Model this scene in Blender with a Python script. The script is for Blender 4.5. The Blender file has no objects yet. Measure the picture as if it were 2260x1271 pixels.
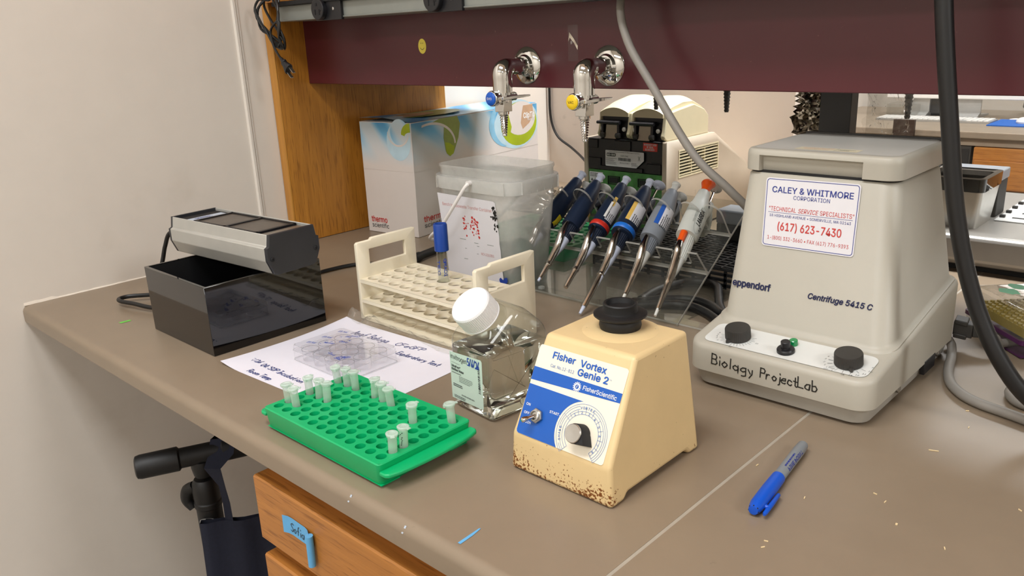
import bpy, bmesh, math, random
from mathutils import Vector as V, Matrix
random.seed(7)
SC = bpy.context.scene
COL = SC.collection
PI = math.pi
R = math.radians

# ------------------------------------------------------------------ camera
cam_d = bpy.data.cameras.new('camera')
cam = bpy.data.objects.new('camera', cam_d)
COL.objects.link(cam)
SC.camera = cam
cam_d.sensor_width = 36.0
cam_d.lens = 1804.88 / 2260 * 36.0
cam_d.clip_start = 0.02
YAW, PITCH, ROLL = R(43.888), R(-17.384), R(-2.525)
_f = V((-math.sin(YAW) * math.cos(PITCH), math.cos(YAW) * math.cos(PITCH), math.sin(PITCH)))
_r = V((math.cos(YAW), math.sin(YAW), 0))
_u = _r.cross(_f)
_r2 = math.cos(ROLL) * _r + math.sin(ROLL) * _u
_u2 = -math.sin(ROLL) * _r + math.cos(ROLL) * _u
cam.matrix_world = Matrix(((_r2.x, _u2.x, -_f.x, 1.5344), (_r2.y, _u2.y, -_f.y, -0.382),
                           (_r2.z, _u2.z, -_f.z, 0.4136), (0, 0, 0, 1)))

# ------------------------------------------------------------------ world, lights, exposure
w = bpy.data.worlds.new('room_air')
SC.world = w
w.use_nodes = True
w.node_tree.nodes['Background'].inputs[0].default_value = (1.0, 0.95, 0.88, 1)
w.node_tree.nodes['Background'].inputs[1].default_value = 0.12
SC.view_settings.view_transform = 'Standard'
SC.view_settings.look = 'None'
SC.view_settings.gamma = 1
SC.view_settings.use_curve_mapping = False
SC.view_settings.exposure = 1.42
SC.cycles.max_bounces = 10
SC.cycles.transparent_max_bounces = 24
SC.cycles.caustics_reflective = False
SC.cycles.sample_clamp_indirect = 6.0
SC.cycles.use_denoising = True

CEIL = 1.85
FLOOR = -0.91
def ceiling_or_fill_light(x, y, sx, sy, power, col=(0.965, 0.985, 1.0)):
    d = bpy.data.lights.new('ceiling_or_fill_lamp', 'AREA')
    d.shape = 'RECTANGLE'; d.size = sx; d.size_y = sy; d.energy = power; d.color = col
    o = bpy.data.objects.new('ceiling_or_fill_lamp', d)
    o.location = (x, y, CEIL - 0.02)
    COL.objects.link(o)
    return o
ceiling_or_fill_light(1.15, -0.65, 1.2, 0.45, 11.5)
ceiling_or_fill_light(4.0, 0.15, 1.3, 0.45, 19)
ceiling_or_fill_light(1.1, 1.20, 1.7, 0.36, 30)
ceiling_or_fill_light(3.3, 1.20, 1.3, 0.36, 9)
ceiling_or_fill_light(0.9, 3.1, 1.7, 0.45, 14)
ceiling_or_fill_light(3.3, 3.1, 1.3, 0.45, 11)
ceiling_or_fill_light(1.2, -2.6, 1.7, 0.45, 18)  # added fill row, low from the front, brightening front faces and walls
ceiling_or_fill_light(4.0, -2.6, 1.5, 0.45, 9)  # second lamp of the added front fill row

# ------------------------------------------------------------------ materials
def lin(c):
    if isinstance(c, str):
        c = c.lstrip('#'); c = [int(c[i:i + 2], 16) / 255 for i in (0, 2, 4)]
    return tuple(((x / 12.92) if x <= 0.04045 else ((x + 0.055) / 1.055) ** 2.4) for x in c) + (1.0,)

class NT:
    def __init__(s, name):
        s.m = bpy.data.materials.new(name); s.m.use_nodes = True
        s.t = s.m.node_tree; s.t.nodes.clear()
        s.out = s.n('ShaderNodeOutputMaterial')
    def n(s, typ, **kw):
        nd = s.t.nodes.new(typ)
        for k, v in kw.items():
            if k.startswith('_'): nd.inputs[k[1:]].default_value = v
            else: setattr(nd, k, v)
        return nd
    def l(s, a, b): s.t.links.new(a, b)
    def coord(s, scale=(1, 1, 1), kind='Object'):
        tc = s.n('ShaderNodeTexCoord'); mp = s.n('ShaderNodeMapping'); mp.inputs['Scale'].default_value = scale
        s.l(tc.outputs[kind], mp.inputs['Vector']); return mp.outputs['Vector']
    def noise(s, vec, scale, detail=3, rough=0.55):
        nz = s.n('ShaderNodeTexNoise'); nz.inputs['Scale'].default_value = scale
        nz.inputs['Detail'].default_value = detail; nz.inputs['Roughness'].default_value = rough
        s.l(vec, nz.inputs['Vector']); return nz.outputs['Fac']
    def ramp(s, fac, stops):
        r = s.n('ShaderNodeValToRGB'); e = r.color_ramp.elements
        while len(e) < len(stops): e.new(0.5)
        for el, (p, c) in zip(e, stops): el.position = p; el.color = c
        s.l(fac, r.inputs['Fac']); return r.outputs['Color']
    def mix(s, fac, a, b, mode='MIX'):
        m = s.n('ShaderNodeMix', data_type='RGBA', blend_type=mode)
        for i, x in ((0, fac), (6, a), (7, b)):
            if hasattr(x, 'is_linked') or hasattr(x, 'links'): s.l(x, m.inputs[i])
            else: m.inputs[i].default_value = x
        return m.outputs[2]
    def bump(s, fac, strength=0.1, dist=0.001):
        b = s.n('ShaderNodeBump'); b.inputs['Strength'].default_value = strength
        b.inputs['Distance'].default_value = dist; s.l(fac, b.inputs['Height']); return b.outputs['Normal']

def schlick(t, ior=1.45, normal=None):
    f0 = ((ior - 1) / (ior + 1)) ** 2
    lw = t.n('ShaderNodeLayerWeight'); lw.inputs['Blend'].default_value = 0.5
    if normal is not None: t.l(normal, lw.inputs['Normal'])
    pw = t.n('ShaderNodeMath', operation='POWER'); t.l(lw.outputs['Facing'], pw.inputs[0]); pw.inputs[1].default_value = 5.0
    ma = t.n('ShaderNodeMath', operation='MULTIPLY_ADD'); t.l(pw.outputs[0], ma.inputs[0]); ma.inputs[1].default_value = 1 - f0; ma.inputs[2].default_value = f0
    return ma.outputs[0]
G1 = (1, 1, 1, 1); G0 = (0, 0, 0, 1)
def pm(name, col, rough=0.5, metal=0.0, var=0.06, vscale=40, bump=0.0, bscale=200, coat=0.0, spec=0.5, sss=0.0, emit=None, es=0):
    t = NT(name); c = lin(col); vec = t.coord()
    p = t.n('ShaderNodeBsdfPrincipled')
    f = t.noise(vec, vscale, 4)
    lo = tuple(max(0, x * (1 - var)) for x in c[:3]) + (1,); hi = tuple(min(1, x * (1 + var)) for x in c[:3]) + (1,)
    t.l(t.ramp(f, [(0.3, lo), (0.7, hi)]), p.inputs['Base Color'])
    p.inputs['Roughness'].default_value = rough; p.inputs['Metallic'].default_value = metal
    p.inputs['Coat Weight'].default_value = coat; p.inputs['Specular IOR Level'].default_value = spec
    if bump: t.l(t.bump(t.noise(vec, bscale, 2), bump), p.inputs['Normal'])
    if sss:
        p.inputs['Subsurface Weight'].default_value = sss; p.inputs['Subsurface Radius'].default_value = (0.01, 0.01, 0.008)
    if emit:
        p.inputs['Emission Color'].default_value = lin(emit); p.inputs['Emission Strength'].default_value = es
    t.l(p.outputs[0], t.out.inputs[0]); return t.m

def clear(name, tint=(1, 1, 1), rough=0.02, ior=1.45, bump=0.0, bscale=60, dirt=0.0, dirtcol='#b8b4ac'):
    t = NT(name); vec = t.coord()
    tr = t.n('ShaderNodeBsdfTransparent'); tr.inputs[0].default_value = tuple(tint) + (1,)
    gl = t.n('ShaderNodeBsdfGlossy'); gl.inputs['Roughness'].default_value = rough
    nb = None
    if bump:
        nb = t.bump(t.noise(vec, bscale, 3), bump, 0.004); t.l(nb, gl.inputs['Normal'])
    fr = schlick(t, ior, nb)
    mx = t.n('ShaderNodeMixShader')
    t.l(fr, mx.inputs[0]); t.l(tr.outputs[0], mx.inputs[1]); t.l(gl.outputs[0], mx.inputs[2])
    last = mx.outputs[0]
    if dirt:
        df = t.n('ShaderNodeBsdfDiffuse'); df.inputs[0].default_value = lin(dirtcol)
        m2 = t.n('ShaderNodeMixShader')
        fac = t.ramp(t.noise(vec, 22, 6, 0.7), [(0.42, (dirt * 0.35,) * 3 + (1,)), (0.72, (dirt,) * 3 + (1,))])
        t.l(fac, m2.inputs[0]); t.l(last, m2.inputs[1]); t.l(df.outputs[0], m2.inputs[2]); last = m2.outputs[0]
    t.l(last, t.out.inputs[0]); return t.m

def frosted(name, col, opac=0.6, rough=0.35, tint=(1, 1, 1), bump=0.0, bscale=80):
    t = NT(name); vec = t.coord(); c = lin(col)
    tr = t.n('ShaderNodeBsdfTransparent'); tr.inputs[0].default_value = tuple(tint) + (1,)
    df = t.n('ShaderNodeBsdfDiffuse'); df.inputs[0].default_value = c
    tl = t.n('ShaderNodeBsdfTranslucent'); tl.inputs[0].default_value = c
    a = t.n('ShaderNodeMixShader'); a.inputs[0].default_value = 0.4
    t.l(df.outputs[0], a.inputs[1]); t.l(tl.outputs[0], a.inputs[2])
    b = t.n('ShaderNodeMixShader')
    fac = t.ramp(t.noise(vec, 30, 4), [(0.3, (opac * 0.85,) * 3 + (1,)), (0.7, (min(1, opac * 1.12),) * 3 + (1,))])
    t.l(fac, b.inputs[0]); t.l(tr.outputs[0], b.inputs[1]); t.l(a.outputs[0], b.inputs[2])
    fr = schlick(t); gl = t.n('ShaderNodeBsdfGlossy'); gl.inputs['Roughness'].default_value = rough
    if bump:
        nb = t.bump(t.noise(vec, bscale, 3), bump, 0.003); t.l(nb, gl.inputs['Normal'])
    d = t.n('ShaderNodeMixShader')
    t.l(fr, d.inputs[0]); t.l(b.outputs[0], d.inputs[1]); t.l(gl.outputs[0], d.inputs[2])
    t.l(d.outputs[0], t.out.inputs[0]); return t.m

def glass(name, tint=(1, 1, 1), ior=1.33, rough=0.0):
    t = NT(name); g = t.n('ShaderNodeBsdfGlass'); g.inputs['IOR'].default_value = ior
    g.inputs['Roughness'].default_value = rough; g.inputs['Color'].default_value = tuple(tint) + (1,)
    t.l(g.outputs[0], t.out.inputs[0]); return t.m

def oak(name, base, dark, axis='Z', pore=0.6):
    t = NT(name); s = {'X': (3, 70, 70), 'Y': (70, 3, 70), 'Z': (70, 70, 3)}[axis]
    s2 = {'X': (22, 420, 420), 'Y': (420, 22, 420), 'Z': (420, 420, 22)}[axis]
    s3 = {'X': (1.2, 12, 12), 'Y': (12, 1.2, 12), 'Z': (12, 12, 1.2)}[axis]
    b = lin(base); d = lin(dark)
    g1 = t.noise(t.coord(s), 1.0, 5, 0.6); g2 = t.noise(t.coord(s2), 1.0, 2, 0.5); g3 = t.noise(t.coord(s3), 1.0, 2, 0.5)
    mid = tuple((x * 0.55 + y * 0.45) for x, y in zip(b, d))
    c1 = t.ramp(g1, [(0.32, mid), (0.62, b)])
    c3 = t.mix(t.ramp(g3, [(0.35, G0), (0.7, (0.55,) * 3 + (1,))]), c1, mid)
    pores = t.ramp(g2, [(0.56, G0), (0.66, (pore,) * 3 + (1,))])
    c = t.mix(pores, c3, d)
    p = t.n('ShaderNodeBsdfPrincipled'); t.l(c, p.inputs['Base Color']); p.inputs['Roughness'].default_value = 0.42
    t.l(t.bump(pores, -0.15, 0.0006), p.inputs['Normal'])
    t.l(p.outputs[0], t.out.inputs[0]); return t.m

def stained(name, col, rough, spots, bump=0.0, bscale=300, coat=0.0, var=0.05):
    """spots: list of (noise scale, lo, hi, colour, strength, coordscale)"""
    t = NT(name); c = lin(col); vec = t.coord()
    f = t.noise(vec, 18, 4)
    cc = t.ramp(f, [(0.3, tuple(x * (1 - var) for x in c[:3]) + (1,)), (0.7, tuple(min(1, x * (1 + var)) for x in c[:3]) + (1,))])
    for sc, lo, hi, sp, st, cs in spots:
        m = t.ramp(t.noise(t.coord(cs), sc, 5, 0.6), [(lo, G0), (hi, (st,) * 3 + (1,))])
        cc = t.mix(m, cc, lin(sp))
    p = t.n('ShaderNodeBsdfPrincipled'); t.l(cc, p.inputs['Base Color']); p.inputs['Roughness'].default_value = rough
    p.inputs['Coat Weight'].default_value = coat
    if bump: t.l(t.bump(t.noise(vec, bscale, 2), bump, 0.0008), p.inputs['Normal'])
    t.l(p.outputs[0], t.out.inputs[0]); return t.m

M = {}
M['wall'] = stained('painted_wall', '#ddd5ca', 0.6, [(5, 0.62, 0.8, '#b3a897', 0.25, (1, 1, 1))], bump=0.06, bscale=120, var=0.015)
M['wall2'] = stained('partition_paint', '#ddd3c8', 0.6, [(14, 0.66, 0.78, '#8f877d', 0.35, (1, 1, 2))], bump=0.05, bscale=120, var=0.015)
M['trim'] = pm('trim_paint', '#e0d9cf', 0.45, var=0.02)
M['ceil'] = pm('ceiling_tile', '#dedad2', 0.85, var=0.04)
M['floor'] = pm('floor_vinyl', '#8b8378', 0.5, var=0.12, vscale=12)
M['bench'] = stained('bench_resin', '#897966', 0.33, [(7, 0.58, 0.78, '#7d6d5c', 0.35, (1, 1, 1)), (60, 0.7, 0.76, '#5d5044', 0.35, (1, 1, 1)),
                     (3.5, 0.55, 0.8, '#94846f', 0.4, (1, 1, 1))], bump=0.03, bscale=500, var=0.03)
M['seam'] = pm('seam_filler', '#a39a8c', 0.5)
M['caulk'] = pm('white_caulk', '#e6dccd', 0.6)
M['oakZ'] = oak('oak_veneer_upright', '#c2832f', '#7d4a14', 'Z')
M['oakX'] = oak('oak_drawer', '#b87a38', '#7a4617', 'X')
M['oakF'] = oak('oak_edge_strip', '#c98e3c', '#99642a', 'Z', 0.3)
M['maroon'] = stained('maroon_panel', '#501a22', 0.3, [(90, 0.72, 0.76, '#8a5a55', 0.5, (1, 1, 1))], var=0.03)
M['alu'] = pm('grey_raceway_metal', '#8f928c', 0.45, 0.35, var=0.03)
M['chrome'] = pm('chrome', '#d9d9d6', 0.06, 1.0, var=0.02)
M['steel'] = pm('polished_steel', '#d0cbc3', 0.14, 1.0, var=0.04)
M['brushed'] = pm('brushed_steel', '#bdbbb6', 0.32, 1.0, var=0.05)
M['black'] = pm('black_plastic', '#16161a', 0.4, var=0.15)
M['blackm'] = pm('matte_black', '#101012', 0.65, var=0.15)
M['blackg'] = pm('black_acrylic', '#08080a', 0.045, var=0.1, coat=0.4)
M['blackin'] = pm('black_satin_lining', '#050507', 0.5, var=0.1)
M['rubber'] = stained('black_rubber', '#101011', 0.55, [(90, 0.62, 0.8, '#3a3937', 0.3, (1, 1, 1))], bump=0.1, bscale=400)
M['dgrey'] = pm('dark_grey_plastic', '#34322f', 0.5, var=0.06)
M['lampalu'] = pm('satin_aluminium', '#b3b1aa', 0.42, 0.25, var=0.03)
M['capblk'] = pm('dark_end_cap', '#2b2c30', 0.4, var=0.08)
M['filter'] = pm('uv_filter_glass', '#4d453d', 0.3, var=0.25, vscale=60, bump=0.3, bscale=40)
M['sticker_b'] = pm('pale_sticker', '#b9c3d0', 0.5)
M['white'] = pm('white_plastic', '#e8e6e2', 0.35, var=0.02)
M['card'] = stained('white_carton', '#d8cfc8', 0.5, [], var=0.015)
M['paper'] = pm('white_paper', '#e6e4ee', 0.75, var=0.01)
M['ink'] = pm('blue_ink', '#27397f', 0.6)
M['marker'] = pm('blue_marker', '#1c3f9c', 0.5)
M['blk_ink'] = pm('black_marker', '#1a1a18', 0.5)
M['red'] = pm('red_print', '#c4342f', 0.5)
M['redlt'] = pm('faded_red_print', '#c98b86', 0.6)
M['grey_p'] = pm('grey_print', '#7d8580', 0.6)
M['dk_p'] = pm('dark_print', '#2c2f33', 0.6)
M['navy_p'] = pm('navy_print', '#1f2f86', 0.5)
M['navy2'] = pm('navy_lettering', '#141b47', 0.5)
M['green'] = pm('green_rack_plastic', '#04ab68', 0.35, var=0.04, sss=0.05)
M['greendk'] = pm('green_tray_plastic', '#0a8a52', 0.45, var=0.08)
M['tube'] = frosted('frosted_tube_plastic', '#f2fff8', 0.40, 0.25)
M['tubelid'] = frosted('tube_lid_plastic', '#eefcf4', 0.6, 0.25)
M['bucket'] = frosted('frosted_tub_plastic', '#f1f1ec', 0.34, 0.35)
M['bucketb'] = frosted('frosted_band_plastic', '#f4f4f0', 0.5, 0.35)
M['nat'] = pm('natural_hdpe', '#e8dec6', 0.42, var=0.03, sss=0.25)
M['film'] = clear('crinkled_clear_film', (0.97, 0.97, 0.96), 0.08, 1.5, bump=0.9, bscale=70, dirt=0.16, dirtcol='#e8e4dc')
M['acryl'] = clear('clear_acrylic', (0.93, 0.94, 0.93), 0.03, 1.49, dirt=0.05)
M['acrylt'] = frosted('acrylic_cut_edge', '#d9d5cb', 0.62, 0.2)
M['pane'] = clear('clear_shield', (0.95, 0.95, 0.94), 0.015, 1.49, dirt=0.03)
M['polys'] = clear('clear_polystyrene', (0.99, 0.99, 0.995), 0.03, 1.45, dirt=0.02, dirtcol='#f0f0f4')
M['edge'] = frosted('moulded_edge', '#c4c4ca', 0.40, 0.2)
M['pet'] = clear('clear_bottle_plastic', (0.94, 0.95, 0.93), 0.03, 1.5, bump=0.12, bscale=35, dirt=0.06, dirtcol='#d8d4c8')
M['petlip'] = clear('clear_bottle_neck', (0.9, 0.91, 0.88), 0.05, 1.5)
M['water'] = glass('water', (0.97, 0.98, 0.97), 1.33)
M['capw'] = pm('white_ribbed_cap', '#efeff0', 0.4, var=0.01)
M['labelg'] = pm('pale_green_label', '#c8dccf', 0.5, var=0.01)
M['cream'] = None
t = NT('cream_enamel')     # cream paint with rust spots along the bottom edge
vec = t.coord(); f = t.noise(vec, 20, 4); c0 = lin('#dfc492')
base = t.ramp(f, [(0.3, tuple(x * 0.96 for x in c0[:3]) + (1,)), (0.7, tuple(min(1, x * 1.03) for x in c0[:3]) + (1,))])
sp = t.n('ShaderNodeSeparateXYZ'); tc = t.n('ShaderNodeTexCoord'); t.l(tc.outputs['Object'], sp.inputs[0])
low = t.n('ShaderNodeMapRange'); low.inputs[1].default_value = 0.0; low.inputs[2].default_value = 0.034; low.inputs[3].default_value = 0.19; low.inputs[4].default_value = -0.03
t.l(sp.outputs[2], low.inputs[0])
frn = t.n('ShaderNodeMapRange'); frn.inputs[1].default_value = 0.004; frn.inputs[2].default_value = 0.012; frn.inputs[3].default_value = 0.0; frn.inputs[4].default_value = -0.14
t.l(sp.outputs[1], frn.inputs[0])
ad = t.n('ShaderNodeMath', operation='ADD'); t.l(low.outputs[0], ad.inputs[0]); t.l(t.noise(vec, 330, 3, 0.55), ad.inputs[1])
ad2 = t.n('ShaderNodeMath', operation='ADD'); t.l(ad.outputs[0], ad2.inputs[0]); t.l(frn.outputs[0], ad2.inputs[1])
big = t.n('ShaderNodeMapRange'); big.inputs[1].default_value = 0.35; big.inputs[2].default_value = 0.65; big.inputs[3].default_value = -0.1; big.inputs[4].default_value = 0.06
t.l(t.noise(vec, 45, 2), big.inputs[0])
ad3 = t.n('ShaderNodeMath', operation='ADD'); t.l(ad2.outputs[0], ad3.inputs[0]); t.l(big.outputs[0], ad3.inputs[1])
rust = t.ramp(ad3.outputs[0], [(0.655, G0), (0.70, G1)])
spk = t.ramp(t.noise(vec, 210, 2), [(0.735, G0), (0.76, (0.7,) * 3 + (1,))])
cc = t.mix(rust, base, lin('#7a4517')); cc = t.mix(spk, cc, lin('#7b6238'))
p = t.n('ShaderNodeBsdfPrincipled'); t.l(cc, p.inputs['Base Color']); p.inputs['Roughness'].default_value = 0.4
t.l(t.bump(t.noise(vec, 260, 2), 0.12, 0.0008), p.inputs['Normal']); t.l(p.outputs[0], t.out.inputs[0])
M['cream'] = t.m
M['plate'] = pm('ivory_face_plate', '#efe6d2', 0.35, var=0.01)
M['fblue'] = pm('blue_face_print', '#0a57b3', 0.35, var=0.01)
M['dialblue'] = pm('dial_blue_line', '#4a79b8', 0.45)
M['fwhite'] = pm('white_face_print', '#e6e8ea', 0.4, var=0.01)
M['cent'] = stained('putty_enamel', '#b3aea1', 0.42, [(120, 0.74, 0.77, '#8a8272', 0.5, (1, 1, 1))], bump=0.05, bscale=300, var=0.015)
M['centtop'] = pm('grey_lid_top', '#c3c0b8', 0.42, var=0.03, vscale=15)
M['centtray'] = stained('grey_base_tray', '#a9a59c', 0.5, [(60, 0.6, 0.8, '#8c877d', 0.4, (1, 1, 1))], bump=0.15, bscale=300)
M['panelgrey'] = pm('pale_control_panel', '#d9dad6', 0.4, var=0.02)
M['ledg'] = pm('green_lens', '#0b8a4c', 0.15, var=0.05, coat=0.5)
M['stkw'] = pm('white_sticker', '#dedce0', 0.45, var=0.01)
M['stkcream'] = pm('cream_sticker', '#d8ceb2', 0.5)
M['pnavy'] = pm('navy_grip_plastic', '#16233a', 0.42, var=0.08)
M['pnavy2'] = pm('dark_navy_collar', '#101a2c', 0.5, var=0.1)
M['plav'] = pm('lavender_white_plastic', '#c9d0e2', 0.35, var=0.02)
M['pwhite'] = pm('off_white_plastic', '#dcdcd6', 0.38, var=0.02)
M['pgrey'] = pm('grey_plastic', '#83888f', 0.42, var=0.04)
M['pgrey2'] = pm('mid_grey_plastic', '#73787f', 0.45, var=0.04)
M['plamb'] = pm('pale_grey_grip', '#cfd0c8', 0.4, var=0.02)
M['orange'] = pm('orange_plastic', '#ee5a12', 0.4, var=0.03)
M['redband'] = pm('red_band', '#cf2f1f', 0.4)
M['blueband'] = pm('blue_band', '#1f6fd0', 0.4)
M['yellow'] = pm('yellow_tape', '#e3cf2a', 0.5)
M['lblyel'] = pm('label_yellow', '#e0b75a', 0.5)
M['lblblue'] = pm('label_blue', '#1d55ac', 0.5)
M['pcr'] = stained('beige_instrument_case', '#b9ab97', 0.5, [(70, 0.68, 0.74, '#8f8270', 0.4, (1, 1, 1))], bump=0.06, bscale=400)
M['pcrhead'] = pm('cream_lid_plastic', '#d3c9a8', 0.42, var=0.02)
M['pcrblk'] = pm('black_instrument_back', '#131215', 0.42, var=0.2)
M['pcb'] = pm('green_circuit_board', '#3f7a3a', 0.4, var=0.35, vscale=60)
M['foil'] = None
t = NT('crumpled_foil'); vec = t.coord(); p = t.n('ShaderNodeBsdfPrincipled')
p.inputs['Base Color'].default_value = lin('#b9b2a6'); p.inputs['Metallic'].default_value = 1; p.inputs['Roughness'].default_value = 0.24
vo = t.n('ShaderNodeTexVoronoi'); vo.inputs['Scale'].default_value = 55; t.l(vec, vo.inputs['Vector'])
t.l(t.bump(vo.outputs['Distance'], 0.8, 0.006), p.inputs['Normal']); t.l(p.outputs[0], t.out.inputs[0]); M['foil'] = t.m
M['cordg'] = pm('grey_cord', '#8a857e', 0.5, var=0.05)
M['cordb'] = pm('black_cord', '#0f0f10', 0.42, var=0.1)
M['bluecap'] = pm('blue_cap_plastic', '#123f93', 0.35, var=0.04)
M['vial'] = clear('vial_glass', (0.95, 0.96, 0.95), 0.02, 1.5)
M['handle_w'] = pm('white_bail_plastic', '#e4e0dc', 0.4, var=0.01)
M['teal'] = frosted('teal_liner', '#3f8f7a', 0.75, 0.4)
M['bluetape'] = pm('blue_masking_tape', '#62a8d8', 0.6, var=0.04)
M['greentape'] = pm('green_tape', '#6fc74f', 0.6)
M['smile'] = pm('yellow_sticker', '#dcc94a', 0.5)
M['cleartape'] = clear('clear_tape', (0.88, 0.84, 0.84), 0.12, 1.45, dirt=0.1, dirtcol='#d8c8c8')
M['blue_btn'] = pm('blue_index_button', '#0f55b8', 0.25)
M['yel_btn'] = pm('yellow_index_button', '#e8c41e', 0.25)
M['bronze'] = pm('dark_pull', '#4a3428', 0.35, 0.4)
M['bag'] = pm('navy_canvas', '#14182a', 0.85, var=0.15, vscale=200, bump=0.2, bscale=700)
M['pump'] = pm('black_pump_plastic', '#0f0f10', 0.5, var=0.15)
M['logo_s'] = pm('silver_print', '#9a9894', 0.4)
M['penb'] = pm('blue_pen_cap', '#0c52c4', 0.38, var=0.03)
M['peng'] = pm('grey_pen_barrel', '#81868a', 0.4, 0.1, var=0.03)
M['flake'] = pm('straw_flake', '#e6cfa2', 0.7)
M['silver'] = pm('silver_body_paint', '#a3a09b', 0.35, 0.5, var=0.03)
M['deckw'] = pm('white_deck', '#d5d6d4', 0.4, var=0.02)
M['purple'] = pm('purple_plastic', '#4b1e4b', 0.4)
M['amber'] = pm('amber_insert', '#a08a35', 0.5, var=0.08)
M['tipclear'] = clear('clear_tip_box', (0.9, 0.9, 0.88), 0.04, 1.5, bump=0.25, bscale=40, dirt=0.12)
M['mpad'] = pm('blue_mouse_pad', '#1f5cae', 0.8)
M['alum'] = pm('aluminium_shell', '#b5b5b3', 0.35, 0.6)
M['brownblk'] = pm('dark_brown_laminate', '#35241a', 0.5)
M['desk'] = pm('taupe_desk_resin', '#8d7f6e', 0.4)
M['screen'] = pm('dark_screen', '#111318', 0.1)

# ------------------------------------------------------------------ mesh builder
class MB:
    def __init__(s, mat=None, X=None):
        s.v = []; s.f = []; s.mi = []; s.mats = []; s.cur = 0; s.X = X
        if mat: s.mat(mat)
    def mat(s, m):
        m = M[m] if isinstance(m, str) else m
        if m not in s.mats: s.mats.append(m)
        s.cur = s.mats.index(m); return s
    def add(s, vs, fs):
        o = len(s.v)
        s.v += [(s.X @ V(p)) if s.X else V(p) for p in vs]
        for f in fs: s.f.append(tuple(i + o for i in f)); s.mi.append(s.cur)
        return s
    def box(s, x0, x1, y0, y1, z0, z1):
        return s.add([(x0, y0, z0), (x1, y0, z0), (x1, y1, z0), (x0, y1, z0), (x0, y0, z1), (x1, y0, z1), (x1, y1, z1), (x0, y1, z1)],
                     [(0, 3, 2, 1), (4, 5, 6, 7), (0, 1, 5, 4), (1, 2, 6, 5), (2, 3, 7, 6), (3, 0, 4, 7)])
    def loft(s, rings, c0=True, c1=True, closed=False):
        n = len(rings[0]); vs = [p for r in rings for p in r]; fs = []
        k = len(rings)
        for i in range(k if closed else k - 1):
            for j in range(n):
                a = i * n + j; b = i * n + (j + 1) % n; i2 = ((i + 1) % k) * n
                fs.append((a, b, i2 + (j + 1) % n, i2 + j))
        if not closed:
            if c0: fs.append(tuple(range(n))[::-1])
            if c1: fs.append(tuple((k - 1) * n + j for j in range(n)))
        return s.add(vs, fs)
    def prism(s, poly, fn, t0, t1):
        return s.loft([[fn(a, b, t0) for a, b in poly], [fn(a, b, t1) for a, b in poly]])
    def lathe(s, prof, o, axis=(0, 0, 1), n=32, c0=True, c1=True):
        o = V(o); ax = V(axis).normalized(); e1 = ax.orthogonal().normalized(); e2 = ax.cross(e1)
        return s.loft([[o + ax * h + (e1 * math.cos(2 * PI * k / n) + e2 * math.sin(2 * PI * k / n)) * max(r, 1e-5) for k in range(n)] for r, h in prof], c0, c1)
    def cyl(s, p0, p1, r0, r1=None, n=20):
        p0 = V(p0); p1 = V(p1); return s.lathe([(r0, 0), (r1 if r1 is not None else r0, (p1 - p0).length)], p0, p1 - p0, n)
    def tube(s, pts, r, n=10, sub=6, flat=1.0, smooth=True):
        pts = [V(p) for p in pts]
        rs = r if isinstance(r, (list, tuple)) else [r] * len(pts)
        if smooth and len(pts) > 2:
            P = [pts[0] * 2 - pts[1]] + pts + [pts[-1] * 2 - pts[-2]]; q = []; rq = []
            for i in range(1, len(P) - 2):
                for k in range(sub):
                    u = k / sub; a, b, c, d = P[i - 1], P[i], P[i + 1], P[i + 2]
                    q.append(0.5 * ((2 * b) + (c - a) * u + (2 * a - 5 * b + 4 * c - d) * u * u + (3 * b - a - 3 * c + d) * u ** 3))
                    rq.append(rs[i - 1] * (1 - u) + rs[i] * u)
            q.append(pts[-1]); rq.append(rs[-1]); pts = q; rs = rq
        rings = []; nrm = None
        for i, p_ in enumerate(pts):
            tg = (pts[min(i + 1, len(pts) - 1)] - pts[max(i - 1, 0)])
            tg = tg.normalized() if tg.length > 1e-9 else V((0, 0, 1))
            if nrm is None: nrm = tg.orthogonal().normalized()
            else:
                nrm = nrm - tg * nrm.dot(tg); nrm = nrm.normalized() if nrm.length > 1e-6 else tg.orthogonal().normalized()
            bn = tg.cross(nrm)
            rings.append([p_ + (nrm * math.cos(2 * PI * k / n) + bn * math.sin(2 * PI * k / n) * flat) * rs[i] for k in range(n)])
        return s.loft(rings)
    def poly(s, pts): return s.add(pts, [tuple(range(len(pts)))])
    def sphere(s, o, r, n=16, sz=1.0, axis=(0, 0, 1)):
        m = 8; return s.lathe([(r * math.sin(PI * k / m), -r * sz * math.cos(PI * k / m)) for k in range(m + 1)], o, axis, n)
    def build(s, name, parent=None, bevel=0, seg=2, smooth=35, loc=None, lim=35, recalc=True):
        o0 = V(parent['_o']) if parent is not None and '_o' in parent else (V(loc) if loc is not None else V((0, 0, 0)))
        me = bpy.data.meshes.new(name)
        me.from_pydata([tuple(p - o0) for p in s.v], [], s.f)
        for m in s.mats: me.materials.append(m)
        me.polygons.foreach_set('material_index', s.mi)
        if recalc:
            bm = bmesh.new(); bm.from_mesh(me); bmesh.ops.recalc_face_normals(bm, faces=bm.faces); bm.to_mesh(me); bm.free()
        me.polygons.foreach_set('use_smooth', [True] * len(me.polygons))
        me.set_sharp_from_angle(angle=R(smooth))
        me.update()
        o = bpy.data.objects.new(name, me); COL.objects.link(o)
        if parent is not None:
            o.parent = parent
            o['_o'] = tuple(o0)
        else:
            o.location = o0; o['_o'] = tuple(o0)
        if bevel:
            b = o.modifiers.new('soft_edges', 'BEVEL'); b.width = bevel; b.segments = seg; b.limit_method = 'ANGLE'; b.angle_limit = R(lim)
            b.harden_normals = False
        return o

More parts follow.
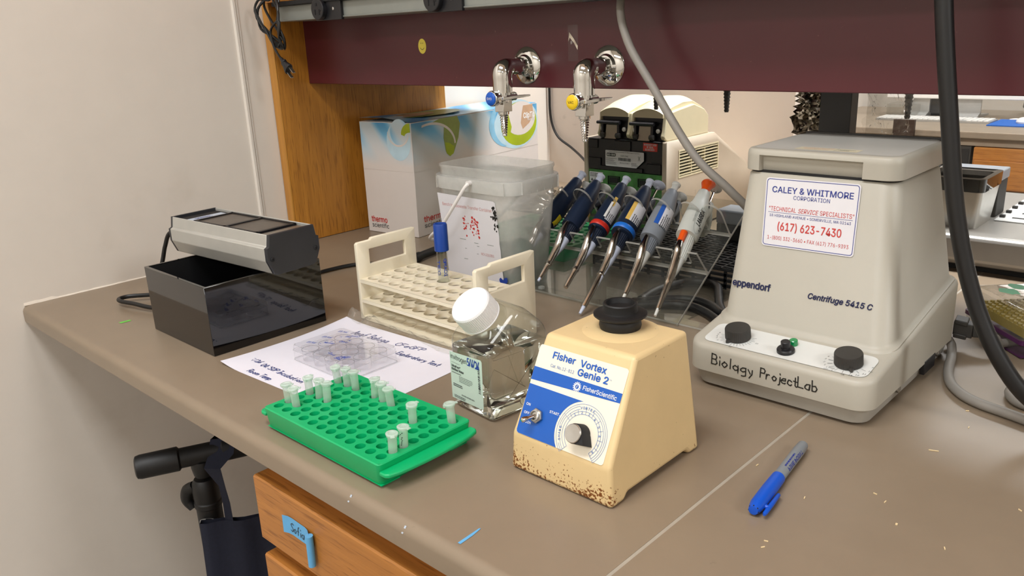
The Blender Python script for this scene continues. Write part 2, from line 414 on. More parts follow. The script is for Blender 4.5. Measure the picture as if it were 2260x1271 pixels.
def rrect(x0, x1, y0, y1, r, n=5):
    pts = []
    for cx, cy, a0 in ((x1 - r, y1 - r, 0), (x0 + r, y1 - r, 90), (x0 + r, y0 + r, 180), (x1 - r, y0 + r, 270)):
        for k in range(n + 1):
            a = R(a0 + 90 * k / n); pts.append((cx + r * math.cos(a), cy + r * math.sin(a)))
    return pts
def ring(x0, x1, y0, y1, z, r, n=5):
    return [(a, b, z(a, b) if callable(z) else z) for a, b in rrect(x0, x1, y0, y1, r, n)]

def thing(name, label, cat, loc=(0, 0, 0), group=None):
    o = bpy.data.objects.new(name, None); COL.objects.link(o); o.location = loc; o.empty_display_size = 0.02
    o['_o'] = tuple(loc); return tag(o, label, cat, group)
def tag(o, label=None, cat=None, group=None, kind=None):
    if label: o['label'] = label
    if cat: o['category'] = cat
    if group: o['group'] = group
    if kind: o['kind'] = kind
    return o
def structure(o): o['kind'] = 'structure'; return o
def copy_tree(o, parent=None, loc=None):
    c = o.copy(); COL.objects.link(c)
    if parent is not None: c.parent = parent
    if loc is not None: c.location = loc
    for ch in [x for x in bpy.data.objects if x.parent == o]: copy_tree(ch, c)
    return c

# ------------------------------------------------------------------ lettering
_tc = {}
try:    # the sans-serif face that ships inside Blender itself; the built-in face stands in if it is missing
    import os
    _fp = os.path.join(bpy.utils.system_resource('DATAFILES'), 'fonts', 'Inter.woff2')
    SANS = bpy.data.fonts.load(_fp) if os.path.exists(_fp) else None
except Exception:
    SANS = None
def text_geo(body, bold=0.0, shear=0.0, space=1.0):
    k = (body, bold, shear, space)
    if k not in _tc:
        cu = bpy.data.curves.new('type', 'FONT'); cu.body = body; cu.size = 1; cu.offset = bold; cu.shear = shear; cu.space_character = space
        cu.resolution_u = 3
        if SANS: cu.font = SANS
        ob = bpy.data.objects.new('type', cu); COL.objects.link(ob)
        me = bpy.data.meshes.new_from_object(ob)
        _tc[k] = ([tuple(v.co) for v in me.vertices], [tuple(p_.vertices) for p_ in me.polygons])
        bpy.data.objects.remove(ob); bpy.data.curves.remove(cu); bpy.data.meshes.remove(me)
    return _tc[k]
def cap_height(): return max(v[1] for v in text_geo('H')[0])
class Frame:
    """flat label frame: origin, x direction, y direction; at(a, b, lift)"""
    def __init__(s, O, X, Y):
        s.O = V(O); s.X = V(X); s.Y = V(Y); s.N = s.X.cross(s.Y).normalized()
    def at(s, a, b, c=0.0): return s.O + s.X * a + s.Y * b + s.N * c
def text(mb, F, body, x, y, w=None, h=None, lift=0.0003, bold=0.0, shear=0.0, rot=0.0):
    """baseline start (x, y); fitted to width w; cap height h"""
    capref = cap_height(); vs, fs = text_geo(body, 0.0, shear)
    if not vs: return
    x0 = min(v[0] for v in vs); x1 = max(v[0] for v in vs)
    sy = (h / capref) if h else w / (x1 - x0); sx = (w / (x1 - x0)) if w else sy
    cr, sr = math.cos(rot), math.sin(rot)
    bo = bold * 1.35 * (h / 0.73 if h else sx)
    for k, (ox, oy) in enumerate([(0, 0)] if not bold else [(bo, 0), (-bo, 0), (0, bo), (0, -bo), (bo * .7, bo * .7), (-bo * .7, -bo * .7), (bo * .7, -bo * .7), (-bo * .7, bo * .7)]):
        out = []
        for v in vs:
            a = (v[0] - x0) * sx + ox; b = v[1] * sy + oy
            out.append(F.at(x + a * cr - b * sr, y + a * sr + b * cr, lift + k * 2e-6))
        mb.add(out, fs)
GL = {'A': '033D63|1757', 'a': '58280604234358|5853', 'B': '030D|0D4D5B4808|48654303', 'b': '0D03|073856431304', 'C': '6B4D2D0A06234365', 'c': '5738180604234354',
 'D': '030D3D6A663303', 'd': '5D53|572806042354', 'E': '6D0D0363|0848', 'e': '065658280604234354', 'F': '6D0D03|0848', 'f': '5D3D2B23|0848', 'g': '582806052455|58513010',
 'G': '6B3D0A06236368|6838', 'h': '0D03|06284743', 'i': '2823|2B2C', 'I': '1D5D|3D33|1353', 'j': '383110|3B3C', 'k': '0D03|480643', 'l': '2D23', 'L': '0D0363',
 'm': '0308|07283733|37586763', 'n': '0308|06284743', 'o': '280605234456472828', 'O': '3D0A0633666A3D', 'p': '0800|073856431304', 'P': '030D|0D4D6B5808',
 'r': '0308|062848', 'R': '030D4D6B4808|2863', 'S': '6C3D0B1957543304', 's': '481807464413030', 't': '2C243343|0848', 'T': '0D6D|3D33', 'u': '08042343|4843',
 'w': '0813365368', 'W': '0D1339536D', 'x': '0843|4803', 'y': '0824|484410', '0': '3D0A0633666A3D', '1': '1B3D33', '2': '0B2D5B550363', '3': '0D5D2956430314',
 '4': '434D0666', '5': '6D1D0848654303', '6': '5D16043355474716', '8': '380A2D5A380533563838', '/': '035D', "'": '2D2A', '.': '2324', ':': '2728|2324', '-': '0848', '^': '063956', '%': '0C2C|0363', ' ': ''}
def scribble(mb, F, body, x, y, w, h, lw, lift=0.0003, rot=0.0, slant=0.15, jit=0.05):
    """handwritten strokes fitted into width w, cap height h"""
    rnd = random.Random(sum(map(ord, body)) + int(x * 1e5))
    adv = []
    for ch in body: adv.append(4.5 if ch == ' ' else (3.6 if ch in "il.:'1jI" else 7.4))
    sx = w / sum(adv); sy = h / 10.0; cx = 0
    cr, sr = math.cos(rot), math.sin(rot)
    for ch, ad in zip(body, adv):
        for st in GL.get(ch, '').split('|'):
            pts = []
            for i in range(0, len(st) - 1, 2):
                gx = int(st[i], 16) - (1.2 if ad < 4 else 0) + rnd.uniform(-jit, jit) * 6; gy = int(st[i + 1], 16) - 3 + rnd.uniform(-jit, jit) * 6
                a = (cx + gx + gy * slant) * sx; b = gy * sy
                pts.append((x + a * cr - b * sr, y + a * sr + b * cr))
            for (ax, ay), (bx, by) in zip(pts, pts[1:]):
                d = math.hypot(bx - ax, by - ay)
                if d < 1e-7: continue
                ux, uy = (bx - ax) / d, (by - ay) / d; nx, ny = -uy * lw / 2, ux * lw / 2; e = lw * 0.4
                q = [(ax - ux * e + nx, ay - uy * e + ny), (ax - ux * e - nx, ay - uy * e - ny), (bx + ux * e - nx, by + uy * e - ny), (bx + ux * e + nx, by + uy * e + ny)]
                mb.poly([F.at(a_, b_, lift + rnd.uniform(0, 0.00005)) for a_, b_ in q])
        cx += ad
def patch(mb, F, pts, lift=0.0002): mb.poly([F.at(a, b, lift) for a, b in pts])
def rpatch(mb, F, x0, x1, y0, y1, r, lift=0.0002): patch(mb, F, rrect(x0, x1, y0, y1, r), lift)
def arcband(mb, F, cx, cy, r0, r1, a0, a1, lift, n=40):
    for k in range(n):
        p0 = R(a0 + (a1 - a0) * k / n); p1 = R(a0 + (a1 - a0) * (k + 1) / n)
        mb.poly([F.at(cx + r * math.cos(a), cy + r * math.sin(a), lift) for r, a in ((r0, p0), (r1, p0), (r1, p1), (r0, p1))])
def line(mb, F, ax, ay, bx, by, lw, lift):
    d = math.hypot(bx - ax, by - ay); nx, ny = -(by - ay) / d * lw / 2, (bx - ax) / d * lw / 2
    patch(mb, F, [(ax + nx, ay + ny), (ax - nx, ay - ny), (bx - nx, by - ny), (bx + nx, by + ny)], lift)
FZ = lambda x, y, z=0.0: Frame((x, y, z), (1, 0, 0), (0, 1, 0))       # lying on a bench
def greek(mb, F, x, y, w, h, rows, lift=0.0003, fill=0.5, seed=1):
    """rows of illegible small print"""
    rnd = random.Random(seed)
    for k in range(rows):
        yy = y + h * (rows - 1 - k) / max(1, rows); a = x; e = x + w * rnd.uniform(0.6, 1.0)
        while a < e:
            l = rnd.uniform(0.04, 0.12) * w
            patch(mb, F, [(a, yy), (min(a + l, e), yy), (min(a + l, e), yy + h / rows * fill), (a, yy + h / rows * fill)], lift); a += l + 0.02 * w

# ================================================================== THE ROOM
def slab(name, mat, x0, x1, y0, y1, z0, z1):
    return structure(MB(mat).box(x0, x1, y0, y1, z0, z1).build(name))
slab('floor', 'floor', -0.1, 5.6, -3.6, 5.6, FLOOR - 0.06, FLOOR)
slab('ceiling', 'ceil', -0.1, 5.6, -3.6, 5.6, CEIL, CEIL + 0.06)
slab('wall_left', 'wall', -0.1, 0.0, -3.6, 5.6, FLOOR, CEIL)
slab('wall_right', 'wall', 5.5, 5.6, -3.6, 5.6, FLOOR, CEIL)
slab('wall_front', 'wall', 0, 5.5, -3.6, -3.5, FLOOR, CEIL)
slab('wall_far', 'wall', 0, 5.5, 5.5, 5.6, FLOOR, CEIL)
slab('wall_back', 'wall2', 0.0, 0.722, 1.392, 1.44, 0.0, 0.9)
b = MB('trim')
b.loft([[(0, y0, z), (0.005, y0 + 0.002, z), (0.005, y1 - 0.002, z), (0, y1, z)] for z in (0.0, CEIL) for y0, y1 in ((0.466, 0.4745),)])
b.loft([[(0, y0, z), (0.0025, y0 + 0.001, z), (0.0025, y1 - 0.001, z), (0, y1, z)] for z in (0.0, CEIL) for y0, y1 in ((0.476, 0.4795),)])
structure(b.build('trim_1', smooth=10))

# ------------------------------------------------------------------ bench worktop
wt = MB('bench')
def edge_prof():
    p = [(0.9, -0.030), (0.004, -0.030), (0.0, -0.027)]
    for k in range(7):
        a = R(180 - 90 * k / 6); p.append((0.011 + 0.011 * math.cos(a), -0.011 + 0.011 * math.sin(a)))
    return p
ysec = edge_prof()[1:]
poly = [(1.52, -0.030)] + ysec + [(1.52, 0.0)]
wt.loft([[(x, y, z) for y, z in poly] for x in (0.0005, 1.2)])
wt.loft([[(x, y, z) for y, z in poly] for x in (1.2035, 3.2)])
wtop = tag(wt.build('worktop', smooth=30), 'long taupe resin lab worktop with rounded front edge carrying all the equipment', 'worktop')
s = MB('seam')
s.loft([[(x, y, z) for y, z in [(1.51, -0.029)] + [(a, c - 0.0003) for a, c in ysec] + [(1.51, -0.0003)]] for x in (1.2, 1.2035)])
s.build('seam_strip', wtop)
cl = MB('caulk')
pts = []; rnd = random.Random(3)
prev = None
rings = []
for k in range(60):
    y = 0.004 + 0.53 * k / 59; h = 0.0012 + rnd.uniform(0, 0.0014) + (0.003 if k < 6 else 0)
    rings.append([(0.0, y, -0.001), (0.0016 + rnd.uniform(0, 0.0012), y, 0.0002), (0.0006, y, h), (0.0, y, h)])
cl.loft(rings)
cl.build('caulk_line', wtop)

# ------------------------------------------------------------------ drawer cabinet below the worktop
cab = thing('drawer_cabinet', 'oak drawer cabinet under the front edge of the worktop', 'cabinet', (1.1, 0.3, FLOOR))
b = MB('oakX'); b.box(0.732, 1.60, 0.030, 0.72, FLOOR + 0.08, -0.0305); b.build('carcass', cab)
b = MB('blackm'); b.box(0.76, 1.60, 0.09, 0.70, FLOOR, FLOOR + 0.08); b.build('plinth', cab)
z = -0.0615
for k in range(4):
    h = 0.0925 if k < 2 else 0.25
    d = MB('oakX')
    prof = [(0.030, z), (0.012, z), (0.010, z - 0.002), (0.010, z - h + 0.010), (0.022, z - h), (0.030, z - h)]
    d.loft([[(x, y, zz) for y, zz in prof] for x in (0.7295, 1.60)])
    dr = d.build('drawer', cab, smooth=20)
    hb = MB('bronze'); zc = z - h * 0.6
    hb.tube([(0.955, 0.010, zc), (0.957, -0.010, zc), (0.972, -0.014, zc), (1.05, -0.014, zc), (1.065, -0.010, zc), (1.067, 0.010, zc)], 0.0055, 10)
    hb.build('drawer_pull', dr)
    z -= h + 0.013
# masking tape tag on the top drawer
F = Frame((0.7915, 0.0098, -0.1085), (0.9995, 0, -0.03), (0.03, 0, 0.9995))
b = MB('bluetape')
rings = []
for k in range(9):
    a = 0.052 * k / 8; c = 0.0004 + (0.004 * max(0, (k - 6) / 2) ** 2) + (0.0035 * max(0, (2 - k) / 2) ** 2)
    rings.append([F.at(a, 0.0, c), F.at(a, 0.0, c + 0.0003), F.at(a, 0.022, c + 0.0003), F.at(a, 0.022, c)])
b.loft(rings)
b.tube([F.at(0.0545, 0.021, 0.0052), F.at(0.0545, -0.017, 0.0052)], 0.0042, 12, smooth=False)
b.mat('blk_ink'); scribble(b, F, 'Sofia', 0.011, 0.005, 0.027, 0.011, 0.0009, 0.0012)
tag(b.build('masking_tape', recalc=False), 'curled blue masking tape name tag on the top oak drawer', 'tape')

# ------------------------------------------------------------------ shelf structure over the bench
sh = thing('reagent_shelf', 'oak and maroon reagent shelf with power raceway over the bench', 'shelf', (0.0255, 0.757, 0.0005))
b = MB('oakZ'); b.box(0.0015, 0.0250, 0.5345, 0.984, 0.0005, 1.31)
b.mat('oakF'); b.box(0.0015, 0.0252, 0.5305, 0.5345, 0.0005, 1.31)
b.build('side_panel', sh, bevel=0.0012)
b = MB('maroon'); b.box(0.0253, 3.2, 0.606, 0.611, 0.328, 0.50); b.box(0.0253, 3.2, 0.611, 0.650, 0.328, 0.331)
b.build('front_panel', sh, bevel=0.0012)
b = MB('maroon'); b.box(0.0253, 3.2, 0.903, 0.908, 0.328, 0.50); b.build('rear_panel', sh, bevel=0.0012)
b = MB('alu'); b.box(0.064, 3.2, 0.525, 0.606, 0.4505, 0.4785); b.box(0.064, 3.2, 0.5225, 0.525, 0.4505, 0.4535)
rw = b.build('power_raceway', sh, bevel=0.0015)
b = MB('blackm'); b.box(0.064, 3.2, 0.515, 1.0, 0.4785, 0.486); b.build('shelf_edge_trim', sh, bevel=0.001)
b = MB('oakX'); b.box(0.026, 3.2, 0.52, 0.995, 0.487, 0.512); b.build('shelf_or_light_block', sh)
for z_ in (0.70, 0.98, 1.27):  # unseen upper boards, added to keep rear lamp light off the front bench
    b = MB('oakX'); b.box(0.026, 3.2, 0.53, 0.985, z_, z_ + 0.025); b.build('shelf_or_light_block', sh)
b = MB('black'); b.box(1.054, 1.097, 0.745, 0.769, 0.0005, 0.48); b.build('support_post', sh, bevel=0.001)
for x in (0.203, 0.511, 0.82):
    o = MB('black'); o.box(x, x + 0.078, 0.519, 0.5248, 0.447, 0.49)
    o.lathe([(0.0185, 0), (0.0185, 0.0085), (0.0175, 0.0095)], (x + 0.019, 0.519, 0.4665), (0, -1, 0), 28)
    ou = o.build('power_outlet', sh, bevel=0.0008)
    s = MB('blackm')
    for dx, dz, ww, hh in ((-0.006, -0.005, 0.0022, 0.009), (0.007, -0.005, 0.0022, 0.009), (0.009, -0.003, 0.004, 0.002), (-0.001, 0.008, 0.004, 0.005)):
        s.box(x + 0.019 + dx - ww / 2, x + 0.019 + dx + ww / 2, 0.5088, 0.5096, 0.4665 + dz - hh / 2, 0.4665 + dz + hh / 2)
    s.build('socket_slots', ou)
    for dx in (0.0025, 0.052):
        MB('chrome').lathe([(0.003, 0), (0.0028, 0.001), (0.0015, 0.0016)], (x + dx + 0.004, 0.519, 0.466), (0, -1, 0), 12).build('screw', ou)

# sticker and tape on the maroon panel
F = Frame((0.3908, 0.6058, 0.3958), (1, 0, 0), (0, 0, 1))
b = MB('smile'); patch(b, F, [(0.0105 * math.cos(2 * PI * k / 28), 0.0128 * math.sin(2 * PI * k / 28)) for k in range(28)], 0)
b.mat('dk_p'); arcband(b, F, 0, 0, 0.0052, 0.0061, 205, 335, 0.0003, 12)
for sx in (-0.003, 0.002): patch(b, F, [(sx, 0.004), (sx + 0.0011, 0.004), (sx + 0.0011, 0.006), (sx, 0.006)], 0.0003)
tag(b.build('sticker', recalc=False), 'small round yellow smiling face sticker on the maroon panel', 'sticker')
F = Frame((0.7225, 0.6058, 0.3676), (1, 0, 0), (0, 0, 1))
b = MB('cleartape'); patch(b, F, [(0, 0), (0.0192, 0), (0.0192, 0.052), (0, 0.052)], 0)
b.mat('foil'); patch(b, F, [(0.001, 0.028), (0.004, 0.034), (0.012, 0.026), (0.0185, 0.016), (0.019, 0.022), (0.012, 0.032), (0.003, 0.042)], 0.0004)
b.mat('bucketb'); patch(b, F, [(0.006, 0.024), (0.009, 0.026), (0.008, 0.030), (0.005, 0.028)], 0.0006)
tag(b.build('clear_tape', recalc=False), 'strip of clear tape with a silver scrap on the maroon panel above the taps', 'tape')

# ------------------------------------------------------------------ gas and vacuum taps
def hose_barb(b, x, y, z0, z1, r0=0.0068, r1=0.0036, n=9):
    pr = []
    for k in range(n):
        h = (z0 - z1) * k / n; r = r0 + (r1 - r0) * k / n; pr += [(r * 0.86, h), (r * 1.06, h + (z0 - z1) / n * 0.6), (r * 0.86, h + (z0 - z1) / n * 0.7)]
    pr += [(r1 * 0.9, z0 - z1)]
    b.lathe(pr, (x, y, z0), (0, 0, -1), 18)
def gas_tap(x, z, word, btn, label, ink):
    t = thing('lab_tap', label, 'tap', (x, 0.606, z), 'chrome taps on the maroon panel')
    b = MB('chrome')
    b.lathe([(0.0285, 0), (0.0285, 0.001), (0.026, 0.0035), (0.017, 0.006), (0.0145, 0.0105), (0.0125, 0.011)], (x, 0.6058, z), (0, -1, 0), 40)
    b.build('wall_flange', t)
    b = MB('chrome'); ye = 0.5485
    b.lathe([(0.0125, 0), (0.0138, 0.001), (0.0138, 0.012), (0.0115, 0.013)], (x, 0.5955, z), (0, -1, 0), 6)
    b.tube([(x, 0.597, z), (x, 0.580, z), (x, 0.566, z), (x, 0.5575, z - 0.0012), (x, 0.5515, z - 0.0045), (x, ye, z - 0.0095), (x, ye, z - 0.020), (x, ye, z - 0.037)], [0.0124, 0.0124, 0.0130, 0.0146, 0.0158, 0.0156, 0.0153, 0.0150], 24)
    b.lathe([(0.0112, 0), (0.0112, 0.005)], (x, ye, z - 0.036), (0, 0, -1), 24)
    b.build('elbow_pipe', t)
    b = MB('chrome')
    b.lathe([(0.0105, 0), (0.0115, 0.001), (0.0115, 0.012), (0.010, 0.0135)], (x, ye, z - 0.039), (0, 0, -1), 6)
    b.box(x - 0.0095, x + 0.0095, ye - 0.0095, ye + 0.0095, z - 0.066, z - 0.048)
    b.build('valve_body', t, bevel=0.001)
    b = MB('chrome')
    zb = z - 0.0445
    b.cyl((x, ye + 0.002, zb), (x, ye + 0.026, zb), 0.0068, 0.0068, 16)
    b.lathe([(0.0075, 0), (0.0105, 0.004), (0.0118, 0.012), (0.0118, 0.016), (0.0105, 0.018)], (x, ye - 0.009, zb), (0, -1, 0), 28)
    b.loft([[(x + 0.0125 + c, yy, zb + d) for c, d in ((-w_, -h_), (w_, -h_), (w_, h_), (-w_, h_))] for yy, w_, h_ in ((ye - 0.020, 0.007, 0.0026), (ye, 0.0052, 0.0024), (ye + 0.022, 0.0046, 0.0020), (ye + 0.040, 0.0050, 0.0014), (ye + 0.046, 0.0030, 0.0012))])
    lv = b.build('lever_handle', t, bevel=0.0006)
    b = MB(btn); b.lathe([(0.0102, 0), (0.0102, 0.0015), (0.0085, 0.003), (0.004, 0.0036)], (x, ye - 0.0268, zb), (0, -1, 0), 28)
    F = Frame((x, ye - 0.0306, zb), (1, 0, 0), (0, 0, 1))
    b.mat(ink)
    if word == 'GAS': text(b, F, word, 0.005, 0.0022, w=0.010, h=0.0036, rot=PI)
    else: text(b, F, word, -0.005, -0.0018, w=0.010, h=0.0036)
    b.build('index_button', lv, recalc=False)
    b = MB('chrome'); b.lathe([(0.0085, 0), (0.0082, 0.004)], (x, ye, z - 0.066), (0, 0, -1), 20); hose_barb(b, x, ye, z - 0.070, 0.2585)
    b.build('hose_nozzle', t)
gas_tap(0.6385, 0.362, 'GAS', 'blue_btn', 'chrome gas tap with a blue round button on the maroon panel', 'fwhite')
gas_tap(0.7975, 0.361, 'VAC', 'yel_btn', 'chrome vacuum tap with a yellow round button on the maroon panel', 'blk_ink')
for x, lab in ((0.7875, 'dark hose nozzle hanging behind the panel over bare wall'), (0.638, 'dark hose nozzle hanging behind the panel over the twin-lid instrument'), (1.097, 'black hose nozzle hanging behind the panel in front of the far keyboard')):
    t = thing('rear_tap', lab, 'tap', (x, 0.908, 0.36), 'taps on the far side of the shelf')
    b = MB('dgrey'); b.tube([(x, 0.9085, 0.362), (x, 0.95, 0.362), (x, 0.968, 0.352), (x, 0.97, 0.335)], 0.011, 16)
    b.box(x - 0.009, x + 0.009, 0.961, 0.979, 0.300, 0.336)
    b.build('valve_body', t)
    b = MB('dgrey'); hose_barb(b, x, 0.97, 0.300, 0.2595, 0.0066, 0.0040, 7); b.build('hose_nozzle', t)

# ------------------------------------------------------------------ cords on the shelf
t = thing('coiled_cord', 'coiled black two-prong power cord hanging from the shelf corner', 'cord', (0.09, 0.50, 0.46))
b = MB('cordb')
cx, cz = 0.088, 0.452
P = []
for k in range(0, 46):
    a = 2 * PI * k / 11.5 + 0.6; rr = 1.0 + 0.10 * math.sin(k * 1.7)
    dx = 0.036 * rr * math.cos(a); dz = 0.047 * rr * math.sin(a)
    P.append((cx + dx * 0.93 + dz * -0.30 + 0.004 * math.sin(k * 2.3), 0.500 + 0.008 * math.sin(k * 1.1) - 0.0001 * k, cz + dz * 0.98 + 0.004 * math.cos(k * 1.9)))
b.tube([(0.10, 0.505, 0.50), (0.112, 0.503, 0.487)] + P + [(0.088, 0.493, 0.436), (0.093, 0.491, 0.410), (0.103, 0.492, 0.393), (0.1135, 0.492, 0.383)], 0.0022, 8, 4, flat=1.0)
b.tube([(0.06, 0.506, 0.50), (0.055, 0.505, 0.48), (0.075, 0.503, 0.455), (0.105, 0.502, 0.425), (0.10, 0.497, 0.405), (0.085, 0.495, 0.413), (0.065, 0.495, 0.44)], 0.0024, 8)
b.build('wire', t)
b = MB('black')
p0 = V((0.1130, 0.492, 0.3838)); p1 = V((0.137, 0.492, 0.3625)); d = (p1 - p0).normalized(); sd = V((d.z, 0, -d.x))
rings = []
for u, ww, tt in ((0, .0032, .003), (.010, .0045, .0042), (.0105, .0075, .005), (.0135, .0075, .005), (.014, .0058, .005), (.022, .0085, .0065), (.0285, .0115, .007), (.031, .0115, .007)):
    c = p0 + d * u; rings.append([c + sd * ww * math.cos(a) * (1.0) + V((0, 1, 0)) * tt * math.sin(a) for a in [2 * PI * k / 16 for k in range(16)]])
b.loft(rings); pl = b.build('plug', t)
for sgn in (-1, 1):
    c = p0 + d * 0.031 + sd * 0.0062 * sgn
    b = MB('brushed'); b.loft([[c + d * u + sd * q + V((0, r_, 0)) for q, r_ in ((-.0007, -.003), (.0007, -.003), (.0007, .003), (-.0007, .003))] for u in (0, .0155)])
    b.build('prong', pl)
b = MB('cordg'); b.tube([(0.862, 0.585, 0.50), (0.856, 0.555, 0.4476), (0.8705, 0.55, 0.3956), (0.9104, 0.55, 0.3375), (0.9741, 0.55, 0.2525), (1.020, 0.565, 0.207), (1.040, 0.60, 0.165), (1.043, 0.67, 0.08), (1.05, 0.76, 0.02), (1.10, 0.80, 0.0062)], 0.0055, 12)
tag(b.build('grey_cable'), 'thick grey cable drooping from the shelf past the pipettes behind the centrifuge', 'cable')
b = MB('cordb'); b.tube([(1.262, 0.50, 0.52), (1.2715, 0.50, 0.4251), (1.2877, 0.50, 0.3198), (1.3059, 0.50, 0.2181), (1.3307, 0.50, 0.1372), (1.3625, 0.50, 0.0763), (1.396, 0.51, 0.036), (1.44, 0.54, 0.012), (1.50, 0.60, 0.0086)], 0.0083, 14)
tag(b.build('black_cable'), 'thick black cable hanging down in front of the right side of the centrifuge', 'cable')
b = MB('cordb'); b.tube([(-0.04 + 0.05, 1.385, 0.44), (0.012, 1.385, 0.2565), (0.012, 1.385, 0.2027), (0.02, 1.385, 0.159), (0.045, 1.382, 0.1255), (0.10, 1.372, 0.1011), (0.18, 1.33, 0.0756), (0.30, 1.25, 0.03), (0.40, 1.2, 0.0045), (0.44, 1.15, 0.0045)], 0.0034, 10)
tag(b.build('thin_black_cable'), 'thin black cable curving down the white back wall behind the carton', 'cable')

# ------------------------------------------------------------------ tape scraps and flakes on the bench
def scrap(name, mat, pts, label, cat, group=None):
    b = MB(mat); b.poly([(x, y, 0.0004) for x, y in pts]); return tag(b.build(name, recalc=False), label, cat, group)
scrap('tape_scrap', 'greentape', [(0.2314, 0.0703), (0.2390, 0.0706), (0.2400, 0.0869), (0.2326, 0.0875)], 'small bright green tape scrap on the bench left of the black box', 'tape')
scrap('tape_scrap', 'bluetape', [(1.0775, 0.0125), (1.0808, 0.0125), (1.0800, 0.028), (1.0780, 0.040), (1.0765, 0.039)], 'light blue tape sliver lying at the front edge of the worktop', 'tape')
for (x, y0), lab in (((0.9368, 0), 'pale blue tape remnant on the worktop edge below the green rack'), ((1.0175, 0), 'pale blue tape remnant on the worktop edge left of the blue sliver')):
    b = MB('bluetape'); b.mats[0] = M['sticker_b']
    b.poly([(x - 0.0012, -0.0003, -0.010), (x + 0.001, -0.0003, -0.010), (x + 0.0035, 0.0029, -0.0025), (x + 0.0012, 0.0029, -0.0025)])
    tag(b.build('tape_scrap', recalc=False), lab, 'tape')
fl = [(1.2113, 0.2878, 'by the seam left of the pen'), (1.2711, 0.2612, 'right of the blue pen cap'), (1.3167, 0.307, 'upper of the pair right of the pen'), (1.3283, 0.2993, 'lower of the pair right of the pen'),
      (1.3479, 0.2705, 'lying alone, round, far right of the pen'), (1.3312, 0.421, 'longest one, between centrifuge and right edge'), (1.3308, 0.5337, 'nearest the looped grey cable'), (1.3431, 0.4936, 'just in front of the looped grey cable'),
      (1.3888, 0.2603, 'near the lower right corner'), (1.4205, 0.3577, 'at the right edge of the photo'), (1.2751, 0.179, 'upper of the pair below the pen'), (1.277, 0.1697, 'lower of the pair below the pen')]
rnd = random.Random(11)
for k, (x, y, where) in enumerate(fl):
    L = 0.0034 if k != 5 else 0.009; a = rnd.uniform(0, PI); W = 0.0009 if k != 4 else 0.0020
    if k == 5: a = R(20)
    if k == 4: L = 0.0024
    b = MB('flake'); c, s_ = math.cos(a), math.sin(a)
    b.prism([(-L / 2, -W / 2), (L / 2, -W / 2 * 0.7), (L / 2, W / 2), (-L / 2, W / 2 * 0.8)], lambda p_, q_, t_: (x + p_ * c - q_ * s_, y + p_ * s_ + q_ * c, t_), 0.0002, 0.0010)
    tag(b.build('straw_flake'), 'tiny straw flake on the bench, ' + where, 'flake', 'straw flakes scattered on the worktop')

# ================================================================== BLACK VIEWING BOX AND LAMP
t = thing('viewing_box', 'open-topped glossy black acrylic box under the silver lamp', 'box', (0.404, 0.186, 0.0003))
b = MB('blackg')
X0, X1, Y0, Y1, H, W_ = 0.3112, 0.498, 0.0940, 0.279, 0.100, 0.0042
b.loft([[(X0, Y0, 0.0003), (X1, Y0, 0.0003), (X1, Y1, 0.0003), (X0, Y1, 0.0003)], [(X0, Y0, H), (X1, Y0, H), (X1, Y1, H), (X0, Y1, H)],
        [(X0 + W_, Y0 + W_, H), (X1 - W_, Y0 + W_, H), (X1 - W_, Y1 - W_, H), (X0 + W_, Y1 - W_, H)]], True, False)
b.build('outer_shell', t, bevel=0.0004, seg=1, recalc=False)
b = MB('blackin')
g = W_ + 0.0002
b.loft([[(X0 + g, Y0 + g, H - 0.001), (X1 - g, Y0 + g, H - 0.001), (X1 - g, Y1 - g, H - 0.001), (X0 + g, Y1 - g, H - 0.001)],
        [(X0 + g, Y0 + g, 0.004), (X1 - g, Y0 + g, 0.004), (X1 - g, Y1 - g, 0.004), (X0 + g, Y1 - g, 0.004)]], False, True)
b.build('inner_lining', t, recalc=False)

t = thing('ultraviolet_lamp', 'silver and black handheld lamp resting across the black box', 'lamp', (0.40, 0.21, 0.101))
ang = R(4.4); LX = Matrix.Translation((0.40, 0.2105, 0.1012)) @ Matrix.Rotation(ang, 4, 'Z')
prof = [(-0.0315, 0), (0.0315, 0), (0.0375, 0.003), (0.0455, 0.022), (0.0455, 0.0405), (0.0412, 0.0425), (0.0385, 0.0585), (-0.0385, 0.0585), (-0.0412, 0.0425), (-0.0455, 0.0405), (-0.0455, 0.022), (-0.0375, 0.003)]
inner = [(0.0365, 0.0585), (0.0365, 0.0535), (-0.0365, 0.0535), (-0.0365, 0.0585)]
b = MB('lampalu', LX)
pp = prof[:7] + inner + prof[7:]
b.loft([[(x, y, z) for y, z in pp] for x in (-0.1235, 0.1235)])
b.build('body', t, bevel=0.0010, lim=20, smooth=20)
for sx in (-1, 1):
    b = MB('capblk', LX)
    b.loft([[(sx * 0.1237, y, z) for y, z in prof], [(sx * 0.1275, y, z) for y, z in prof], [(sx * 0.1287, y * 0.97, 0.029 + (z - 0.029) * 0.96) for y, z in prof]])
    e = b.build('end_cap', t, smooth=20)
    for sy in (-1, 1):
        b = MB('blackm', LX); b.lathe([(0.0034, 0), (0.0034, 0.0012), (0.0026, 0.0018), (0.0012, 0.0018), (0.001, 0.0008)], (sx * 0.1285, sy * 0.0375, 0.024), (sx, 0, 0), 16); b.build('screw', e)
b = MB('blackm', LX)
b.box(-0.123, 0.123, -0.0360, 0.0360, 0.0537, 0.0545); b.build('recess_floor', t)
b = MB('black', LX)
x0, x1 = -0.070, 0.094
for a0, a1, c0, c1 in ((x0, x1, -0.034, -0.0305), (x0, x1, 0.0305, 0.034), (x0, x0 + 0.0045, -0.034, 0.034), (0.0085, 0.0145, -0.034, 0.034), (x1 - 0.006, x1, -0.034, 0.034)): b.box(a0, a1, c0, c1, 0.0545, 0.0578)
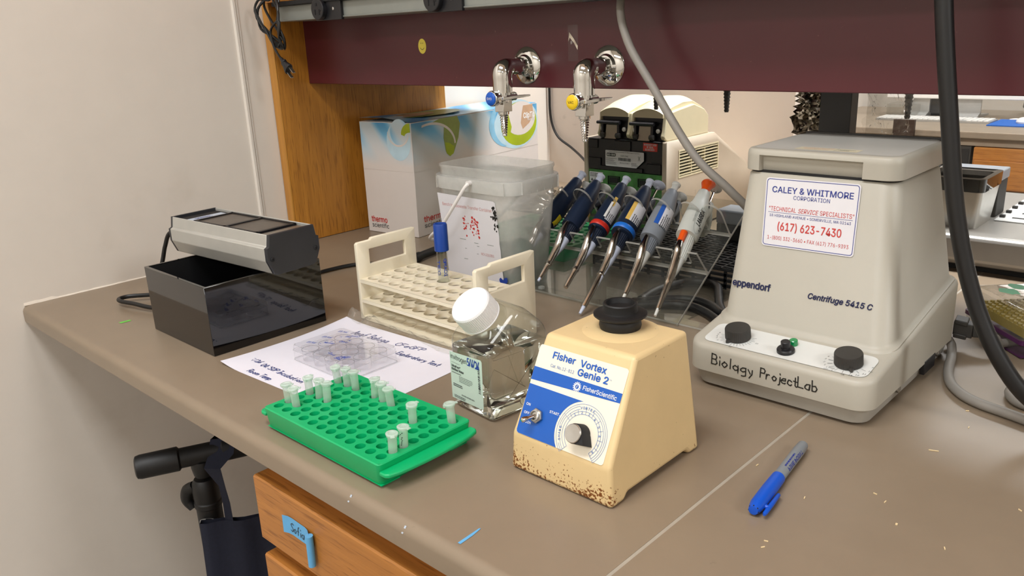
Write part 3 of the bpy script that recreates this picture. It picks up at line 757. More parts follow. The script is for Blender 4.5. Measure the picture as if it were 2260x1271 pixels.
b.build('filter_frame', t)
for a0, a1 in ((x0 + 0.0045, 0.0085), (0.0145, x1 - 0.006)):
    b = MB('filter', LX); b.box(a0, a1, -0.0305, 0.0305, 0.0545, 0.0562); b.build('filter_window', t)
b = MB('sticker_b', LX); b.box(-0.097, -0.075, -0.033, 0.030, 0.0545, 0.0552)
F = Frame(LX @ V((-0.092, 0.0, 0.0553)), LX.to_3x3() @ V((0, 1, 0)), LX.to_3x3() @ V((-1, 0, 0)))
b.X = None; b.mat('navy_p'); greek(b, F, -0.02, -0.008, 0.04, 0.010, 3, 0.0001)
b.build('label', t)
b = MB('brushed', LX); b.box(0.098, 0.112, -0.033, 0.033, 0.0545, 0.0556); b.build('name_strip', t)
b = MB('cordb'); b.tube([(0.276, 0.205, 0.125), (0.245, 0.20, 0.127), (0.200, 0.19, 0.118), (0.183, 0.185, 0.095), (0.175, 0.18, 0.07), (0.172, 0.172, 0.045), (0.178, 0.165, 0.022), (0.200, 0.160, 0.006), (0.23, 0.165, 0.0042),
   (0.262, 0.175, 0.0042), (0.285, 0.165, 0.009), (0.265, 0.145, 0.012), (0.225, 0.128, 0.008), (0.185, 0.116, 0.010), (0.152, 0.108, 0.010), (0.136, 0.112, 0.010), (0.135, 0.128, 0.010), (0.155, 0.152, 0.010), (0.19, 0.178, 0.012), (0.24, 0.215, 0.010), (0.28, 0.295, 0.0042), (0.275, 0.38, 0.0042), (0.27, 0.44, 0.0042), (0.285, 0.50, 0.0042), (0.34, 0.535, 0.0042), (0.42, 0.515, 0.0042)], 0.0036, 10)
b.build('power_cord', t)
b = MB('cordb'); b.tube([(0.277, 0.21, 0.118), (0.268, 0.225, 0.105), (0.262, 0.235, 0.08), (0.262, 0.26, 0.03), (0.27, 0.30, 0.0042), (0.30, 0.36, 0.0042)], 0.0036, 10); b.build('second_cord', t)

# ================================================================== PAPER, WELL PLATE
pa = 0.0461; pc, ps = math.cos(pa), math.sin(pa)
PF = Frame((0.5304, 0.0857, 0), (pc, ps, 0), (-ps, pc, 0))
b = MB('paper'); nx, ny = 24, 18; vs = []
for j in range(ny + 1):
    for i in range(nx + 1):
        a = 0.2794 * i / nx; c = 0.2159 * j / ny
        dl = math.hypot(a, c * 0.7); lift = 0.004 * max(0, 1 - dl / 0.05) ** 2 + 0.0035 * max(0, 1 - math.hypot(a * .8, (0.2159 - c)) / 0.06) ** 2
        if 0.01 < a < 0.26: pass
        lift += 0.0014 * max(0, 1 - a / 0.03) * (0.5 + 0.5 * math.sin(c * 40))
        vs.append(PF.at(a, c, 0.0004 + lift))
b.add(vs, [(j * (nx + 1) + i, j * (nx + 1) + i + 1, (j + 1) * (nx + 1) + i + 1, (j + 1) * (nx + 1) + i) for j in range(ny) for i in range(nx)])
WF = FZ(0, 0, 0.0008)
b.mat('ink')
scribble(b, WF, '10/5/26', 0.5335, 0.1160, 0.040, 0.0075, 0.0011, rot=0.10)
scribble(b, WF, "O4:'SOP Incubation", 0.5795, 0.1160, 0.098, 0.0085, 0.0011, rot=0.015)
scribble(b, WF, 'Room Temp', 0.5830, 0.0945, 0.053, 0.0085, 0.0011, rot=0.05)
scribble(b, WF, 'Asaf Baluga', 0.5790, 0.2665, 0.074, 0.0135, 0.0010, rot=0.10)
scribble(b, WF, 'CFeGFP', 0.6670, 0.2760, 0.052, 0.0105, 0.0010, rot=0.15)
scribble(b, WF, 'Exploratory Test', 0.6945, 0.2560, 0.082, 0.0098, 0.0011, rot=0.06)
tag(b.build('paper_sheet', recalc=False), 'white paper sheet with blue handwritten notes under the clear well plate', 'paper')

t = thing('well_plate', 'clear lidded twelve-well plate with blue marker notes on the paper sheet', 'well plate', (0.659, 0.197, 0.0012))
ZB = 0.0012
a0, a1, c0, c1 = 0.5975, 0.7205, 0.1570, 0.2395
def cham(x0, x1, y0, y1, c): return [(x0 + c, y0), (x1 - c, y0), (x1, y0 + c), (x1, y1 - c), (x1 - c, y1), (x0 + c, y1), (x0, y1 - c), (x0, y0 + c)]
b = MB('polys')
b.loft([[(x, y, z) for x, y in cham(a0, a1, c0, c1, 0.003)] for z in (ZB, ZB + 0.0135)], False, True)
b.mat('edge'); b.loft([[(x, y, z) for x, y in cham(a0 - o_, a1 + o_, c0 - o_, c1 + o_, 0.003)] for o_, z in ((0.0002, ZB), (0.0006, ZB + 0.0004), (0.0002, ZB + 0.0012))], False, False)
b.build('base_tray', t, recalc=False, smooth=10)
for i in range(4):
    for j in range(3):
        x = a0 + 0.0215 + i * 0.0267; y = c0 + 0.0148 + j * 0.0264
        b = MB('polys'); b.lathe([(0.0112, 0), (0.0116, 0.0150)], (x, y, ZB + 0.0012), (0, 0, 1), 28, True, False)
        b.mat('edge'); b.lathe([(0.0113, 0), (0.0119, 0.0), (0.0119, 0.0006), (0.0113, 0.0006), (0.0113, 0)], (x, y, ZB + 0.0152), (0, 0, 1), 28, False, False)
        b.build('well', t, recalc=False)
b = MB('polys'); q = 0.0008; Z1 = ZB + 0.0135; Z2 = ZB + 0.0212
b.loft([[(x, y, z) for x, y in cham(a0 - q + i_, a1 + q - i_, c0 - q + i_, c1 + q - i_, 0.0045)] for i_, z in ((0, Z1), (0.0006, Z2 - 0.0008), (0.0012, Z2))], False, True)
b.mat('edge')
b.loft([[(x, y, z) for x, y in cham(a0 - q - o_, a1 + q + o_, c0 - q - o_, c1 + q + o_, 0.0045)] for o_, z in ((0.0001, Z1), (0.0005, Z1 + 0.0003), (0.0001, Z1 + 0.0007))], False, False)
oo = [(x, y, Z2 + 0.0001) for x, y in cham(a0 + 0.0004, a1 - 0.0004, c0 + 0.0004, c1 - 0.0004, 0.0045)]; ii = [(x, y, Z2 + 0.0004) for x, y in cham(a0 + 0.0013, a1 - 0.0013, c0 + 0.0013, c1 - 0.0013, 0.0045)]
b.loft([oo, ii], False, False)
b.mat('marker'); LF = FZ(0, 0, Z2 + 0.0002)
for s_, x, y, w_, r_ in (('B16', 0.6085, 0.1735, 0.015, .6), ('B16', 0.6085, 0.1985, 0.016, .6), ('B16', 0.6085, 0.2250, 0.016, .6), ('250', 0.6370, 0.2235, 0.016, .6), ('BL', 0.6345, 0.2185, 0.009, .6),
                         ('Disc', 0.6430, 0.2020, 0.014, .6), ('Water', 0.6290, 0.1870, 0.018, .6), ('^', 0.6260, 0.1800, 0.004, .6), ('^', 0.6285, 0.2130, 0.004, .5), ('^', 0.6330, 0.1940, 0.004, .5), ('x', 0.650, 0.2125, 0.004, .4),
                         ('Cont', 0.6655, 0.1690, 0.016, -.25), ('MgSO', 0.6900, 0.1725, 0.013, .3), ('CFPS', 0.6880, 0.1680, 0.013, .2), ('250uL', 0.6865, 0.1632, 0.013, .1)):
    scribble(b, LF, s_, x, y, w_, 0.0042, 0.0009, rot=r_ * 0.6)
b.build('lid', t, recalc=False, smooth=10)

# ================================================================== GREEN TUBE RACK
GX = [0.7638 + 0.01666 * i for i in range(12)]; GY = [0.0358 + 0.0136 * j for j in range(8)]
t = thing('tube_rack', 'bright green 96-hole tube rack holding small capped tubes', 'tube rack', (0.8555, 0.085, 0.0005))
b = MB('green'); ZT = 0.0270
def hole_plate(b, xs, ys, px, py, r, x0, x1, y0, y1, z0, z1, n=16, wall=True, taper=0.0):
    """solid plate with round through holes on a grid"""
    xe = [x0] + [(a + c) / 2 for a, c in zip(xs, xs[1:])] + [x1]; ye = [y0] + [(a + c) / 2 for a, c in zip(ys, ys[1:])] + [y1]
    for i, cx_ in enumerate(xs):
        for j, cy_ in enumerate(ys):
            sq = []; ci = []; cb = []
            for k in range(n):
                a = 2 * PI * (k + 0.5) / n; dx, dy = math.cos(a), math.sin(a)
                tx = ((xe[i + 1] - cx_) if dx > 0 else (cx_ - xe[i])) / abs(dx) if abs(dx) > 1e-6 else 1e9
                ty = ((ye[j + 1] - cy_) if dy > 0 else (cy_ - ye[j])) / abs(dy) if abs(dy) > 1e-6 else 1e9
                m_ = min(tx, ty); sq.append((cx_ + dx * m_, cy_ + dy * m_)); ci.append((cx_ + dx * r, cy_ + dy * r)); cb.append((cx_ + dx * (r - taper), cy_ + dy * (r - taper)))
            # corner fix: snap nearest samples to the cell corners
            for ex in (xe[i], xe[i + 1]):
                for ey in (ye[j], ye[j + 1]):
                    kk = min(range(n), key=lambda k_: (sq[k_][0] - ex) ** 2 + (sq[k_][1] - ey) ** 2); sq[kk] = (ex, ey)
            vs = [(x, y, z1) for x, y in sq] + [(x, y, z1) for x, y in ci] + [(x, y, z0) for x, y in cb] + [(x, y, z0) for x, y in sq]
            fs = []
            for k in range(n):
                k2 = (k + 1) % n
                fs += [(k, k2, n + k2, n + k), (n + k, n + k2, 2 * n + k2, 2 * n + k), (2 * n + k, 2 * n + k2, 3 * n + k2, 3 * n + k)]
            b.add(vs, fs)
hole_plate(b, GX, GY, 0, 0, 0.0056, 0.7535, 0.9575, 0.0245, 0.1440, 0.0035, ZT, 16, taper=0.0010)
o1 = rrect(0.7535, 0.9575, 0.0245, 0.1440, 0.0005); 
b.loft([[(x, y, ZT) for x, y in rrect(0.7535, 0.9575, 0.0245, 0.1440, 0.0002)], [(x, y, ZT) for x, y in rrect(0.7530, 0.9580, 0.0240, 0.1445, 0.004)], [(x, y, ZT - 0.0012) for x, y in rrect(0.7520, 0.9590, 0.0230, 0.1455, 0.005)],
        [(x, y, 0.0045) for x, y in rrect(0.7545, 0.9565, 0.0252, 0.1433, 0.005)], [(x, y, 0.0035) for x, y in rrect(0.7550, 0.9560, 0.0257, 0.1428, 0.005)]], False, False)
b.box(0.757, 0.954, 0.030, 0.1385, 0.0030, 0.0036)
for x0, x1 in ((0.756, 0.770), (0.941, 0.955)):
    for y0, y1 in ((0.0275, 0.050), (0.118, 0.141)): b.box(x0, x1, y0, y1, 0.0005, 0.0036)
b.box(0.79, 0.92, 0.0275, 0.0295, 0.0012, 0.0036)
b.build('rack_body', t, recalc=True, smooth=30)
for sx in (1, -1):
    b = MB('green'); n = 12; top = []
    for k in range(n + 1):
        y = 0.0265 + 0.1155 * k / n; q_ = math.sin(PI * k / n); top.append((0.9585 + 0.0115 + 0.0055 * q_ ** 0.6, y))
    pts = [(0.9575, 0.0235)] + [(0.966, 0.0235)] + top + [(0.966, 0.145), (0.9575, 0.145)]
    if sx < 0: pts = [(2 * 0.8555 - x, y) for x, y in pts][::-1]
    b.loft([[(x, y, z_) for x, y in pts] for z_ in (0.0150, 0.0195)])
    b.build('end_ledge', t, bevel=0.0015, seg=3)
# tubes
def make_tube(name):
    t = thing(name, 'x', 'tube', (0, 0, 0.0040), 'small capped tubes in the green rack')
    b = MB('tube'); b.lathe([(0.0012, 0.0005), (0.0025, 0.0012), (0.0044, 0.016), (0.0046, 0.040), (0.0056, 0.0402), (0.0056, 0.0418), (0.0040, 0.0419)], (0, 0, 0.0040), (0, 0, 1), 20, True, False)
    b.build('tube_body', t, recalc=False)
    b = MB('tubelid'); b.lathe([(0.0040, 0.0395), (0.0040, 0.0419), (0.0062, 0.0419), (0.0064, 0.0434), (0.0058, 0.0440), (0.0036, 0.0440), (0.0033, 0.0434), (0.001, 0.0432)], (0, 0, 0.0040), (0, 0, 1), 22)
    b.box(0.0052, 0.0086, -0.0022, 0.0022, 0.0462, 0.0474)
    b.box(-0.0070, -0.0052, -0.0014, 0.0014, 0.0440, 0.0470)
    b.build('tube_lid', t, bevel=0.0002, seg=1)
    return t
tubes = [(0, 1, 0.5, 'in the leftmost pair, rear-left one, by the rack corner'), (1, 1, 0.8, 'in the leftmost pair, nearer the paper text, wide lid'), (0, 3, 2.0, 'rear one of the trio near the paper edge'), (1, 3, -0.4, 'middle one of the trio near the paper edge'),
         (2, 3, 0.3, 'front one of the trio near the paper edge'), (0, 6, 2.4, 'rear one of the trio under the well plate corner'), (1, 6, 2.6, 'middle one of the trio under the well plate corner'), (2, 6, 0.9, 'front one of the trio under the well plate corner'),
         (4, 6, 1.9, 'rear one of the trio along the far long side'), (5, 6, 0.9, 'middle one of the trio along the far long side'), (6, 6, 0.4, 'front one of the trio along the far long side'), (9, 5, 1.6, 'standing alone in the middle of the right half'),
         (11, 7, 1.1, 'standing alone at the far right corner by the water bottle'), (11, 1, -0.6, 'nearest to the camera, short, by the end ledge'), (11, 2, 0.15, 'with dark writing on its side, by the end ledge')]
proto = None
for i, j, a, where in tubes:
    if proto is None: proto = make_tube('microtube'); o = proto
    else: o = copy_tree(proto)
    o.location = (GX[i], GY[j], 0.0040 + (i + j) % 3 * 0.0005); o.rotation_euler = (R(random.uniform(-4, 4)), R(random.uniform(-4, 4)), a)
    o['label'] = 'frosted capped microtube, ' + where
    if (i, j) == (11, 2):
        b = MB('dk_p'); Fq = Frame((0, 0, 0), (1, 0, 0), (0, 1, 0))
        rnd = random.Random(5)
        for k in range(9):
            th = R(-75 + rnd.uniform(-22, 22)) - a; z_ = 0.0040 + 0.0245 + k * 0.0016; r_ = 0.0047
            b.poly([(r_ * math.cos(th + d_), r_ * math.sin(th + d_), z_ + e_) for d_, e_ in ((-.16, 0), (.16, .0004), (.16, .0012), (-.16, .0008))])
        w_ = b.build('writing', None, recalc=False); w_.parent = o
        for v_ in w_.data.vertices: v_.co.z -= 0.0040

# ================================================================== VORTEX MIXER
t = thing('vortex_mixer', 'cream enamel vortex mixer with blue and white dial face and black rubber cup', 'mixer', (1.087, 0.1345, 0.0004))
b = MB('cream')
z0 = 0.0004
bx0, bx1, by0, by1 = 1.0254, 1.1495, 0.1345, 0.2835
mx0, mx1, my0, my1 = 1.0285, 1.1472, 0.1350, 0.2790
tx0, tx1, ty0, ty1 = 1.0355, 1.1421, 0.1822, 0.2680; ZV = 0.1310
ins = 0.006
def sidepts(x, xm):
    f_ = lambda z_: x + (xm - x) * z_ / 0.04
    return [(f_(0), by0, z0), (f_(0), by0 + 0.020, z0), (f_(0.006), by0 + 0.026, 0.0065), (f_(0.006), by1 - 0.024, 0.0065), (f_(0), by1 - 0.018, z0), (f_(0), by1, z0), (xm, my1, 0.04), (xm, my0, 0.04)]
Ls = sidepts(bx0, mx0); Rs = sidepts(bx1, mx1)
o_ = len(b.v)
b.add(Ls + Rs + [(tx0, ty0, ZV), (tx1, ty0, ZV), (tx1, ty1, ZV), (tx0, ty1, ZV)],
      [tuple(range(8))[::-1], tuple(range(8, 16)), (0, 8, 15, 7), (5, 6, 14, 13), (7, 15, 17, 16), (14, 6, 19, 18), (6, 7, 16, 19), (15, 14, 18, 17), (16, 17, 18, 19),
       (0, 1, 9, 8), (1, 2, 10, 9), (2, 3, 11, 10), (3, 4, 12, 11), (4, 5, 13, 12)])
b.build('housing', t, bevel=0.0068, seg=4, smooth=50, lim=25)
b = MB('cream'); b.lathe([(0.040, -0.001), (0.036, 0.0006), (0.028, 0.0022), (0.022, 0.0026)], (1.0885, 0.2320, ZV), (0, 0, 1), 40); b.build('collar', t)
b = MB('rubber')
b.lathe([(0.016, 0.0), (0.0200, 0.0), (0.0208, 0.003), (0.0200, 0.009), (0.0190, 0.0105), (0.0245, 0.0118), (0.0262, 0.0132), (0.0262, 0.0150), (0.0238, 0.0158), (0.0192, 0.0160), (0.0172, 0.0170), (0.0166, 0.0225), (0.0170, 0.0245), (0.0160, 0.0256), (0.0142, 0.0252), (0.0135, 0.0222), (0.0130, 0.0205), (0.001, 0.0195)], (1.0885, 0.2320, ZV + 0.0026), (0, 0, 1), 48)
b.build('rubber_cup', t)
# face plate on the sloping front
d_ = V((0, ty0 - my0, ZV - 0.04)).normalized()
VF = Frame((1.0254, my0, 0.04), (1, 0, 0), d_)
VF.O = VF.O + VF.N * 0.0003
b = MB('plate'); rpatch(b, VF, 0.0082, 0.1136, 0.0012, 0.0905, 0.003, 0.0)
b.mat('fblue')
patch(b, VF, [(0.0083, 0.0548), (0.1135, 0.0588), (0.1135, 0.0678), (0.0083, 0.0680)], 0.0002)
cx, cs, RO = 0.0826, 0.0205, 0.0305
arc = [(cx + RO * math.cos(R(a)), cs + RO * math.sin(R(a))) for a in range(103, 216, 6)]
patch(b, VF, [(0.0083, 0.0042), (0.0092, 0.0022), (0.0112, 0.0013)] + [(0.0590, 0.0013)] + [p_ for p_ in arc[::-1] if p_[1] > 0.0013] + [(0.0744, 0.0501), (0.0083, 0.0506)], 0.0002)
text(b, VF, 'Fisher', 0.0270, 0.0803, w=0.0270, h=0.0064, lift=0.0004, bold=0.025)
text(b, VF, 'Vortex', 0.0605, 0.0802, w=0.0300, h=0.0064, lift=0.0004, bold=0.025)
text(b, VF, 'Genie 2', 0.0602, 0.0716, w=0.0350, h=0.0064, lift=0.0004, bold=0.025)
b.mat('dialblue')
text(b, VF, 'Cat. No.12-812', 0.0270, 0.0716, w=0.0288, h=0.0031, lift=0.0004)
text(b, VF, 'TM', 0.0965, 0.0757, w=0.0022, h=0.0012, lift=0.0004)
b.mat('fwhite')
text(b, VF, 'FisherScientific', 0.0708, 0.0602, w=0.0383, h=0.0040, lift=0.0005, bold=0.012)
arcband(b, VF, 0.0638, 0.0612, 0.0021, 0.0035, 0, 360, 0.0005, 24)
for k in range(14):
    a = 2 * PI * k / 14; patch(b, VF, [(0.0638 + (0.0042 * math.cos(a)) + 0.0006 * math.cos(u), 0.0612 + 0.0042 * math.sin(a) + 0.0006 * math.sin(u)) for u in [2 * PI * m / 8 for m in range(8)]], 0.0005)
text(b, VF, 'F', 0.0630, 0.0600, w=0.0016, h=0.0024, lift=0.0006, bold=0.02, shear=0.3)
text(b, VF, 'ON', 0.0116, 0.0297, w=0.0050, h=0.0024, lift=0.0005, bold=0.015)
text(b, VF, 'OFF', 0.0116, 0.0213, w=0.0066, h=0.0024, lift=0.0005, bold=0.015)
text(b, VF, 'TOUCH', 0.0110, 0.0130, w=0.0118, h=0.0024, lift=0.0005, bold=0.015)
text(b, VF, 'START', 0.0413, 0.0298, w=0.0112, h=0.0024, lift=0.0005, bold=0.015)
line(b, VF, 0.0532, 0.0305, 0.0566, 0.0293, 0.0004, 0.0005)
b.mat('dialblue')
for r_, a0, a1 in ((0.0282, -45, 229), (0.0262, -45, 75), (0.0242, -45, 72), (0.0262, 110, 150), (0.0235, 110, 150), (0.0215, -45, 229), (0.0262, 152, 176), (0.0242, 152, 178), (0.0262, 212, 229), (0.0242, 206, 229), (0.0188, -45, 229)):
    arcband(b, VF, cx, cs, r_ - 0.00016, r_ + 0.00016, a0, a1, 0.0005, 40)
for a in (-45, 229, 151): line(b, VF, cx + 0.0188 * math.cos(R(a)), cs + 0.0188 * math.sin(R(a)), cx + 0.0282 * math.cos(R(a)), cs + 0.0282 * math.sin(R(a)), 0.0003, 0.0005)
for k in range(9):
    a = 140 - 23.1 * k; line(b, VF, cx + 0.0188 * math.cos(R(a)), cs + 0.0188 * math.sin(R(a)), cx + 0.0215 * math.cos(R(a)) + 0.0024 * math.cos(R(a)), cs + 0.0239 * math.sin(R(a)), 0.0003, 0.0005)
for k in range(8):
    a = R(128.5 - 23.1 * k); r_ = 0.0202; text(b, VF, str(k + 1), cx + r_ * math.cos(a) - 0.0008 * math.cos(a - PI / 2) - 0.0010 * math.cos(a), cs + r_ * math.sin(a) - 0.0008 * math.sin(a - PI / 2) - 0.0010 * math.sin(a), w=0.0016, h=0.0024, lift=0.0006, rot=a - PI / 2, bold=0.01)
for word, a_mid, r_ in (('VORTEX', 91, 0.0247), ('SHAKE', 192, 0.0247)):
    n_ = len(word)
    for k, ch in enumerate(word):
        a = R(a_mid + 6.6 * ((n_ - 1) / 2 - k)); text(b, VF, ch, cx + (r_ - .0012) * math.cos(a) - 0.0009 * math.cos(a - PI / 2), cs + (r_ - .0012) * math.sin(a) - 0.0009 * math.sin(a - PI / 2), w=0.0018, h=0.0024, lift=0.0006, rot=a - PI / 2, bold=0.015)
b.build('face_plate', t, recalc=False)
# knob
b = MB('blackm'); kx, ks = cx + 0.0005, cs + 0.0003; n_ = 28
ringk = []
for hh, sc in ((0.0006, 1.0), (0.0120, 0.96), (0.0135, 0.90)):
    pts = []
    for k in range(n_):
        a = 2 * PI * k / n_; r_ = 0.0098
        x_, y_ = r_ * math.cos(a), r_ * math.sin(a)
        pts.append((x_, y_))
    ta = R(-28); tip = (0.0165 * math.cos(ta), 0.0165 * math.sin(ta))
    kk = min(range(n_), key=lambda k_: (pts[k_][0] - tip[0]) ** 2 + (pts[k_][1] - tip[1]) ** 2)
    pts[kk] = tip
    for s_ in (-1, 1):
        for m_ in (1, 2): 
            q = pts[(kk + s_ * m_) % n_]; f_ = 0.62 if m_ == 1 else 0.25; e = pts[(kk + s_ * 4) % n_]
            pts[(kk + s_ * m_) % n_] = (q[0] + (tip[0] * f_ + e[0] * (1 - f_) - q[0]), q[1] + (tip[1] * f_ + e[1] * (1 - f_) - q[1]))
    ringk.append([VF.at(kx + x_ * sc, ks + y_ * sc, hh) for x_, y_ in pts])
b.loft(ringk); kn = b.build('speed_knob', t, smooth=40)
b = MB('brushed'); b.lathe([(0.0088, 0), (0.0088, 0.0012), (0.0082, 0.0019), (0.006, 0.0018), (0.0003, 0.0015)], VF.at(kx, ks, 0.0134), VF.N, 40); b.build('knob_cap', kn)
# toggle
tp = (0.0282, 0.0228)
b = MB('brushed'); b.lathe([(0.0072, 0.0004), (0.0074, 0.0008), (0.0074, 0.0030), (0.0066, 0.0036), (0.0050, 0.0036)], VF.at(*tp), VF.N, 6); b.lathe([(0.0050, 0.003), (0.0052, 0.0055), (0.0042, 0.0058), (0.0036, 0.004)], VF.at(*tp), VF.N, 20)
tg = b.build('toggle_switch', t, smooth=25)
b = MB('steel'); p0 = VF.at(tp[0], tp[1], 0.003); p1 = p0 + VF.N * 0.0125 + VF.Y * -0.0070 + VF.X * -0.0045
b.tube([p0, p0.lerp(p1, 0.5), p0.lerp(p1, 0.85), p1, p1 + (p1 - p0).normalized() * 0.0010], [0.0018, 0.0022, 0.0028, 0.0025, 0.0012], 14, smooth=False); b.build('toggle_lever', tg)

# ================================================================== SQUARE WATER BOTTLE
ba = R(-6); BU = V((math.cos(ba), math.sin(ba), 0)); BV = V((-math.sin(ba), math.cos(ba), 0)); BO = V((0.8743, 0.1961, 0.0004))
BXf = Matrix(((BU.x, BV.x, 0, BO.x), (BU.y, BV.y, 0, BO.y), (0, 0, 1, BO.z), (0, 0, 0, 1)))
t = thing('water_bottle', 'square clear bottle of water with ribbed white cap and pale green label', 'bottle', tuple(BO))
bp = [(0.0, 0.0), (0.0, 0.088), (0.0445, 0.1235), (0.056, 0.1225), (0.0835, 0.098), (0.0905, 0.083), (0.0905, 0.0)]
def bshape(b, poly, u0, u1, r=0.009):
    cy_ = sum(p_[0] for p_ in poly) / len(poly); cz_ = sum(p_[1] for p_ in poly) / len(poly)
    rr = []
    def inset(poly, d):
        out = []; n_ = len(poly)
        for i in range(n_):
            p0, p1, p2 = V(poly[i - 1]), V(poly[i]), V(poly[(i + 1) % n_])
            e1 = (p1 - p0).normalized(); e2 = (p2 - p1).normalized()
            n1 = V((e1.y, -e1.x)); n2 = V((e2.y, -e2.x))
            if n1.dot(V((cy_, cz_)) - p1) < 0: n1 = -n1
            if n2.dot(V((cy_, cz_)) - p1) < 0: n2 = -n2
            m_ = (n1 + n2).normalized(); out.append(tuple(p1 + m_ * d / max(0.4, m_.dot(n1))))
        return out
    for du, d in ((0, r), (r * 0.13, r * 0.5), (r * 0.5, r * 0.13), (r, 0)): rr.append([(u0 + du, y_, z_) for y_, z_ in inset(poly, d)])
    for du, d in ((r, 0), (r * 0.5, r * 0.13), (r * 0.13, r * 0.5), (0, r)): rr.append([(u1 - du, y_, z_) for y_, z_ in inset(poly, d)])
    b.loft(rr)
def rpoly(poly, r, n=4):
    out = []; m_ = len(poly)
    for i in range(m_):
        p0, p1, p2 = V(poly[i - 1]), V(poly[i]), V(poly[(i + 1) % m_])
        a = p1 + (p0 - p1).normalized() * min(r, (p0 - p1).length * 0.45); c = p1 + (p2 - p1).normalized() * min(r, (p2 - p1).length * 0.45)
        for k in range(n + 1):
            u = k / n; out.append(tuple(a * (1 - u) ** 2 + p1 * 2 * u * (1 - u) + c * u * u))
    return out
b = MB('pet', BXf); bshape(b, rpoly(bp, 0.009), 0, 0.0735, 0.009); b.build('bottle_body', t, smooth=40)
b = MB('water', BXf); wl = 0.0790
wp = [(0.0010, 0.0012), (0.0010, wl), (0.0893, wl), (0.0893, 0.0012)]
bshape(b, rpoly(wp, 0.006), 0.0010, 0.0725, 0.0055); b.build('water', t, smooth=40)
na = V((0, -math.sin(R(38.5)), math.cos(R(38.5)))); nb = V((0.0395, 0.0235, 0.1067))
b = MB('petlip', BXf); b.lathe([(0.0275, -0.002), (0.0225, 0.001), (0.0195, 0.004), (0.0190, 0.012)], nb, na, 32, False, False); b.build('bottle_neck', t)
b = MB('capw', BXf); n_ = 72; prof = [(0.0240, 0.0085), (0.0243, 0.0098), (0.0236, 0.0104), (0.0236, 0.0305), (0.0228, 0.0326), (0.021, 0.0332), (0.0001, 0.0332)]
e1 = V((1, 0, 0)); e2 = na.cross(e1); rr = []
for k_, (r_, h_) in enumerate(prof):
    rr.append([nb + na * h_ + (e1 * math.cos(2 * PI * k / (2 * n_)) + e2 * math.sin(2 * PI * k / (2 * n_))) * (r_ + (0.0005 if (k % 2 == 0 and k_ in (2, 3)) else 0)) for k in range(2 * n_)])
b.loft(rr); b.build('screw_cap', t, smooth=25)
BF = Frame(BO + BU * -0.0004 + BV * -0.0006 + V((0, 0, 0)), BU, V((0, 0, 1)))
b = MB('labelg'); patch(b, BF, [(0.0016, 0.0105), (0.0575, 0.0125), (0.0595, 0.0145), (0.0604, 0.0702), (0.0585, 0.0722), (0.0012, 0.0680)], 0.0)
b.mat('dk_p')
text(b, BF, 'invitrogen', 0.0030, 0.0600, w=0.0300, h=0.0060, lift=0.0003)
text(b, BF, 'UltraPure\u2122', 0.0040, 0.0502, w=0.0165, h=0.0028, lift=0.0003, bold=0.02)
text(b, BF, 'Distilled Water', 0.0040, 0.0462, w=0.0225, h=0.0028, lift=0.0003, bold=0.02)
line(b, BF, 0.0040, 0.0560, 0.0200, 0.0558, 0.0003, 0.0003)
greek(b, BF, 0.0055, 0.0268, 0.024, 0.0042, 2, 0.0003, 0.5, 3)
greek(b, BF, 0.0060, 0.0130, 0.030, 0.0036, 2, 0.0003, 0.45, 4)
rnd = random.Random(8); yb = 0.0310
while yb < 0.0600:
    hh = rnd.uniform(0.0005, 0.0022); patch(b, BF, [(0.0525, yb), (0.0560, yb), (0.0560, yb + hh), (0.0525, yb + hh)], 0.0003); yb += hh + rnd.uniform(0.0004, 0.0012)
b.mat('grey_p')
greek(b, BF, 0.0040, 0.0430, 0.020, 0.0024, 1, 0.0003, 0.5, 5); greek(b, BF, 0.0170, 0.0345, 0.027, 0.0080, 4, 0.0003, 0.4, 6); greek(b, BF, 0.020, 0.0180, 0.030, 0.003, 1, 0.0003, 0.5, 9)
b.mat('marker'); scribble(b, BF, '5/6/26', 0.0345, 0.0600, 0.0215, 0.0085, 0.0013, 0.0004, slant=0.05)
b.build('label', t, recalc=False)

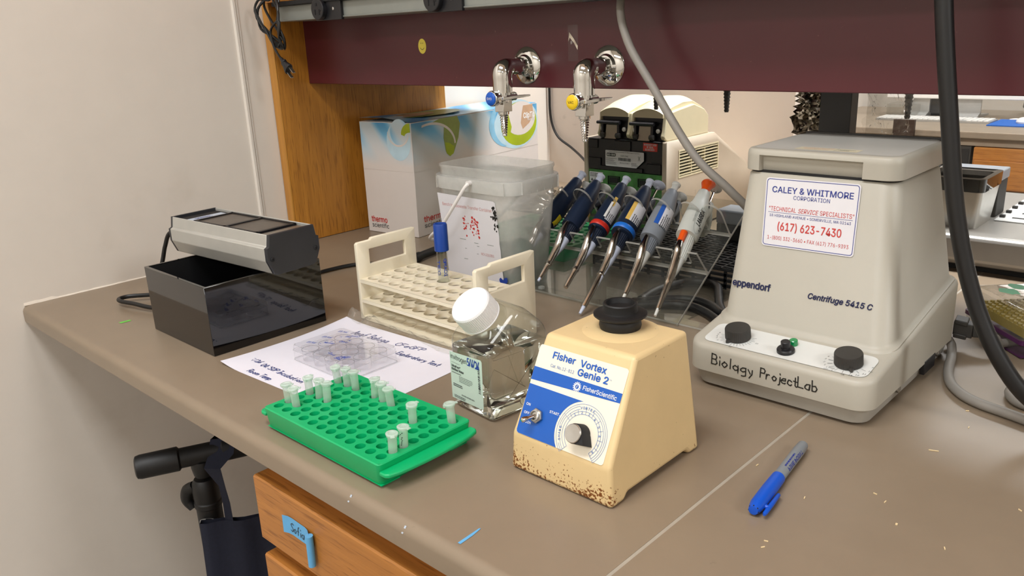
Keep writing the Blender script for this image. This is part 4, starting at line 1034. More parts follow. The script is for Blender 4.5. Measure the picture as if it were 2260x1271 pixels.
# ================================================================== NATURAL PLASTIC TEST TUBE RACK
t = thing('test_tube_rack', 'off-white three-tier test tube rack with handle cut-outs at both ends', 'test tube rack', (0.666, 0.374, 0.0005))
RX0, RX1, RY0, RY1 = 0.5350, 0.7970, 0.3175, 0.4320
def end_plate(x0, x1):
    b = MB('nat'); zt = 0.1215; zb = 0.0005
    out = [(RY0, zb), (RY1, zb), (RY1, zt + 0.0015), (RY1 - 0.003, zt + 0.0025), (RY0 + 0.030, zt + 0.0025), (RY0 + 0.027, zt - 0.0005), (RY0 + 0.003, zt - 0.0005), (RY0, zt - 0.003)]
    hy0, hy1, hz0, hz1 = RY0 + 0.023, RY1 - 0.0215, 0.0840, 0.1075
    def side(x):
        return [(x, y, z) for y, z in out], [(x, y, z) for y, z in ((hy0, hz0), (hy1, hz0), (hy1, hz1), (hy0, hz1))]
    o1, i1 = side(x0); o2, i2 = side(x1)
    def face(o_, i_):
        s_ = len(b.v); b.add(o_ + i_, [])
        f_ = [(0, 1, 9, 8), (1, 2, 10, 9), (2, 3, 4, 5, 11, 10), (5, 6, 7, 8, 11), (7, 0, 8)]
        for q in f_: b.f.append(tuple(s_ + k for k in q)); b.mi.append(b.cur)
    face(o1, i1); face(o2, i2)
    n_ = 8
    for k in range(n_): b.add([o1[k], o1[(k + 1) % n_], o2[(k + 1) % n_], o2[k]], [(0, 1, 2, 3)])
    for k in range(4): b.add([i1[k], i1[(k + 1) % 4], i2[(k + 1) % 4], i2[k]], [(0, 1, 2, 3)])
    me = b.build('end_plate', t, smooth=20)
    bm = bmesh.new(); bm.from_mesh(me.data); bmesh.ops.remove_doubles(bm, verts=bm.verts, dist=1e-5); bmesh.ops.recalc_face_normals(bm, faces=bm.faces); bm.to_mesh(me.data); bm.free()
    bv = me.modifiers.new('soft_edges', 'BEVEL'); bv.width = 0.0014; bv.segments = 2; bv.limit_method = 'ANGLE'; bv.angle_limit = R(50)
end_plate(RX0, RX0 + 0.0065); end_plate(RX1 - 0.0065, RX1)
hx = [0.5535 + 0.02510 * i for i in range(10)]; hy = [0.3370 + 0.0255 * j for j in range(4)]
for zt, r_ in ((0.0645, 0.0105), (0.0330, 0.0105)):
    b = MB('nat'); hole_plate(b, hx, hy, 0, 0, r_, RX0 + 0.0064, RX1 - 0.0064, RY0 + 0.001, RY1 - 0.001, zt - 0.0050, zt, 20)
    b.loft([[(RX0 + 0.0064, y, z), (RX1 - 0.0064, y, z)] * 1 + [(RX1 - 0.0064, y, z - 0.0), (RX0 + 0.0064, y, z)] for y, z in ((RY0 + 0.001, zt), (RY0 + 0.001, zt - 0.005))], False, False)
    b.box(RX0 + 0.0064, RX1 - 0.0064, RY0 + 0.0005, RY0 + 0.0012, zt - 0.005, zt - 0.0002)
    b.build('shelf', t, smooth=30)
b = MB('nat'); b.box(RX0 + 0.0064, RX1 - 0.0064, RY0 + 0.001, RY1 - 0.001, 0.0005, 0.0055)
for x in hx:
    for y in hy: b.lathe([(0.0105, 0.0057), (0.0088, 0.0056), (0.0086, 0.0050)], (x, y, 0.0002), (0, 0, 1), 20, False, False)
b.build('base_shelf', t)
# crinkled film under the rack front
b = MB('film'); rnd = random.Random(4); nx, ny = 46, 10; vs = []
for j in range(ny + 1):
    for i in range(nx + 1):
        u = i / nx; v_ = j / ny
        x = 0.520 + 0.262 * u; y = 0.302 + 0.016 * v_ - 0.006 * math.sin(u * 9) * (1 - v_)
        z = 0.0012 + 0.0045 * abs(math.sin(u * 23 + v_ * 3)) * (0.4 + v_) * rnd.uniform(0.3, 1) + (0.013 * math.exp(-((u - 0.03) / 0.05) ** 2) + 0.010 * math.exp(-((u - 0.19) / 0.035) ** 2)) * (0.25 + math.sin(PI * min(1, v_ * 0.9)))
        vs.append((x, y, z))
b.add(vs, [(j * (nx + 1) + i, j * (nx + 1) + i + 1, (j + 1) * (nx + 1) + i + 1, (j + 1) * (nx + 1) + i) for j in range(ny) for i in range(nx)])
tag(b.build('plastic_film', recalc=False, smooth=180), 'crinkled clear plastic film bunched along the foot of the off-white rack', 'film')

# blue capped tube in the rack
vx, vy = hx[4], hy[2]
t = thing('culture_tube', 'clear culture tube with tall blue cap standing in the off-white rack', 'tube', (vx, vy, 0.0062))
b = MB('vial'); b.lathe([(0.0005, 0), (0.005, 0.0012), (0.0078, 0.005), (0.0082, 0.010), (0.0082, 0.108), (0.0070, 0.108), (0.0070, 0.010), (0.006, 0.006), (0.0005, 0.003)], (vx, vy, 0.0062), (0, 0, 1), 28)
b.build('glass_body', t)
b = MB('bluecap'); n_ = 40
def capring(r_, z_, rib): return [(vx + (r_ + (0.0003 if rib and k % 2 else 0)) * math.cos(2 * PI * k / n_), vy + (r_ + (0.0003 if rib and k % 2 else 0)) * math.sin(2 * PI * k / n_), z_) for k in range(n_)]
b.loft([capring(0.0084, 0.1115, 0), capring(0.0104, 0.1115, 0), capring(0.0104, 0.1125, 1), capring(0.0100, 0.1500, 1), capring(0.0094, 0.1520, 0), capring(0.0080, 0.1520, 0), capring(0.0078, 0.1510, 0), capring(0.0005, 0.1510, 0)], True, True)
b.build('cap', t, smooth=30)
b = MB('marker')
class CylF:
    def __init__(s, x, y, z, r, th0): s.a = (x, y, z, r, th0)
    def at(s, a, c, l=0):
        x, y, z, r, th = s.a; q = th + a / r; return V((x + (r + l) * math.cos(q), y + (r + l) * math.sin(q), z + c))
CF = CylF(vx, vy, 0.07, 0.0083, R(-42))
scribble(b, CF, 'GRADI', 0.0020, 0.030, 0.026, 0.0042, 0.0010, 0.0002, rot=-PI / 2, slant=0)
scribble(b, CF, 'TEC', -0.0085, 0.028, 0.024, 0.0042, 0.0010, 0.0002, rot=-PI / 2, slant=0)
b.build('writing', t, recalc=False)

# ================================================================== TUB
t = thing('plastic_tub', 'frosted square plastic tub with worn white label and white bail handle', 'tub', (0.575, 0.59, 0.0005))
b = MB('bucket')
def tubring(x0, x1, y0, y1, z, r): return ring(x0, x1, y0, y1, z, r, 6)
T_ = 0.0016
def off(o, z, r): return tubring(0.4840 + o, 0.6640 - o, 0.5320 + o, 0.6490 - o, z, max(0.004, r - o))
def offb(o, z, r): return tubring(0.4900 + o, 0.6480 - o, 0.5450 + o, 0.6380 - o, z, max(0.004, r - o))
b.loft([offb(0.003, 0.0005, 0.018), offb(0, 0.0035, 0.018), off(0, 0.168, 0.024), off(0, 0.1985, 0.026), off(-0.002, 0.2015, 0.026), off(-0.002, 0.2060, 0.026), off(T_ - 0.002, 0.2062, 0.026), off(T_, 0.1985, 0.026), off(T_, 0.168, 0.024), offb(T_, 0.005, 0.018)], True, True)
b.build('tub_body', t, recalc=False, smooth=40)
b = MB('bucketb'); bo = -0.0095
b.loft([off(-0.001, 0.1895, 0.026), off(bo, 0.1890, 0.030), off(bo - 0.0004, 0.1860, 0.030), off(bo + 0.002, 0.1675, 0.028), off(bo + 0.0035, 0.1675, 0.028), off(bo + 0.0015, 0.186, 0.028), off(0, 0.186, 0.026)], False, False)
for k in range(9):
    x = 0.496 + 0.0195 * k; b.box(x - 0.0005, x + 0.0005, 0.5248, 0.532, 0.168, 0.1875)
for k in range(6):
    y = 0.548 + 0.0175 * k; b.box(0.664, 0.6725, y - 0.0005, y + 0.0005, 0.168, 0.1875)
b.build('rim_band', t, recalc=False, smooth=40)
b = MB('teal'); b.loft([offb(0.0035, 0.0060, 0.016), offb(0.0030, 0.030, 0.016)], True, True)
b.sphere((0.615, 0.60, 0.05), 0.026, 14, 1.2); b.sphere((0.575, 0.60, 0.04), 0.03, 14, 1.0)
b.build('liner', t)
F = Frame((0.4925, 0.5438, 0.0130), (1, 0, 0.0), (0, -0.0130 / 0.165, 1))
F.O = F.O + F.N * 0.0008
b = MB('stkw'); rnd = random.Random(21)
top = [(0.1380 - 0.0040, 0.1440)]; 
lab = [(0.0005, 0.0)] + [(0.015 * k, rnd.uniform(-0.0012, 0.001)) for k in range(1, 9)] + [(0.1345, 0.0005)] + [(0.1345 + rnd.uniform(-0.0008, 0.0008), 0.012 * k) for k in range(1, 11)] + [(0.1330, 0.1400), (0.1290, 0.1425), (-0.004, 0.1445)]
patch(b, F, lab, 0.0)
b.mat('redlt'); text(b, F, 'Bench top Biowaste Transfer Container', 0.006, 0.1235, w=0.118, h=0.0055, lift=0.0002)
text(b, F, 'NO LIQUIDS', 0.088, 0.046, w=0.030, h=0.0045, lift=0.0002)
b.mat('red')
for k in range(90):
    a = rnd.uniform(0, 1); c = rnd.uniform(0, 1)
    if 0.28 < a < 0.62 and rnd.random() < 0.75: continue
    if c < 0.35 and rnd.random() < 0.6: continue
    ss = rnd.uniform(0.0008, 0.0032); x = 0.052 + 0.036 * a; y = 0.073 + 0.040 * c
    n_ = 7; patch(b, F, [(x + ss * rnd.uniform(.5, 1) * math.cos(2 * PI * m / n_), y + ss * rnd.uniform(.5, 1) * math.sin(2 * PI * m / n_)) for m in range(n_)], 0.0002 + k * 1e-6)
b.mat('grey_p')
for x, y, l_ in ((0.040, 0.068, 0.02), (0.074, 0.065, 0.012), (0.080, 0.060, 0.006), (0.05, 0.052, 0.004), (0.078, 0.046, 0.005), (0.045, 0.033, 0.014), (0.105, 0.066, 0.02)): greek(b, F, x, y, l_, 0.0012, 1, 0.0002, 0.8, int(x * 1e4))
b.mat('blk_ink')
for k in range(34):
    x = 0.1295 + rnd.gauss(0, 0.0028); y = 0.132 - abs(rnd.gauss(0, 0.016)); ss = rnd.uniform(0.0010, 0.0034); n_ = 8
    patch(b, F, [(x + ss * rnd.uniform(.4, 1) * math.cos(2 * PI * m / n_), y + ss * 1.4 * rnd.uniform(.4, 1) * math.sin(2 * PI * m / n_)) for m in range(n_)], 0.0003 + k * 1e-6)
b.mat('marker')
for k in range(14):
    x = 0.130 + rnd.uniform(-0.006, 0.012); y = 0.003 + rnd.uniform(-0.008, 0.008); n_ = 8; ss = 0.006
    patch(b, F, [(x + ss * rnd.uniform(.5, 1) * math.cos(2 * PI * m / n_), y + ss * rnd.uniform(.5, 1) * math.sin(2 * PI * m / n_)) for m in range(n_)], 0.0003 + k * 1e-6)
b.build('worn_label', t, recalc=False)
b = MB('handle_w')
b.tube([(0.5810, 0.5175, 0.1830), (0.5765, 0.5120, 0.1750), (0.5560, 0.506, 0.1455), (0.5230, 0.506, 0.1085), (0.490, 0.510, 0.086), (0.466, 0.53, 0.072), (0.456, 0.560, 0.066), (0.456, 0.62, 0.066), (0.466, 0.652, 0.072), (0.49, 0.672, 0.086), (0.55, 0.674, 0.14), (0.5765, 0.668, 0.175), (0.581, 0.6635, 0.183)], 0.0029, 12)
b.cyl((0.5810, 0.5235, 0.1832), (0.5810, 0.5155, 0.1832), 0.0042, 0.0042, 16)
hd = b.build('bail_handle', t)
b = MB('redlt'); b.tube([(0.4565, 0.563, 0.066), (0.456, 0.62, 0.066)], 0.0058, 12, smooth=False); b.build('handle_grip', hd)

# black rubber tubing end
b = MB('rubber'); b.tube([(0.3575, 0.580, 0.0092), (0.352, 0.60, 0.0092), (0.346, 0.632, 0.0092), (0.342, 0.66, 0.0092), (0.345, 0.69, 0.0092)], 0.0078, 18)
b.lathe([(0.0050, 0), (0.0088, 0), (0.0092, 0.001), (0.0092, 0.018), (0.0082, 0.019)], (0.3586, 0.5755, 0.0094), (-0.28, 0.96, 0), 20, False, False)
tag(b.build('rubber_hose'), 'short black rubber hose end lying between carton and off-white rack', 'hose')

# ================================================================== TIP CARTON
ca = math.atan2(0.1233, 0.9924); CU = V((math.cos(ca), math.sin(ca), 0)); CV = V((-math.sin(ca), math.cos(ca), 0)); CO = V((0.0600, 0.6969, 0.0005))
CX = Matrix(((CU.x, CV.x, 0, CO.x), (CU.y, CV.y, 0, CO.y), (0, 0, 1, CO.z), (0, 0, 0, 1)))
CW, CD, CH = 0.1504, 0.460, 0.2430
t = thing('tip_carton', 'tall white carton printed with blue and green swirls against the oak panel', 'carton', tuple(CO))
b = MB('card', CX)
b.box(0, CW, 0, CD, 0, CH - 0.0006)
b.build('carton_body', t, bevel=0.0006, seg=1)
t2 = NT('carton_swirl_print')
vec = t2.coord((1, 1, 1)); sepx = t2.n('ShaderNodeSeparateXYZ'); t2.l(vec, sepx.inputs[0])
mr = t2.n('ShaderNodeMapRange'); mr.inputs[1].default_value = 0.15; mr.inputs[2].default_value = 0.245; t2.l(sepx.outputs[2], mr.inputs[0])
wv = t2.n('ShaderNodeTexWave'); wv.inputs['Scale'].default_value = 5.0; wv.inputs['Distortion'].default_value = 5.0; wv.inputs['Detail'].default_value = 1.0; wv.inputs['Detail Scale'].default_value = 0.6; wv.bands_direction = 'DIAGONAL'
t2.l(vec, wv.inputs['Vector'])
mu = t2.n('ShaderNodeMath', operation='MULTIPLY'); t2.l(mr.outputs[0], mu.inputs[0]); t2.l(t2.ramp(wv.outputs['Fac'], [(0.2, (0.35,) * 3 + (1,)), (0.9, G1)]), mu.inputs[1])
cc = t2.ramp(mu.outputs[0], [(0.0, lin('#d8cfc8')), (0.35, lin('#b9cdd6')), (0.7, lin('#6fb2d6')), (1.0, lin('#3f8fc4'))])
p = t2.n('ShaderNodeBsdfPrincipled'); t2.l(cc, p.inputs['Base Color']); p.inputs['Roughness'].default_value = 0.4; t2.l(p.outputs[0], t2.out.inputs[0])
M['swirl'] = t2.m
FF = Frame(CO + CV * -0.0004, CU, V((0, 0, 1))); FR = Frame(CO + CU * (CW + 0.0004), CV, V((0, 0, 1))); FT = Frame(CO + V((0, 0, CH + 0.0001)), CU, CV)
def ell(cx_, cy_, rx, ry, a0=0, a1=360, n=28): return [(cx_ + rx * math.cos(R(a0 + (a1 - a0) * k / n)), cy_ + ry * math.sin(R(a0 + (a1 - a0) * k / n))) for k in range(n + 1)]
def cres(b, F, o1, o2, lift): patch(b, F, o1 + o2[::-1], lift)
M['grn_p'] = pm('lime_green_print', '#9fb018', 0.4, var=0.12, vscale=15); M['olv_p'] = pm('olive_print', '#8a9a4a', 0.4, var=0.12); M['skin_p'] = pm('tan_print', '#c09d7e', 0.4, var=0.1); M['sky_p'] = pm('sky_print', '#86bcd8', 0.4, var=0.1); M['lav_p'] = pm('pale_blue_print', '#b9d3de', 0.4, var=0.06)
b = MB('swirl')
patch(b, FF, [(0.001, 0.14), (CW - 0.001, 0.14), (CW - 0.001, CH - 0.002), (0.001, CH - 0.002)], 0.0)
patch(b, FR, [(0.001, 0.14), (CD - 0.001, 0.14), (CD - 0.001, CH - 0.002), (0.001, CH - 0.002)], 0.0)
b.mat('lav_p'); patch(b, FF, ell(0.113, 0.203, 0.034, 0.040), 0.0002)
b.mat('swirl'); patch(b, FF, ell(0.118, 0.222, 0.027, 0.028), 0.0003)
b.mat('grn_p'); cres(b, FF, ell(CW - 0.002, 0.218, 0.026, 0.024, 90, 180, 12), ell(CW - 0.002, 0.215, 0.016, 0.008, 90, 180, 12), 0.0004)
b.mat('card'); cres(b, FF, ell(0.113, 0.222, 0.0305, 0.030, 180, 350, 20), ell(0.113, 0.223, 0.029, 0.027, 180, 350, 20), 0.0005)
# long side: olive leaf, lime ring, tan shape
b.mat('olv_p'); patch(b, FR, [(0.060, 0.235), (0.090, 0.242), (0.150, 0.242), (0.158, 0.225), (0.150, 0.195), (0.132, 0.165), (0.118, 0.158), (0.105, 0.170), (0.100, 0.20), (0.104, 0.225), (0.09, 0.232)], 0.0003)
b.mat('grn_p'); patch(b, FR, [(0.104, 0.190), (0.118, 0.187), (0.134, 0.178), (0.131, 0.163), (0.118, 0.158), (0.107, 0.166)], 0.0004)
b.mat('card'); cres(b, FR, ell(0.060, 0.185, 0.080, 0.052, 0, 110, 24), ell(0.058, 0.184, 0.077, 0.048, 0, 110, 24), 0.0005)
b.mat('lav_p'); patch(b, FR, ell(0.372, 0.200, 0.090, 0.058), 0.0003)
b.mat('sky_p'); cres(b, FR, ell(0.340, 0.205, 0.078, 0.055, 120, 255, 20), ell(0.352, 0.205, 0.070, 0.055, 120, 250, 20), 0.0004)
b.mat('grn_p'); patch(b, FR, ell(0.382, 0.200, 0.074, 0.052), 0.0004)
b.mat('card'); patch(b, FR, ell(0.388, 0.212, 0.062, 0.040), 0.0005)
b.mat('grn_p'); patch(b, FR, [(0.322, 0.236), (0.334, 0.239), (0.350, 0.195), (0.343, 0.178), (0.328, 0.200)], 0.0006)
b.mat('skin_p'); patch(b, FR, [(0.400, 0.241), (0.440, 0.241), (0.442, 0.215), (0.424, 0.197), (0.396, 0.185), (0.388, 0.200), (0.394, 0.225)], 0.0006)
b.mat('white'); text(b, FR, 'ClipTip', 0.4000, 0.2105, w=0.048, h=0.0125, lift=0.0009, bold=0.03)
text(b, FR, 'Pipette Tips', 0.417, 0.2035, w=0.030, h=0.0045, lift=0.0009)
for F_, x_, w_ in ((FF, 0.0115, 0.0480), (FR, 0.0190, 0.110)):
    b.mat('red'); text(b, F_, 'thermo', x_, 0.0235 if F_ is FF else 0.0300, w=w_ if F_ is FF else w_ * 0.62, h=0.0125, lift=0.0004, bold=0.012)
    b.mat('dk_p'); text(b, F_, 'scientific', x_ + 0.001, 0.0110 if F_ is FF else 0.0170, w=w_ * 1.06 if F_ is FF else w_ * 0.70, h=0.0100, lift=0.0004)
b.build('printed_design', t, recalc=False)
b = MB('swirl')
n_ = 12; rings = []
for k in range(n_ + 1):
    u = k / n_; sag = 0.0055 * (1 - u) ** 1.5
    z_ = CH + 0.0002 + 0.0065 * max(0, 1 - u * 3) * 1
    rings.append([CO + CU * 0.0 + CV * (CD * u) + V((0, 0, z_ + 0.0008)), CO + CU * (CW * 0.5) + CV * (CD * u) + V((0, 0, z_ + 0.0015)), CO + CU * CW + CV * (CD * u) + V((0, 0, CH + 0.0002))])
for r0_, r1_ in zip(rings, rings[1:]):
    for q in (0, 1): b.poly([r0_[q], r0_[q + 1], r1_[q + 1], r1_[q]])
b.mat('olv_p'); patch(b, FT, ell(0.080, 0.13, 0.05, 0.10), 0.0085 * 0.55)
b.mat('skin_p'); patch(b, FT, ell(0.075, 0.09, 0.032, 0.06), 0.0055)
b.build('top_flap', t, recalc=False)

# green rack and foil behind the tub
t = thing('green_tray', 'green plastic tube tray lying behind the tub and pipette stand', 'tray', (0.47, 0.85, 0.0005))
b = MB('greendk'); hole_plate(b, [0.345 + 0.021 * i for i in range(12)], [0.755 + 0.0215 * j for j in range(9)], 0, 0, 0.0072, 0.332, 0.590, 0.742, 0.940, 0.020, 0.026, 10)
b.loft([[(x, y, z) for x, y in rrect(0.332, 0.590, 0.742, 0.940, 0.003)] for z in (0.0005, 0.0258)], True, False)
b.build('tray_body', t)
b = MB('foil'); rnd = random.Random(2); nx, ny = 34, 30; vs = []
for j in range(ny + 1):
    for i in range(nx + 1):
        u = i / nx * 2 - 1; v_ = j / ny * 2 - 1; d = min(1, math.hypot(u, v_)); h = 0.038 * (1 - d ** 2.2) * (0.75 + 0.25 * math.sin(i * 1.3 + j * 0.7)) + rnd.uniform(0, 0.011) * (1 - d * 0.7) + 0.0012
        vs.append((0.275 + 0.120 * u + rnd.uniform(-.003, .003), 1.155 + 0.125 * v_ + rnd.uniform(-.003, .003), h))
b.add(vs, [(j * (nx + 1) + i, j * (nx + 1) + i + 1, (j + 1) * (nx + 1) + i + 1, (j + 1) * (nx + 1) + i) for j in range(ny) for i in range(nx)])
tag(b.build('foil_heap', recalc=False, smooth=20), 'crumpled aluminium foil heap on the bench behind the tub', 'foil')

# ================================================================== PIPETTE STAND
TH = R(34.5); SE = V((0, math.cos(TH), math.sin(TH))); SN = V((0, -math.sin(TH), math.cos(TH))); SP = V((0, 0.570, 0.0))
def sp(x, s, h): return V((x, 0, 0)) + SP + SE * s + SN * h
t = thing('pipette_stand', 'clear acrylic slanted pipette stand holding six pipettes', 'pipette stand', (0.765, 0.62, 0.0004))
SX0, SX1 = 0.5900, 0.9395
b = MB('acryl')
b.loft([[sp(x, s_, h) for s_, h in ((0.0035, 0.0), (0.255, 0.0), (0.255, -0.003), (0.0035, -0.003))] for x in (SX0, SX1)])
b.mat('acrylt')
for x0, x1, s0, s1 in ((SX1 - 0.0001, SX1 + 0.0006, 0.0035, 0.255), (SX0 - 0.0006, SX0 + 0.0001, 0.0035, 0.255)):
    b.loft([[sp(x, s_, h) for s_, h in ((s0, 0.0), (s1, 0.0), (s1, -0.003), (s0, -0.003))] for x in (x0, x1)])
b.build('sloping_plate', t, recalc=False)
b = MB('acryl'); b.box(SX0, SX1 + 0.075, 0.5800, 0.600, 0.0006, 0.0036); b.box(SX0, SX1, 0.600, 0.76, 0.0006, 0.0036)
b.mat('acrylt'); b.box(SX0, SX1 + 0.075, 0.5793, 0.5800, 0.0006, 0.0030)
b.build('base_plate', t, recalc=False)
def comb(s0, prof_fn, base_h, name):
    b = MB('acryl'); tk = 0.0034
    pts = prof_fn()
    poly = [(SX0 + 0.003, 0.0002)] + pts + [(SX1, 0.0002)]
    # body faces (front/back) as vertical strips so that concave notches are safe
    for (x0, h0), (x1, h1) in zip(poly, poly[1:]):
        if abs(x1 - x0) < 1e-6: continue
        for ds in (0, tk): b.poly([sp(x0, s0 + ds, 0.0002), sp(x1, s0 + ds, 0.0002), sp(x1, s0 + ds, h1), sp(x0, s0 + ds, h0)])
    b.mat('acrylt')
    for (x0, h0), (x1, h1) in zip(poly, poly[1:]):
        b.poly([sp(x0, s0, h0), sp(x1, s0, h1), sp(x1, s0 + tk, h1), sp(x0, s0 + tk, h0)])
    b.loft([[sp(x, s0 + q, 0.0003) for q in (-0.0015, tk + 0.0015)] + [sp(x, s0 + q, 0.0016) for q in (tk + 0.0015, -0.0015)] for x in (SX0 + 0.002, SX1)])
    b.build(name, t, recalc=False, smooth=10)
def front_prof():
    out = []; ed = [0.5945, 0.6226, 0.6713, 0.7243, 0.7785, 0.8370, 0.8930, 0.9400]; st = [0.5945, 0.6407, 0.6963, 0.7516, 0.8090, 0.8641, 0.9186]
    # teeth: [start, right end]
    teeth = [(0.5960, 0.6226), (0.6407, 0.6713), (0.6963, 0.7243), (0.7516, 0.7785), (0.8090, 0.8370), (0.8641, 0.8930), (0.9186, 0.9349)]
    for k, (a, c) in enumerate(teeth):
        out += [(a, 0.0190), (a + 0.0002, 0.0430), (c, 0.0430)]
        if k == 6: out += [(0.9390, 0.0100)]
        else: out += [(c + 0.0010, 0.0230), (c + 0.0035, 0.0170)]
    return out
def back_prof():
    out = []
    for xr in (0.640, 0.690, 0.743, 0.795, 0.846, 0.900, 0.9385):
        w_ = 0.034 if xr > 0.6 else 0.02; x0 = xr - w_
        if x0 < SX0 + 0.004: x0 = SX0 + 0.004
        n_ = 10
        pts = [(x0, 0.012)]
        for k in range(n_ + 1):
            a = PI - PI * k / n_; pts.append((x0 + w_ / 2 + w_ / 2 * math.cos(a), 0.044 + 0.019 * math.sin(a)))
        pts += [(xr + 0.0005, 0.012)]
        out += pts
    return out
comb(0.1025, front_prof, 0, 'front_comb')
comb(0.1811, back_prof, 0, 'rear_comb')
b = MB('bucketb'); b.lathe([(0.0055, 0), (0.0055, 0.003), (0.003, 0.0035)], (0.668, 0.5895, 0.0036), (0, 0, 1), 16); b.build('bumper', t)

def pipette(xt, st, xb, style, label):
    T_ = sp(xt, st, 0.030); B_ = sp(xb, 0.2477, 0.030); A = (B_ - T_).normalized(); N_ = (SN - A * SN.dot(A)).normalized(); S_ = A.cross(N_)
    if S_.x < 0: S_ = -S_
    s0 = st
    def P(s_, f=0.0, q=0.0): return T_ + A * (s_ - s0) + N_ * f + S_ * q
    t = thing('pipette', label, 'pipette', tuple(T_), 'pipettes on the clear stand')
    n_ = 24
    def erings(spec):
        return [[P(s_, cf + df * math.cos(2 * PI * k / n_), rs * math.sin(2 * PI * k / n_)) for k in range(n_)] for s_, cf, df, rs in spec]
    grip = {'navy': 'pnavy', 'grey': 'pgrey', 'white': 'plamb'}[style['k']]; noz = {'navy': 'plav', 'grey': 'pwhite', 'white': 'pwhite'}[style['k']]
    big = style.get('big', 1.0); hb = style.get('hb', 0.127)
    # nozzle
    b = MB(noz); e = st
    b.loft(erings([(e, 0, .0020, .0020), (e + 0.02, 0, .0028 * big, .0028 * big), (0.060, 0, .0046 * big, .0046 * big), (0.072, 0, .0062 * big, .0062 * big), (0.082, 0, .0082, .0082), (0.096, 0, .0092, .0092), (0.104, 0, .0096, .0096)])); b.build('nozzle', t)
    b = MB('pnavy2' if style['k'] == 'navy' else ('pgrey2' if style['k'] == 'grey' else 'plamb'))
    m_ = 48; rr = []
    for s_, r_ in ((0.0985, 0.0098), (0.100, 0.0112), (0.126, 0.0124), (hb + 0.006, 0.0120)):
        rr.append([P(s_, (r_ - (0.0006 if k % 2 and 0.0995 < s_ else 0)) * math.cos(2 * PI * k / m_), (r_ - (0.0006 if k % 2 and 0.0995 < s_ else 0)) * math.sin(2 * PI * k / m_)) for k in range(m_)])
    b.loft(rr); b.build('knurled_collar', t, smooth=25)
    # grip
    b = MB(grip)
    lam = style['k'] == 'white'
    spec = [(hb - 0.003, 0.004, .0135, .0132), (hb, 0.002, .0150, .0140), (hb + 0.03, 0.001, .0158, .0142), (hb + 0.06, 0.001, .0150, .0132), (0.200, 0.002, .0128, .0116), (0.215, 0.003, .0112, .0104), (0.2275, 0.004, .0100, .0096), (0.2292, 0.004, .0085, .0082)]
    g_ = style.get('g', 1.1)
    spec = [(a, c, d_ * (1 + (g_ - 1) * min(1, max(0, (0.228 - a) / 0.03))), e_ * (1 + (g_ - 1) * min(1, max(0, (0.228 - a) / 0.03)))) for a, c, d_, e_ in spec]
    if lam: spec = [(a + 0.008, c, d_, e_) for a, c, d_, e_ in spec]
    b.loft(erings(spec)); gr = b.build('grip', t, smooth=50)
    if style.get('band'):
        b = MB(style['band']); b.loft(erings([(a, c, d_ * g_, e_ * g_) for a, c, d_, e_ in ((hb + 0.0010, 0.002, .0150, .0140), (hb + 0.0030, 0.002, .0157, .0146), (hb + 0.0085, 0.0015, .0160, .0149), (hb + 0.0105, 0.0015, .0153, .0140))]), False, False); b.build('colour_band', t)
    # finger hook and plunger housing behind the grip
    hk = MB(grip); dz = 0.008 if lam else 0.0
    hk.loft(erings([(0.176 + dz, -0.008, .004, .0080), (0.190 + dz, -0.013, .008, .0088), (0.205 + dz, -0.0185, .0098, .0094), (0.222 + dz, -0.0215, .0100, .0094), (0.2285 + dz, -0.0215, .0085, .0082)]))
    if lam: hk.tube([P(0.226, -0.024), P(0.215, -0.034), P(0.196, -0.039), P(0.184, -0.034)], [0.008, 0.0085, 0.008, 0.006], 14, flat=1.0)
    else: hk.tube([P(0.218, -0.024), P(0.212, -0.034), P(0.200, -0.041), P(0.190, -0.044)], [0.0070, 0.0062, 0.0052, 0.0036], 14)
    hk.build('finger_hook', t, smooth=50)
    if style['k'] != 'navy':
        b = MB('blackm'); b.loft(erings([(0.196 + dz, -0.0070, .0060, .0128), (0.214 + dz, -0.0070, .0060, .0112)])); b.build('volume_window', t)
    # small ejector button and the large plunger
    b = MB(style.get('ej', 'plav'))
    if lam: b.loft(erings([(0.236, 0.004, .0068, .0068), (0.246, 0.004, .0070, .0070), (0.250, 0.004, .0085, .0085), (0.2555, 0.004, .0105, .0105), (0.2590, 0.002, .0110, .0110), (0.2600, 0.002, .0100, .0100)]))
    else: b.loft(erings([(0.229, 0.004, .0058, .0058), (0.2425, 0.004, .0056, .0056), (0.2440, 0.004, .0072, .0072), (0.2465, 0.004, .0076, .0076), (0.2475, 0.004, .0062, .0062)]))
    b.build('ejector_button', t)
    b = MB(style.get('pl', 'pwhite')); pz = style.get('pz', 0.236)
    b.loft(erings([(pz - 0.004, -0.0215, .0030, .0030), (pz, -0.0215, .0040, .0040), (pz + 0.003, -0.0215, .0095, .0095), (pz + 0.0050, -0.0215, .0112, .0112), (pz + 0.0072, -0.0215, .0112, .0112), (pz + 0.0085, -0.0215, .0095, .0095)]))
    b.mat('steel'); b.tube([P(0.226 + dz, -0.0215), P(pz - 0.002, -0.0215)], 0.0017, 10, smooth=False)
    b.build('plunger', t)
    # metal tip-ejector arm
    b = MB('steel'); ee = style.get('end', st + 0.012); f0 = 0.0145
    q = [(hb + 0.022, f0, .0026), (hb + 0.004, f0 + 0.0005, .0030), (hb - 0.012, f0, .0042), (hb - 0.026, 0.0125, .0058), (hb - 0.036, 0.0085, .0066), (0.080, 0.0045, .0066), (0.066, 0.0026, .0060), (0.054, 0.0016, .0056)]
    q2 = [(0.045, .0010, .0052), (0.0435, .0010, .0060), (0.0405, .0010, .0060), (0.039, .0008, .0048)] if style['k'] == 'navy' else [(0.045, .0010, .0050)]
    q3 = [(ee + 0.004, 0, .0038 * big), (ee, 0, .0037 * big)]
    pts = q + [x for x in q2 if x[0] > ee + 0.008] + q3
